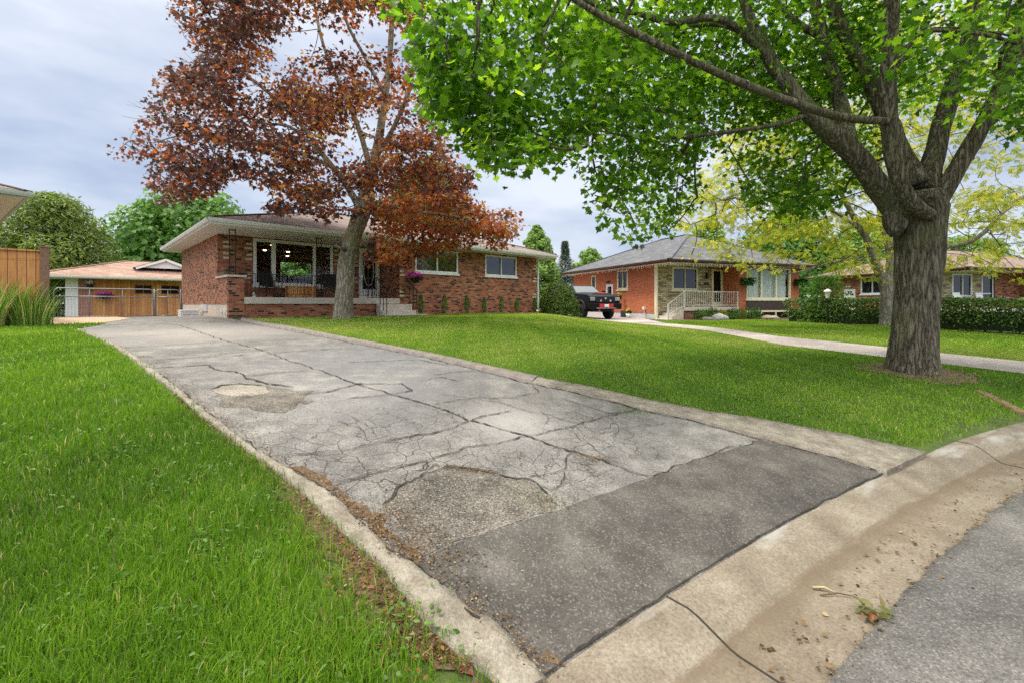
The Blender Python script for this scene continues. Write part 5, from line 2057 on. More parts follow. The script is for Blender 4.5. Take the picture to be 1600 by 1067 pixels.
fern("dark green fern hanging at the house corner, right of the big curtained window", on_h2(9.75, FV - .3, 2.86))

# planting in front of the neighbour's porch
M['bush_fol'] = mk_leaf("border_leaves", [(0, (.025, .07, .012)), (.5, (.07, .17, .025)), (1, (.15, .29, .05))])
M['bush_yel'] = mk_leaf("golden_leaves", [(0, (.12, .17, .02)), (.5, (.28, .30, .04)), (1, (.45, .40, .07))])
def bush(name, label, x, y, rx, rz, n, mat, size, group=None, tmpl=LEAF_OVAL, cat="plant"):
    t = thing(name, label, cat, (x, y, float(zg(x, y))), 0, group)
    MB().tube([(0, 0, -.05), (.02, 0, rz * .8)], [.02, .008], 5).build("stem", M['post_wood'], t)
    d = rand_unit(n); d[:, 2] = np.abs(d[:, 2])
    lump = 1 + .22 * np.array([mnoise.noise(Vector(q * 2.4) + Vector((x, y, 0))) for q in d])
    C = d * np.array([rx, rx, rz]) * (lump * (.55 + .5 * RNG.random(n) ** .5))[:, None]
    C[:, 2] += .04
    leaves("foliage", C, d + RNG.normal(size=(n, 3)) * .5, d * np.array([1, 1, .2]) + RNG.normal(size=(n, 3)) * .5 + np.array([0, 0, -.1]), size * (.6 + .7 * RNG.random(n)), mat, t, tmpl)
    return t
gp = "plants in the bed before the stone porch"
bl = ["leftmost green plant in the bed, next to the porch steps", "bright green bushy plant behind the pale rock", "golden flowering plant in the middle of the porch bed", "low dark green plant in front of the golden one", "broad green plant below the porch railing, right of the golden one", "tall green plant at the right end of the porch bed", "green plant under the fern at the edge of basement window"]
for i, (u, v, r, z, mt) in enumerate(((1.5, -1.75, .38, .55, 'bush_fol'), (2.35, -1.7, .45, .6, 'bush_fol'), (3.15, -1.75, .3, .5, 'bush_yel'), (3.2, -2.25, .28, .3, 'bush_fol'), (4.0, -1.75, .5, .62, 'bush_fol'), (4.85, -1.75, .45, .66, 'bush_fol'), (5.6, -1.75, .4, .58, 'bush_fol'))):
    x, y = h2(u, v)
    bush("border_plant", bl[i], x, y, r, z, 420, M[mt], .10, gp)
def rock(label, u, v, rx, rz, seed, mat):
    x, y = h2(u, v)
    o = MB().sphere((0, 0, rz * .5), rx, rx * .7, rz, 14, 9, .3, seed).build("garden_rock", mat, None, True, loc=(x, y, float(zg(x, y))))
    tag(o, label, "rock", "rocks edging the porch bed")
rk = mk_plain("pale_rock", (.42, .41, .42), .9, var=.25, scale=12); rk2 = mk_plain("pinkish_rock", (.46, .36, .3), .9, var=.25, scale=12)
rock("pale grey round rock in the bed near the steps", 2.2, -2.45, .42, .24, 1, rk)
rock("dark low rock left of the pale round rock", 1.4, -2.4, .3, .13, 5, mk_plain("dark_rock", (.2, .19, .19), .9, var=.25, scale=12))
rock("pinkish flat rock under the basement window", 6.0, -2.4, .5, .16, 9, rk2)
x, y = h2(9.4, -2.2)
bush("golden_shrub", "small golden green shrub at the right corner of the orange house", x, y, .75, .85, 900, M['bush_yel'], .11, cat="shrub")
# flower pot on the neighbour's drive
x, y = h2(-.35, 2.2)
t = thing("flower_pot", "pot of yellow flowers standing by the grey foundation behind the truck", "flower pot", (x, y, float(zg(x, y)) + .02), 0)
MB().lathe([(.0, 0), (.12, 0), (.17, .26), (.15, .26), (.13, .2)], 14).build("pot", M['white'], t, True)
flower_mass("foliage", (0, 0, .32), .2, .2, .16, 120, M['green_fol'], t, .08); flower_mass("blossoms", (0, 0, .42), .18, .18, .14, 60, M['yellowflower'], t, .07)
# yellow basket on that side wall
hanging_basket("small yellow flowers hanging on the orange brick side wall", on_h2(-.3, 1.6 + 1.6, 2.0), H2A, .16, M['yellowflower'], M['black'], wire=.35, n=90, fol=80)

# ---- the third bungalow, far right
B3 = .50
zl3 = lambda w: w - B3
house3 = thing("brick_house", "brown brick bungalow with rust roof behind the hedge and big maple trunk", "house", (*H3P, B3), H3A)
W3 = zl3(3.42)
frA = Frame((0, 0), X1, NY); frL = Frame((0, 0), Y1, NX)
m = MB(); wall(m, (0, 0), X1, NY, (0, 3.2), (-.2, W3), [(.9, 2.5, zl3(1.9), zl3(3.36))]); m.build("stone_wall", M['stone'], house3)
m = MB()
wall(m, (0, 0), X1, NY, (3.2, 6.4), (-.2, W3), [(3.25, 4.2, zl3(1.2), zl3(3.3))]); wall(m, (6.4, -1.2), Y1, NX, (0, 1.2), (-.2, W3)); wall(m, (0, -1.2), X1, NY, (6.4, 11), (-.2, W3), [(7.6, 9.8, zl3(1.8), zl3(3.3))])
wall(m, (0, 0), Y1, NX, (0, 9.0), (-.2, W3), [(3.6, 5.4, zl3(2.15), zl3(3.4)), (5.85, 6.8, zl3(.6), zl3(2.55))]); wall(m, (11, -1.2), Y1, X1, (0, 10.2), (-.2, W3)); wall(m, (0, 9), X1, Y1, (0, 11), (-.2, W3))
m.build("wall", M['brick_red'], house3)
m = MB(); m.box(-.05, .03, -.05, .12, -.1, W3); m.build("corner_trim", M['cream'], house3)
window(house3, frA, .9, 2.5, zl3(1.9), zl3(3.36), [(1.75, .06)], glass='glass_dark', fw=.1); backing(house3, frA, .9, 2.5, zl3(1.9), zl3(3.36), 'interior_dark')
window(house3, frA, 3.25, 4.2, zl3(1.3), zl3(3.3), glass='glass_dark', fw=.09, sill=False, bars=((zl3(2.1), .07),)); backing(house3, frA, 3.25, 4.2, zl3(1.3), zl3(3.3), 'interior_dark')
window(house3, Frame((0, -1.2), X1, NY), 7.6, 9.8, zl3(1.8), zl3(3.3), [(8.7, .06)], glass='glass_mirror')
window(house3, frL, 3.6, 5.4, zl3(2.15), zl3(3.4), [(4.5, .06)], glass='glass_dark', fw=.09); backing(house3, frL, 3.6, 5.4, zl3(2.15), zl3(3.4), 'interior_dark')
m = MB(); frL.box(m, 5.85, 6.8, zl3(.6), zl3(2.55), -.1, .0); o = m.build("side_door", M['white'], house3)
m = MB()
c0 = (6.32, zl3(2.08))
for a0 in np.linspace(.05, math.pi - .5, 4):
    pts = [frL.pt(c0[0] + r * math.cos(a), c0[1] + r * math.sin(a), .008) for r, a in ((.08, a0), (.34, a0), (.34, a0 + .3), (.34, a0 + .55), (.08, a0 + .55))]
    m.face(pts)
m.build("fan_light", M['glass_dark'], o)
for v in (6.2, 6.45):
    m = MB(); m.tube([(-.01, v, zl3(2.78)), (-.15, v, zl3(2.74))], [.04, .06], 8); m.build("flood_lamp", M['white'], house3)
m = MB(); m.box(.3, 6.38, -1.5, -.01, -.3, zl3(1.2)); m.build("porch_floor", M['slab'], house3)
for x in (1.95, 2.15):
    m = MB(); m.box(x - .02, x + .02, -1.42, -1.38, zl3(1.2), W3); m.build("porch_post", M['black'], house3)
hip_roof(house3, -.7, 11.7, -2.0, 9.7, W3, 1.75, 4.0, 7.0, mat='shingle_rust', fascia='gutter_brown', soff='cream', gut='gutter_brown')


def on_h3(u, v, w):
    c, s = math.cos(H3A), math.sin(H3A)
    return (H3P[0] + c * u - s * v, H3P[1] + s * u + c * v, w)


hanging_basket("magenta and red flowers on the porch of the far right brick house", on_h3(2.9, -1.45, 1.72), 0, .42, M['magenta'], M['white'], rz_=.14, wire=.01, name="flower_pot")
for u, lb in ((.6, "white porch chair left of the porch posts at the far right house"), (2.35, "white porch chair between window and door at the far right house")):
    t = thing("porch_chair", lb, "chair", on_h3(u, -.8, 1.2), H3A, "white chairs on the far porch")
    MB().box(-.28, .28, -.26, .26, .38, .42).build("seat", M['white'], t, bevel=.01)
    m = MB(); m.hexa([(-.28, .22, .42), (.28, .22, .42), (.28, .26, .42), (-.28, .26, .42)], [(-.26, .34, .95), (.26, .34, .95), (.26, .38, .95), (-.26, .38, .95)]); m.build("backrest", M['white'], t)
    for sx in (-1, 1):
        for sy in (-1, 1):
            MB().box(sx * .24 - .02, sx * .24 + .02, sy * .22 - .02, sy * .22 + .02, 0, .38).build("leg", M['white'], t)
t = thing("wind_chime", "small white bell shaped wind chime hanging under the far right eave", "wind chime", on_h3(5.4, -1.6, 3.3), 0)
MB().tube([(0, 0, -.3), (0, 0, .1)], .008, 4).build("cord", M['white'], t); MB().lathe([(.14, -.62), (.12, -.5), (.07, -.36), (.01, -.3)], 12).build("bell", M['white'], t, True)
# a white house glimpsed between the two bungalows' roofs is not shown; the hedge, shrub and lamp in front of house three
M['hedge_fol'] = mk_leaf("hedge_leaves", [(0, (.022, .05, .01)), (.5, (.06, .13, .02)), (.9, (.13, .23, .035)), (1, (.2, .28, .05))], .25)
def hedge(p0, p1, w, h, n, label, size=.085):
    a, b = Vector(p0), Vector(p1)
    d = (b - a); L = d.length; d.normalize()
    t = thing("hedge", label, "hedge", (a.x, a.y, float(zg(a.x, a.y))), math.atan2(d.y, d.x))
    rel = lambda u: float(zg(*(a + d * u))) - float(zg(a.x, a.y))
    u = RNG.uniform(0, L, n); f = RNG.random(n)
    side = RNG.random(n)
    y = np.where(side < .42, -w / 2, np.where(side < .7, w / 2, RNG.uniform(-w / 2, w / 2, n)))
    z = np.where(side < .7, h * f ** .7, h)
    lump = np.array([mnoise.noise(Vector((q * 1.3, r * 2, s * 1.6))) for q, r, s in zip(u, y, z)])
    y = y * (1 + .22 * lump) + RNG.normal(size=n) * .05
    z = z * (1 + .06 * lump) + RNG.normal(size=n) * .03
    # thin, gappy foot
    keepm = RNG.random(n) < np.clip((z / h - .10) * 3.2, .05, 1)
    u, y, z, side = u[keepm], y[keepm], z[keepm], side[keepm]
    zz = np.array([rel(q) for q in u])
    Nn = np.stack([RNG.normal(size=len(u)) * .5, np.sign(y) * (side < .7), (side >= .7) * 1.0 + .2], 1) + RNG.normal(size=(len(u), 3)) * .55
    leaves("foliage", np.stack([u, y, z + zz], 1), Nn, RNG.normal(size=(len(u), 3)) + np.array([0, 0, .2]), size * (.6 + .7 * RNG.random(len(u))), M['hedge_fol'], t, LEAF_OVAL)
    m = MB()
    k = .2
    while k < L:
        for j in range(3):
            q = rel(k)
            m.tube([(k + random.gauss(0, .05), random.gauss(0, .05), q - .05), (k + random.gauss(0, .12), random.gauss(0, .1), q + h * .45), (k + random.gauss(0, .2), random.gauss(0, .18), q + h * .9)], [.022, .015, .006], 5)
        k += .42
    m.build("stems", M['post_wood'], t)
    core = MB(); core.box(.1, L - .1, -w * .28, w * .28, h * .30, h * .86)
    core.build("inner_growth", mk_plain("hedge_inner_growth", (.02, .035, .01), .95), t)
    return t
hedge((17.75, 8.9), (14.15, 23.3), .95, 1.1, 26000, "long clipped dark green hedge with thin leggy foot across the right lawn")

def layered_shrub(name, label, x, y, rx, h, n, mat, size, tmpl=LEAF_NARROW, tiers=9, cat="shrub"):
    t = thing(name, label, cat, (x, y, float(zg(x, y))), 0)
    MB().tube([(0, 0, -.05), (.03, .02, h * .5), (0, 0, h * .95)], [.06, .04, .015], 6).build("trunk", M['post_wood'], t)
    k = RNG.integers(0, tiers, n)
    f = (k + .5) / tiers
    r = rx * (1 - .55 * f ** 1.5) * np.sqrt(RNG.random(n)) * (.8 + .3 * np.sin(k * 2.3 + RNG.integers(0, 6, n)))
    a = RNG.uniform(0, 6.28, n)
    C = np.stack([r * np.cos(a), r * np.sin(a), .08 + f * h * .95 + .05 * RNG.normal(size=n) - .10 * r / rx], 1)
    D = np.stack([np.cos(a), np.sin(a), np.full(n, -.15)], 1) + RNG.normal(size=(n, 3)) * .45
    leaves("foliage", C, np.array([0, 0, 1.0]) + RNG.normal(size=(n, 3)) * .45, D, size * (.6 + .7 * RNG.random(n)), mat, t, tmpl)
    return t
M['yew_fol'] = mk_leaf("yew_needles", [(0, (.02, .045, .008)), (.5, (.06, .12, .016)), (1, (.18, .27, .035))], .25)
x, y = P(1290, 490, 21.5)[:2]
layered_shrub("spreading_shrub", "layered green shrub between orange house and hedge, behind the small lamp", x, y, 1.2, 2.35, 4400, M['bush_fol'], .16)
x, y = P(1293, 480, 20.0)[:2]
t = thing("garden_lamp", "small white lantern on a slim post in front of the layered shrub", "lamp post", (x, y, float(zg(x, y))), 0)
zt = 1.45 + (475 - 452) / 719 * 20 - float(zg(x, y))
MB().tube([(0, 0, -.1), (0, 0, zt - .42)], .03, 8).build("pole", M['black'], t)
MB().lathe([(.02, zt - .42), (.07, zt - .40), (.12, zt - .12), (.12, zt - .1)], 6).build("lantern_glass", mk_plain("milky_lantern", (.75, .75, .68), .4), t)
MB().lathe([(.16, zt - .12), (.13, zt - .06), (.02, zt)], 6).build("lantern_cap", M['white'], t)

# yew at the brick house's right corner
x, y = 2.45, 23.9
t = thing("yew_shrub", "round dark green yew bush between brick house and black truck", "shrub", (x, y, float(zg(x, y))), 0)
MB().tube([(0, 0, -.1), (0, 0, .9)], [.08, .03], 6).build("trunk", M['post_wood'], t)
n = 9000
d = rand_unit(n); d[:, 2] = np.abs(d[:, 2]) * 1.0 - .12 * (RNG.random(n) < .3)
lump = np.array([mnoise.noise(Vector(q * 2.6)) * .5 + mnoise.noise(Vector(q * 6)) * .25 for q in d])
C = d * np.array([1.02, 1.02, 1.68]) * (1 + .28 * lump - .16 * RNG.random(n) ** 2)[:, None]
C[:, 2] = np.maximum(C[:, 2], .03)
leaves("foliage", C, d + RNG.normal(size=(n, 3)) * .6, d * .8 + np.array([0, 0, .5]) + RNG.normal(size=(n, 3)) * .5, .13 * (.6 + .6 * RNG.random(n)), M['yew_fol'], t, LEAF_NARROW)
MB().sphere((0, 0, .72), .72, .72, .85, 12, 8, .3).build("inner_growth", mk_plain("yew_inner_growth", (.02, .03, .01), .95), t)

# ---- the black pickup on the neighbour's drive
M['carpaint'] = NT("black_car_paint").color((.006, .006, .007)).rough(.35).set(Coat_Weight=.0, Specular_IOR_Level=.18).m
M['red_paint'] = NT("red_paint").color((.55, .02, .03)).rough(.3).m
M['tyre'] = mk_plain("tyre_rubber", (.016, .016, .016), .85)
M['headlamp'] = NT("headlamp_lens").color((.25, .26, .28)).rough(.08).set(Coat_Weight=1.0).m
M['plate'] = mk_plain("plate_white", (.72, .75, .74), .5)
HD = Vector((.365, -.931))
tf = P(946, 480, 25.2)
tcx, tcy = tf.x - HD.x * 2.95, tf.y - HD.y * 2.95
truck = thing("pickup_truck", "black pickup truck with red hood graphic parked beside the orange brick house", "truck", (tcx, tcy, float(zg(tf.x, tf.y)) + .02), math.atan2(-.365, -.931))


def arch(cy, r=.53, n=9, zc=.46, zb=.55):
    a0 = math.asin((zb - zc) / r)
    return [(cy + r * math.cos(a), zc + r * math.sin(a)) for a in np.linspace(a0, math.pi - a0, n)]


prof = [(2.84, .58), (2.92, .78), (2.92, 1.08), (2.86, 1.27), (2.62, 1.37), (1.25, 1.46), (-.95, 1.43), (-2.9, 1.42), (-2.92, .62)]
prof += [(y, z) for y, z in reversed(arch(-1.85))] + [(y, z) for y, z in reversed(arch(1.9))]
m = MB()
hw = .97
k = len(prof)
m.v = [(-hw, y, z) for y, z in prof] + [(hw, y, z) for y, z in prof]
m.f.append(tuple(range(k))); m.f.append(tuple(reversed(range(k, 2 * k))))
for i in range(k):
    j = (i + 1) % k
    m.f.append((j, i, i + k, j + k))
m.build("body", M['carpaint'], truck, bevel=.035)
m = MB(); m.hexa([(-.78, 1.32, 1.455), (.78, 1.32, 1.455), (.72, 2.62, 1.365), (-.72, 2.62, 1.365)], [(-.6, 1.32, 1.53), (.6, 1.32, 1.53), (.52, 2.56, 1.44), (-.52, 2.56, 1.44)])
m.build("hood", M['carpaint'], truck, bevel=.02)
m = MB(); m.hexa([(-.93, 1.22, 1.44), (.93, 1.22, 1.44), (.93, -1.05, 1.43), (-.93, -1.05, 1.43)], [(-.74, .45, 1.94), (.74, .45, 1.94), (.76, -.85, 1.95), (-.76, -.85, 1.95)])
m.build("cab", M['carpaint'], truck, bevel=.04)
gl = NT("tinted_car_glass").color((.05, .055, .06)).rough(.04).set(Coat_Weight=1.0).m
gl2 = NT("windscreen_glass").color((.13, .155, .17)).rough(.08).set(Coat_Weight=.3).m
def on_face(a, b, c, d, f0, f1, g0, g1, off):
    a, b, c, d = map(Vector, (a, b, c, d))
    n = (b - a).cross(d - a).normalized() * off
    q = lambda u, v: (a * (1 - u) + b * u) * (1 - v) + (d * (1 - u) + c * u) * v + n
    return [q(f0, g0), q(f1, g0), q(f1, g1), q(f0, g1)]
m = MB(); m.face(on_face((.93, 1.22, 1.44), (-.93, 1.22, 1.44), (-.74, .45, 1.94), (.74, .45, 1.94), .06, .94, .12, .9, .008)); m.build("windscreen", gl2, truck)
for sx in (1, -1):
    A_, B_, C_, D_ = (sx * .93, -1.05, 1.43), (sx * .93, 1.22, 1.44), (sx * .74, .45, 1.94), (sx * .76, -.85, 1.95)
    if sx < 0:
        A_, B_, C_, D_ = B_, A_, D_, C_
    for f0, f1 in ((.05, .46), (.52, .92)):
        q = (f0, f1) if sx > 0 else (1 - f1, 1 - f0)
        m = MB(); m.face(on_face(A_, B_, C_, D_, q[0], q[1], .12, .86, .008)); m.build("side_window", gl, truck)
    m = MB(); m.box(sx * .98 if sx > 0 else -1.2, 1.2 if sx > 0 else sx * .98, .98, 1.08, 1.42, 1.62); m.build("mirror", M['carpaint'], truck, bevel=.03)
    m = MB(); m.box(.64 if sx > 0 else -.94, .94 if sx > 0 else -.64, 2.86, 2.945, 1.02, 1.22); m.build("headlight", M['headlamp'], truck, bevel=.02)
    m = MB(); m.lathe([(0, 0), (.06, .0), (.06, .03)], 10); o = m.build("fog_lamp", M['silver'], truck); o.rotation_euler = (R(-90), 0, 0); o.location = (sx * .3, 2.955, 1.03)
    m = MB(); m.box(sx * .45 - .05, sx * .45 + .05, 2.95, 3.09, .44, .52); m.build("tow_hook", M['red_paint'], truck, bevel=.015)
    m = MB(); m.box(sx * .29 - .15, sx * .29 + .15, 3.06, 3.075, .66, .86); m.build("red_panel", M['red_paint'], truck, bevel=.006)
    # flares
    for cy in (1.9, -1.85):
        m = MB()
        rows = []
        for y, z in arch(cy, .54, 11):
            dy, dz = (y - cy), (z - .46)
            rows.append([(sx * .965, y, z), (sx * 1.05, y + dy * .03, z + dz * .03), (sx * 1.05, y + dy * .14, z + dz * .14), (sx * .965, y + dy * .2, z + dz * .2)])
        m.grid(rows if sx > 0 else [r[::-1] for r in rows])
        m.build("wheel_flare", M['tyre'], truck)
    for cy in (1.9, -1.85):
        pr = [(.24, -.14), (.40, -.15), (.435, -.11), (.44, -.04), (.44, .04), (.435, .11), (.40, .15), (.24, .14)]
        m = MB(); m.tube([(x, 0, 0) for r, x in pr], [r for r, x in pr], 28)
        w_ = m.build("wheel", M['tyre'], truck, True, loc=(sx * .86, cy, .44))
        m = MB(); m.tube([(sx * .12, 0, 0), (sx * .146, 0, 0)], [.26, .25], 24)
        for a in range(6):
            th = a * math.pi / 3
            m.beam((sx * .15, .05 * math.cos(th), .05 * math.sin(th)), (sx * .155, .24 * math.cos(th), .24 * math.sin(th)), .05, .02)
        m.build("rim", M['black'] if a else M['steel'], w_)
m = MB(); m.box(-.62, .62, 2.88, 2.955, .92, 1.27); gr = m.build("grille", M['black'], truck, bevel=.02)
m = MB()
for z in (.98, 1.05, 1.12, 1.19):
    m.box(-.58, .58, 2.955, 2.965, z - .012, z + .012)
m.build("grille_bars", M['tyre'], gr)
m = MB(); m.hexa([(-.03, 2.966, 1.10), (.03, 2.966, 1.10), (.03, 2.975, 1.10), (-.03, 2.975, 1.10)], [(-.07, 2.966, 1.2), (.07, 2.966, 1.2), (.07, 2.975, 1.2), (-.07, 2.975, 1.2)]); m.build("emblem", M['silver'], gr)
m = MB(); m.box(-1.0, 1.0, 2.84, 3.055, .56, .88); bp = m.build("bumper", M['carpaint'], truck, bevel=.03)
m = MB(); m.box(-.62, .62, 3.056, 3.07, .60, .645); m.build("skid_trim", M['silver'], bp)
m = MB(); m.box(-.135, .135, 3.06, 3.085, .68, .84); m.build("licence_plate", M['plate'], truck, bevel=.004)
m = MB(); m.hexa([(-.72, 1.45, 1.53), (-.22, 1.45, 1.532), (-.12, 2.5, 1.44), (-.5, 2.5, 1.44)], [(-.6, 1.45, 1.536), (-.22, 1.45, 1.538), (-.12, 2.5, 1.452), (-.5, 2.5, 1.452)]); m.build("hood_graphic", M['red_paint'], truck)
m = MB(); m.box(-.9, .9, -2.85, -1.1, 1.425, 1.44); m.build("bed_cover", M['tyre'], truck)
m = MB(); m.box(-.75, .75, -2.6, 2.6, .42, .6); m.build("chassis", M['tyre'], truck)

# ------------------------------------------------------------------ trees
M['bark_maple'] = mk_bark("grey_brown_furrowed_bark", (.035, .027, .02), (.145, .122, .088), (.30, .262, .20), .13, 17, (.15, .16, .07), 1.0)
M['bark_red'] = mk_bark("mossy_grey_bark", (.11, .095, .07), (.30, .265, .2), (.48, .44, .35), .2, 14, (.24, .25, .11), .8)
M['bark_pale'] = mk_bark("pale_grey_bark", (.12, .105, .09), (.24, .215, .185), (.36, .33, .29), .3, 8, None, .6)
M['bark_far'] = mk_plain("far_bark", (.10, .08, .06), .95, var=.3)
M['leaf_maple'] = mk_leaf("green_maple_leaves", [(0, (.022, .062, .008)), (.45, (.065, .15, .012)), (.8, (.16, .29, .02)), (1, (.34, .44, .04))], .58, 2.5)
M['leaf_red'] = mk_leaf("maroon_maple_leaves", [(0, (.04, .024, .032)), (.36, (.068, .034, .04)), (.55, (.14, .045, .036)), (.71, (.36, .09, .032)), (.85, (.42, .20, .055)), (1, (.20, .23, .07))], .45, 2.1, .42, .38)
M['leaf_locust'] = mk_leaf("golden_locust_leaves", [(0, (.15, .23, .02)), (.5, (.36, .40, .035)), (1, (.62, .55, .06))], .45, 1.6)
M['leaf_mid'] = mk_leaf("mid_green_leaves", [(0, (.035, .10, .018)), (.5, (.09, .21, .035)), (1, (.19, .35, .065))], .35, 1.6)
M['leaf_pale'] = mk_leaf("pale_green_leaves", [(0, (.09, .17, .035)), (.5, (.19, .32, .07)), (1, (.33, .45, .12))], .35, 1.6)
M['leaf_olive'] = mk_leaf("olive_green_sprays", [(0, (.04, .085, .02)), (.4, (.12, .19, .035)), (.8, (.25, .33, .07)), (1, (.36, .42, .10))], .3, 1.5)
M['leaf_spruce'] = mk_leaf("blue_spruce_needles", [(0, (.05, .08, .06)), (.5, (.13, .17, .13)), (1, (.26, .30, .24))], .15, 1.2)


def trunk_mesh(name, pts, rads, mat, parent, ridges=22, amp=.035, n=84, step=.05, seed=0, flare=None):
    p, r = catmull(pts, rads, step)
    z0 = p[0].z
    rows = []
    for i, (c, q) in enumerate(zip(p, r)):
        row = []
        for j in range(n + 1):
            a = 2 * math.pi * (j % n) / n
            d = Vector((math.cos(a), math.sin(a), 0))
            zz = c.z
            v = Vector((d.x * ridges / 6.0, d.y * ridges / 6.0, zz * 1.1 + seed))
            f = abs(mnoise.noise(v)) * 1.6 - .35 + .5 * mnoise.noise(v * 2.1)
            g = .05 * mnoise.noise(Vector((d.x * 1.3, d.y * 1.3, zz * .8 + seed)))
            k = q * (1 + g) + amp * q * 2 * f
            if flare:
                h = max(0.0, zz - z0)
                k += flare * math.exp(-h / .16) * (.55 + .45 * math.sin(a * 5 + seed) + .3 * math.sin(a * 3 + 1))
            row.append((c.x + d.x * k, c.y + d.y * k, c.z))
        rows.append(row)
    m = MB(); m.grid(rows)
    return m.build(name, mat, parent, True)


def rel(pts, o):
    return [Vector(q) - o for q in pts]


# ---- the big green maple
AX, AY = TREE_A
AZ = float(zg(AX, AY))
O = Vector((AX, AY, AZ))
maple = thing("maple_tree", "large green maple with thick furrowed trunk and spreading limbs on the front lawn", "tree", O)
S = AY
tp = [P(1428, 590, S), P(1426, 555, S), P(1430, 500, S), P(1434, 450, S), P(1437, 400, S), P(1438, 355, S), P(1440, 325, S), P(1445, 300, S + .05)]
k = S / 719
trunk_mesh("trunk", rel(tp, O), [33 * k, 30.5 * k, 28.5 * k, 28.5 * k, 29.5 * k, 31 * k, 33.5 * k, 23 * k], M['bark_maple'], maple, 26, .044, 110, .045, 3, .17)
LIMBS = [
    ([P(1412, 345, S), P(1368, 285, S - .05), P(1328, 236, S - .1), P(1275, 188, S - .15), P(1228, 130, S - .1), P(1190, 70, S), P(1163, 0, S + .2), P(1140, -120, S + .5), P(1090, -260, S + .6)], [.25, .21, .19, .165, .14, .11, .09, .06, .03]),
    ([P(1330, 238, S - .08), P(1315, 170, S + .3), P(1292, 80, S + .6), P(1272, 0, S + .9), P(1250, -120, S + 1.3), P(1240, -260, S + 1.6)], [.15, .14, .125, .11, .07, .03]),
    ([P(1455, 338, S - .36), P(1425, 318, S - .46), P(1404, 280, S - .5), P(1392, 220, S - .55), P(1388, 130, S - .7), P(1391, 60, S - .85), P(1393, -10, S - 1.0), P(1380, -150, S - 1.3), P(1350, -280, S - 1.6)], [.12, .135, .14, .135, .125, .12, .105, .07, .03]),
    ([P(1432, 290, S + .1), P(1400, 220, S + .25), P(1368, 145, S + .4), P(1328, 70, S + .5), P(1298, 0, S + .6), P(1270, -110, S + .7), P(1225, -260, S + .6)], [.22, .17, .15, .135, .12, .07, .03]),
    ([P(1447, 300, S + .1), P(1465, 220, S + .2), P(1488, 140, S + .3), P(1512, 70, S + .4), P(1524, 0, S + .5), P(1540, -130, S + .7), P(1600, -280, S + .9)], [.22, .165, .145, .14, .13, .08, .03]),
    ([P(1460, 320, S), P(1495, 265, S - .1), P(1530, 205, S - .2), P(1562, 140, S - .3), P(1588, 65, S - .4), P(1604, -5, S - .5), P(1640, -130, S - .7), P(1720, -240, S - .8)], [.2, .15, .135, .12, .115, .1, .06, .03]),
    ([P(1535, 200, S - .2), P(1575, 172, S - .3), P(1620, 150, S - .4), P(1720, 90, S - .5), P(1850, 20, S - .5)], [.08, .075, .065, .05, .02]),
    ([P(1393, 190, S - .6), P(1330, 186, S - .95), P(1265, 170, S - 1.3), P(1170, 135, S - 1.7), P(1080, 95, S - 2.05), P(1000, 56, S - 2.3), P(930, 20, S - 2.5), P(860, -25, S - 2.7), P(760, -90, S - 2.9)], [.062, .07, .066, .06, .054, .047, .04, .031, .014]),
    ([P(1262, 180, S - .15), P(1210, 196, S - .3), P(1150, 205, S - .45), P(1060, 215, S - .6), P(980, 213, S - .8), P(930, 203, S - 1.0)], [.05, .042, .038, .032, .024, .012]),
    ([P(1205, 95, S - .05), P(1130, 32, S - .3), P(1050, 36, S - .6), P(1000, 22, S - .8), P(940, 12, S - 1.1), P(840, -20, S - 1.4), P(700, 10, S - 2.0)], [.075, .062, .055, .05, .042, .03, .012]),
    ([P(1185, 62, S), P(1120, 38, S + .3), P(1060, 45, S + .8), P(1000, 50, S + 1.2), P(900, 20, S + 1.6)], [.06, .05, .042, .035, .012]),
    ([P(1290, 60, S + .65), P(1250, 40, S + .9), P(1200, -10, S + 1.2), P(1120, -90, S + 1.6)], [.08, .07, .05, .02]),
    ([P(1388, 130, S - .7), P(1430, 60, S - .9), P(1480, 48, S - 1.2), P(1560, 60, S - 1.6), P(1640, 90, S - 1.8)], [.045, .04, .034, .026, .012]),
]
limb_pts = []
for pts, rad in LIMBS:
    p, r = catmull(pts, rad, .12)
    rp = rel(p, O)
    r = [q * .86 for q in r]
    MB().tube(rp, r, 16, True, .16).build("limb", M['bark_maple'], maple, True)
    limb_pts.append([tuple(q) for q in p])
# knob where a limb was cut
m = MB(); m.sphere(P(1453, 312, S - .37) - O, .13, .10, .12, 14, 9, .25, 2); m.build("cut_knob", M['bark_maple'], maple, True)
m = MB(); m.sphere(P(1456, 310, S - .47) - O, .03, .02, .028, 10, 6); m.build("knot_hole", M['crack'], maple, True)
m = MB(); m.sphere(P(1398, 345, S - .1) - O, .17, .17, .26, 14, 9, .3, 5); m.build("burl", M['bark_maple'], maple, True)

MAPLE_POLY = [(560, -60), (590, 5), (612, 30), (640, 45), (648, 100), (655, 150), (672, 185), (700, 205), (735, 235), (760, 262), (800, 268), (832, 252), (868, 264), (905, 238), (935, 235), (935, 262), (905, 268), (915, 300), (935, 335), (962, 375), (1000, 382), (1030, 366), (1052, 365), (1060, 332), (1085, 325), (1100, 290), (1085, 255), (1115, 235), (1145, 245), (1160, 300), (1190, 335), (1240, 345), (1285, 330), (1330, 300), (1380, 300), (1400, 240), (1440, 205), (1500, 200), (1560, 190), (1600, 215), (1700, 260), (1700, -60)]


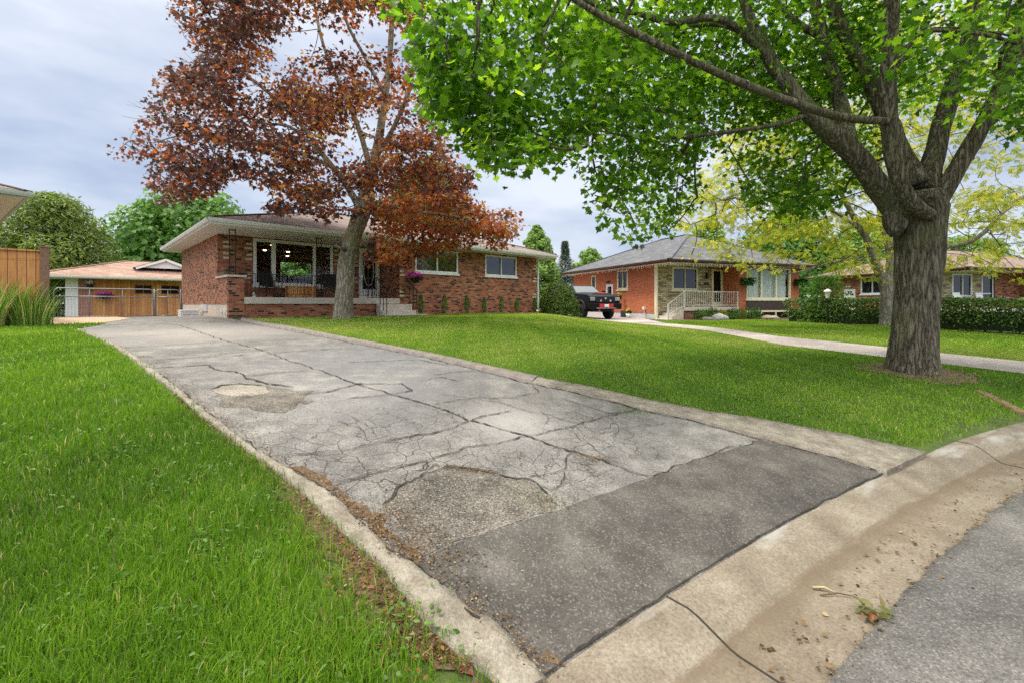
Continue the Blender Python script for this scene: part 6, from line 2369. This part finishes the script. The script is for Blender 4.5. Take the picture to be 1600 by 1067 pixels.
def px_targets(n, poly, zfun, thin=None):
    xs = [p[0] for p in poly]; ys = [p[1] for p in poly]
    out = []
    while len(out) < n:
        x = RNG.uniform(min(xs), max(xs), 4 * n); y = RNG.uniform(min(ys), max(ys), 4 * n)
        m_ = in_poly(x, y, poly)
        if thin is not None:
            m_ &= RNG.random(4 * n) < thin(x, y)
        for a, b in zip(x[m_], y[m_]):
            Z = zfun(a, b)
            out.append(tuple(P(a, b, Z)))
            if len(out) >= n:
                break
    return np.array(out)


def keep_in(poly, jit):
    def f(C):
        x, y = to_px(C)
        return in_poly(x + RNG.normal(size=len(x)) * jit, y + RNG.normal(size=len(x)) * jit, poly) | (y < -40) | (x > 1640) | (C[:, 1] < .5)
    return f


def zmaple(x, y):
    lo = np.interp(x, [560, 900, 1100, 1400, 1700], [4.7, 5.3, 7.4, 7.9, 4.6])
    if x > 1440 and y > 40:
        lo = 4.7
    hi = np.interp(x, [560, 700, 900, 1100, 1400, 1700], [5.6, 6.4, 8.6, 10.6, 11.5, 11.0])
    return RNG.uniform(lo, hi)


def thin_maple(x, y):
    base = np.interp(x, [560, 900, 1050, 1250, 1420, 1500, 1700], [.62, .62, .85, 1, .75, .6, .7])
    hole = 1 - .85 * np.exp(-((x - 985) ** 2 / 30 ** 2 + (y - 228) ** 2 / 22 ** 2)) - .6 * np.exp(-((x - 1215) ** 2 / 60 ** 2 + (y - 235) ** 2 / 35 ** 2))
    trunkgap = np.where((x > 1360) & (x < 1545) & (y > 150), .25, 1)
    n = .55 + .9 * nfield(x, y, .03, 41)
    return np.clip(base * hole * n * trunkgap, 0, 1)


NSP = 740
T1 = px_targets(NSP, MAPLE_POLY, zmaple, thin_maple)
d = rand_unit(2600); rr_ = RNG.random(2600) ** .4
T2 = np.array([5.4, 7.6, 7.4]) + d * np.array([6.8, 5.4, 3.9]) * rr_[:, None]
x_, y_ = to_px(T2)
inframe = (x_ > -40) & (x_ < 1640) & (y_ > -60) & (y_ < 1100) & (T2[:, 1] > .8)
T2 = T2[~inframe & (T2[:, 2] > 3.6)][:540]
tg = np.concatenate([T1, T2])
mb = MB()
ends, dirs = ramify(mb, limb_pts, tg, .0045, .0048, .05)
mb.v = [tuple(Vector(q) - O) for q in mb.v]
mb.build("branches", M['bark_maple'], maple, True)
C1, N1, D1, k1, o1 = spray_leaves(ends[:NSP], dirs[:NSP], 54, .60, .5, .35, 1.0, keep_in(MAPLE_POLY, 9))
C2, N2, D2, k2, o2 = spray_leaves(ends[NSP:], dirs[NSP:], 40, .8, .5, .3, 1.0, lambda C: ~((to_px(C)[1] > -10) & (C[:, 1] > .8) & (to_px(C)[0] > 0) & (to_px(C)[0] < 1600)))
C = np.concatenate([C1, C2]); Nn = np.concatenate([N1, N2]); Dd = np.concatenate([D1, D2])
cl = np.concatenate([RNG.random(NSP)[k1], RNG.random(len(T2))[k2]])
leaves("crown", C - np.array(O), Nn, Dd, .100 * (.55 + .75 * RNG.random(len(C))), M['leaf_maple'], maple, LEAF_MAPLE, np.clip(.25 * cl + .75 * RNG.random(len(C)) ** 1.15, 0, 1), .12, .3)

# ---- the red maple in front of the brick house
BX, BY = TREE_B
BZ = float(zg(BX, BY))
O = Vector((BX, BY, BZ))
S = BY
redm = thing("red_maple_tree", "maroon and orange leaved maple in front of the red brick porch", "tree", O)
tp = [P(536, 506, S), P(536, 490, S), P(539, 450, S), P(542, 410, S), P(552, 370, S), P(564, 335, S), P(572, 300, S), P(580, 260, S + .1)]
k = S / 719
trunk_mesh("trunk", rel(tp, O), [16.5 * k, 14.8 * k, 13.2 * k, 13 * k, 12.8 * k, 14 * k, 10 * k, 7.5 * k], M['bark_red'], redm, 16, .03, 60, .07, 8, .07)
RL = [
    ([P(574, 295, S), P(588, 235, S + .1), P(598, 180, S + .3), P(607, 110, S + .4), P(612, 40, S + .4), P(615, -60, S + .3), P(610, -190, S + .2)], [.17, .14, .12, .10, .085, .06, .02]),
    ([P(562, 325, S), P(535, 280, S - .2), P(510, 250, S - .4), P(478, 205, S - .7), P(430, 155, S - 1.0), P(385, 118, S - 1.2), P(335, 80, S - 1.4)], [.13, .10, .085, .07, .055, .04, .015]),
    ([P(520, 262, S - .3), P(470, 240, S - .6), P(400, 224, S - .9), P(350, 222, S - 1.0), P(290, 212, S - 1.2), P(235, 225, S - 1.3)], [.07, .055, .045, .036, .026, .01]),
    ([P(568, 320, S), P(605, 322, S - .3), P(640, 330, S - .5), P(690, 336, S - .7), P(740, 346, S - .8), P(790, 360, S - .8)], [.10, .075, .06, .05, .036, .012]),
    ([P(585, 250, S + .1), P(615, 200, S - .2), P(640, 140, S - .4), P(650, 80, S - .5), P(665, 20, S - .5), P(690, -60, S - .4)], [.09, .075, .065, .055, .045, .015]),
    ([P(580, 270, S + .1), P(560, 200, S + .4), P(530, 130, S + .7), P(505, 70, S + .8), P(490, 0, S + .9), P(470, -100, S + 1)], [.10, .085, .07, .055, .045, .015]),
    ([P(602, 150, S + .3), P(570, 90, S + .1), P(540, 30, S - .2), P(530, -40, S - .4)], [.07, .055, .045, .015]),
    ([P(510, 250, S - .4), P(455, 200, S + .3), P(400, 190, S + 1.0), P(340, 150, S + 1.4), P(310, 90, S + 1.6)], [.06, .05, .04, .03, .012]),
    ([P(590, 230, S + .1), P(640, 230, S + .8), P(690, 240, S + 1.4), P(730, 280, S + 1.7)], [.07, .055, .04, .012]),
]
limb_pts = []
for pts, rad in RL:
    p, r = catmull(pts, rad, .2)
    MB().tube(rel(p, O), r, 12, True, .15).build("limb", M['bark_red'], redm, True)
    limb_pts.append([tuple(q) for q in p])
m = MB(); m.tube(rel([P(540, 392, S - .25), P(533, 388, S - .4), P(522, 384, S - .5)], O), [.07, .055, .05], 10); m.build("cut_stub", M['bark_pale'], redm, True)
m = MB(); m.sphere(P(545, 397, S - .29) - O, .05, .03, .06, 10, 6); m.build("knot_hole", M['bark_pale'], redm, True)
RED_POLY = [(255, -60), (262, 10), (285, 45), (300, 75), (312, 98), (285, 105), (248, 112), (232, 165), (215, 190), (205, 215), (172, 232), (178, 248), (210, 252), (232, 248), (232, 285), (250, 312), (285, 318), (330, 308), (345, 290), (362, 272), (400, 280), (425, 292), (425, 315), (410, 330), (440, 338), (475, 330), (505, 345), (540, 335), (572, 345), (572, 375), (578, 410), (600, 412), (640, 418), (668, 402), (690, 410), (720, 415), (735, 385), (752, 372), (775, 392), (795, 382), (818, 352), (800, 330), (770, 332), (742, 308), (722, 312), (745, 285), (735, 262), (715, 262), (700, 225), (690, 195), (668, 150), (655, 100), (652, 60), (680, 0), (690, -60)]


def zred(x, y):
    h = 3.2 * math.sqrt(max(.06, 1 - ((x - 520) / 310.0) ** 2))
    if y > 330:
        h *= .55
    return S - .4 + RNG.uniform(-h, h)


def thin_red(x, y):
    b = 1 - .82 * np.exp(-((x - 600) ** 2 / 45 ** 2 + (y - 60) ** 2 / 70 ** 2)) - .6 * np.exp(-((x - 385) ** 2 / 30 ** 2 + (y - 95) ** 2 / 25 ** 2))
    b = b * np.where((np.abs(x - 556) < 32) & (y > 300), .15, 1)
    b = b * np.interp(y, [-60, 130, 260, 420], [.75, .85, 1, 1])
    n = np.clip(2.2 * nfield(x, y, .06, 43) - .25, .04, 1.2)
    return np.clip(b * n, 0, 1)


T1 = px_targets(500, RED_POLY, zred, thin_red)
d = rand_unit(500); rr_ = RNG.random(500) ** .4
T2 = np.array([BX - .2, BY, 9.6]) + d * np.array([4.2, 4.0, 3.2]) * rr_[:, None]
x_, y_ = to_px(T2)
T2 = T2[(y_ < -50)][:130]
tg = np.concatenate([T1, T2])
mb = MB()
ends, dirs = ramify(mb, limb_pts, tg, .005, .006, .06)
mb.v = [tuple(Vector(q) - O) for q in mb.v]
mb.build("branches", M['bark_red'], redm, True)
C, Nn, Dd, kk, oo = spray_leaves(ends, dirs, 80, .66, .34, .45, 1.0, keep_in(RED_POLY, 6))
cl = RNG.random(len(tg))[kk]
x_, y_ = to_px(C)
warm = .20 * sm(300, 560, x_) * sm(420, 200, y_) - .06
leaves("crown", C - np.array(O), Nn, Dd, .14 * (.6 + .6 * RNG.random(len(C))), M['leaf_red'], redm, LEAF_MAPLE_LO, np.clip(np.where((x_ > 590) & (y_ > 300), .34 + .34 * cl + .32 * RNG.random(len(C)), .36 * cl + .60 * RNG.random(len(C)) + warm - .05), 0, 1), .15, .3)
# bare twigs sticking out at the left
mb = MB()
for a, b in (((330, 175), (262, 128)), ((330, 175), (235, 142)), ((300, 190), (195, 160)), ((290, 200), (188, 182)), ((340, 100), (255, 95)), ((345, 150), (290, 100)), ((300, 70), (262, 20)), ((360, 150), (420, 120)), ((360, 155), (430, 140)), ((350, 160), (440, 150))):
    Zt = S - 1.1 + random.uniform(-.4, .4)
    p0, p1 = P(*a, Zt), P(*b, Zt)
    q = [p0.lerp(p1, f) + Vector((random.gauss(0, .04), random.gauss(0, .06), random.gauss(0, .04))) for f in np.linspace(0, 1, 6)]
    mb.tube(rel(q, O), [.013, .011, .009, .008, .006, .003], 5)
    for j in (2, 3, 4):
        e = q[j] + (p1 - p0) * .2 + Vector((random.gauss(0, .1), random.gauss(0, .1), random.gauss(.08, .12)))
        mb.tube(rel([q[j], e], O), [.006, .003], 4)
mb.build("bare_twigs", M['bark_pale'], redm)

# ---- the golden locust behind the big trunk
CX_, CY_ = TREE_C
O = Vector((CX_, CY_, float(zg(CX_, CY_))))
S = CY_
loc = thing("locust_tree", "golden leaved locust with pale forked stems behind the big maple trunk", "tree", O)
sx = 800 + 719 * CX_ / CY_
MB().tube(rel(catmull([P(sx, 520, S), P(sx, 500, S), P(sx - 1, 470, S), P(sx + 1, 440, S)], [.30, .22, .20, .19], .2)[0], O), catmull([P(sx, 520, S), P(sx, 500, S), P(sx - 1, 470, S), P(sx + 1, 440, S)], [.30, .22, .20, .19], .2)[1], 18, True, .1).build("trunk", M['bark_pale'], loc, True)
LL = [
    ([P(1386, 462, S), P(1376, 432, S), P(1365, 405, S - .1), P(1356, 377, S - .2), P(1339, 350, S - .4), P(1318, 310, S - .5), P(1290, 260, S - .6), P(1255, 200, S - .7)], [.17, .15, .13, .12, .10, .08, .06, .03]),
    ([P(1388, 450, S), P(1392, 415, S + .2), P(1388, 377, S + .3), P(1379, 345, S + .4), P(1374, 300, S + .5), P(1372, 230, S + .6), P(1360, 140, S + .7), P(1350, 40, S + .8)], [.17, .15, .14, .13, .12, .10, .07, .03]),
    ([P(1392, 420, S + .2), P(1430, 400, S + .3), P(1478, 387, S + .3), P(1512, 380, S + .2), P(1540, 362, S + .1), P(1565, 335, S), P(1610, 300, S - .2), P(1680, 250, S - .4)], [.11, .10, .09, .08, .075, .06, .05, .02]),
    ([P(1362, 400, S - .1), P(1330, 405, S - .5), P(1293, 412, S - .9), P(1255, 424, S - 1.2), P(1220, 430, S - 1.4)], [.06, .05, .042, .032, .015]),
    ([P(1352, 365, S - .2), P(1300, 330, S - .9), P(1240, 310, S - 1.5), P(1170, 300, S - 1.9), P(1110, 320, S - 2.2)], [.06, .05, .042, .03, .012]),
    ([P(1379, 340, S + .4), P(1440, 290, S + .9), P(1500, 250, S + 1.3), P(1570, 210, S + 1.5), P(1640, 190, S + 1.6)], [.07, .06, .05, .036, .014]),
    ([P(1374, 300, S + .5), P(1320, 250, S + 1.3), P(1270, 190, S + 1.8), P(1220, 110, S + 2.1)], [.06, .05, .04, .015]),
    ([P(1372, 240, S + .6), P(1430, 180, S + .4), P(1490, 110, S + .2), P(1540, 20, S)], [.06, .05, .04, .015]),
]
limb_pts = []
for pts, rad in LL:
    p, r = catmull(pts, rad, .25)
    MB().tube(rel(p, O), r, 10, True, .12).build("limb", M['bark_pale'], loc, True)
    limb_pts.append([tuple(q) for q in p])
LOC_POLY = [(1045, 330), (1080, 300), (1110, 240), (1160, 150), (1250, 60), (1400, -20), (1640, 20), (1700, 250), (1700, 430), (1600, 440), (1540, 425), (1510, 410), (1470, 430), (1400, 440), (1370, 445), (1290, 420), (1220, 420), (1190, 425), (1160, 425), (1145, 395), (1130, 430), (1115, 390), (1075, 405), (1085, 370), (1050, 360)]


def zloc(x, y):
    h = 3.0 * math.sqrt(max(.08, 1 - ((x - 1370) / 370.0) ** 2))
    return S - .3 + RNG.uniform(-h, h * .8)


def thin_loc(x, y):
    return np.clip((.35 + 1.1 * nfield(x, y, .04, 47)) * np.interp(x, [1050, 1330, 1440, 1700], [1, .8, .5, .6]) * np.interp(y, [-20, 120, 250, 440], [.5, .7, 1, .8]), 0, 1)


T1 = px_targets(560, LOC_POLY, zloc, thin_loc)
mb = MB()
ends, dirs = ramify(mb, limb_pts, T1, .005, .006, .05)
mb.v = [tuple(Vector(q) - O) for q in mb.v]
mb.build("branches", M['bark_far'], loc, True)
C, Nn, Dd, kk, oo = spray_leaves(ends, dirs, 30, .55, .35, .25, 1.4, keep_in(LOC_POLY, 7))
leaves("crown", C - np.array(O), Nn, Dd, .21 * (.7 + .5 * RNG.random(len(C))), M['leaf_locust'], loc, LEAF_PINNATE, None, .1, .45)

# ---- trees farther back
def far_tree(name, label, px, Z, top_y, wpx, base_y=None, mat='leaf_mid', n=9000, size=.34, lobes=26, shape=1.0, seed=1, group="trees behind the houses", tmpl=LEAF_MAPLE_LO, low=.28, pinch=0.0, lobe_r=.36):
    x = (px - 800) / 719 * Z
    g = float(zg(x, Z))
    h = EYE + (475 - top_y) / 719 * Z - g
    rx = wpx / 2 / 719 * Z
    t = thing(name, label, "tree", (x, Z, g), 0, group)
    m = MB(); m.tube([(0, 0, -.2), (.05, 0, h * .2), (0, .05, h * .5), (.1, 0, h * .8)], [h * .03, h * .024, h * .016, h * .005], 8, True, .15)
    rg = random.Random(seed)
    cs = []
    for i in range(lobes):
        f = low + (1 - low) * (i + .5) / lobes
        env = math.sin(math.pi * min(1, (f - low) / (1 - low) * .82 + .18)) ** shape
        a = i * 2.4 + rg.uniform(-.4, .4)
        rr2 = rx * env * rg.uniform(.45, .78)
        R_ = rx * lobe_r * rg.uniform(.75, 1.25) * (.55 + .5 * env)
        cs.append((rr2 * math.cos(a), rr2 * math.sin(a), min(h * f, h - R_ * .8), R_))
        m.tube([(0, 0, h * f * .7), (rr2 * .5 * math.cos(a), rr2 * .5 * math.sin(a), h * f * .85), (rr2 * math.cos(a), rr2 * math.sin(a), h * f)], [h * .009, h * .006, .01], 5)
    m.build("trunk", M['bark_far'], t, True)
    cs = np.array(cs)
    k = RNG.choice(len(cs), n, p=(cs[:, 3] ** 2) / (cs[:, 3] ** 2).sum())
    d = rand_unit(n)
    rad = cs[k, 3] * (1 - .45 * RNG.random(n) ** 2.2)
    C = cs[k, :3] + d * rad[:, None] * np.array([1, 1, .82])
    Nn = d * .8 + np.array([0, 0, .5]) + RNG.normal(size=(n, 3)) * .45
    Dd = d * .5 + np.array([0, 0, -.4 if tmpl is not LEAF_NARROW else .3]) + RNG.normal(size=(n, 3)) * .5
    leaves("crown", C, Nn, Dd, size * (.65 + .6 * RNG.random(n)), M[mat], t, tmpl, np.clip(RNG.random(n) * .75 + .25 * RNG.random(len(cs))[k], 0, 1))
    return t


far_tree("cedar_tree", "broad olive green cedar tree behind the wooden fence at left", 82, 29, 303, 172, mat='leaf_olive', n=26000, size=.34, lobes=60, shape=.8, seed=5, group=None, tmpl=LEAF_NARROW, low=.06, lobe_r=.34)
far_tree("maple_tree", "dense green maple tree standing behind the cedar garage", 296, 42, 304, 225, mat='leaf_mid', n=15000, size=.40, lobes=34, shape=.6, seed=9, low=.2)
far_tree("maple_tree", "tall green tree seen through the red maple above the brown roof", 672, 40, 248, 140, mat='leaf_mid', n=8000, size=.38, lobes=26, seed=12, low=.3)
far_tree("ash_tree", "light green loose tree right behind the brick house corner by the yew", 838, 42, 352, 74, mat='leaf_pale', n=11000, size=.22, lobes=60, seed=15, low=.1, lobe_r=.26)
far_tree("ash_tree", "light green tree right of the blue spruce, behind the grey roof", 922, 54, 388, 66, mat='leaf_pale', n=5500, size=.34, lobes=20, seed=18, low=.1)
far_tree("ash_tree", "pale tree top above the right slope of the grey roof", 1110, 55, 338, 70, mat='leaf_pale', n=4500, size=.36, lobes=22, seed=21, low=.2)
far_tree("maple_tree", "green tree behind the gap between the grey and rust roofs", 1235, 52, 318, 150, mat='leaf_mid', n=8000, size=.42, lobes=26, seed=24, low=.15)
far_tree("maple_tree", "green tree behind rust roof, left of the big maple trunk", 1350, 60, 340, 140, mat='leaf_pale', n=7000, size=.45, lobes=26, seed=27, low=.15)
far_tree("maple_tree", "low green tree behind the rust roof, right of the big maple trunk", 1500, 62, 368, 150, mat='leaf_mid', n=6000, size=.45, lobes=24, seed=30, low=.15)
far_tree("ash_tree", "small pale green bushy tree behind the yew and truck", 866, 50, 432, 60, mat='leaf_pale', n=4500, size=.26, lobes=20, seed=33, low=.05)


def spruce(label, px, Z, top_y, wpx, n=6500):
    x = (px - 800) / 719 * Z
    g = float(zg(x, Z))
    h = EYE + (475 - top_y) / 719 * Z - g
    rx = wpx / 2 / 719 * Z
    t = thing("spruce_tree", label, "tree", (x, Z, g), 0, "trees behind the houses")
    MB().tube([(0, 0, -.2), (0, 0, h * .97)], [.14, .02], 8).build("trunk", M['bark_far'], t, True)
    tiers = 15
    k = RNG.integers(0, tiers, n)
    f = np.clip((k + 1.0 * RNG.random(n)) / tiers, 0, .99)
    L = rx * (1 - f) * (.8 + .3 * np.sin(k * 5.1)) + .1
    spokes = RNG.integers(0, 9, n)
    a = spokes * 2 * np.pi / 9 + k * .7 + RNG.normal(size=n) * .13
    r = L * np.sqrt(RNG.random(n)) * (.85 + .25 * np.sin(spokes * 3.3 + k))
    C = np.stack([r * np.cos(a), r * np.sin(a),   .25 + f * (h - .3) - .22 * r + .25 * (r / rx) ** 2 * rx * .4], 1)
    D = np.stack([np.cos(a), np.sin(a), np.full(n, -.15)], 1) + RNG.normal(size=(n, 3)) * .35
    leaves("crown", C, np.array([0, 0, 1.0]) + RNG.normal(size=(n, 3)) * .6, D, .30 * (.6 + .6 * RNG.random(n)), M['leaf_spruce'], t, LEAF_NARROW)


spruce("grey blue pointed spruce between the two brick houses", 883, 46, 376, 76)

far_tree("garden_tree", "green garden tree behind the brick house, seen through its living room window", 470, 36, 395, 90, mat='leaf_mid', n=5000, size=.26, lobes=20, seed=36, low=.05, group=None)
# trees across the street: what the windows reflect
for i, (x, y, h, lb) in enumerate(((-14, -30, 11, "leafy green tree across the street, mirrored in the brick house windows"), (-2, -34, 13, "tall green tree across the street behind the photographer"), (10, -33, 10, "round green tree across the street, mirrored in the orange house windows"), (22, -30, 12, "green tree across the street toward the far right house"))):
    n = 4200
    t = thing("street_tree", lb, "tree", (x, y, .06), 0, "trees across the street")
    MB().tube([(0, 0, -.1), (.05, 0, h * .4), (0, 0, h * .8)], [.28, .2, .05], 8, True, .1).build("trunk", M['bark_far'], t, True)
    d = rand_unit(n)
    lump = np.array([1 + .35 * mnoise.noise(Vector(q * 2.2) + Vector((i * 5, 0, 0))) for q in d])
    C = np.array([0, 0, h * .62]) + d * np.array([h * .40, h * .40, h * .38]) * (lump * (.7 + .3 * RNG.random(n)))[:, None]
    leaves("crown", C, d + RNG.normal(size=(n, 3)) * .5, RNG.normal(size=(n, 3)), .55 * (.6 + .6 * RNG.random(n)), M['leaf_mid'], t, LEAF_MAPLE_LO)
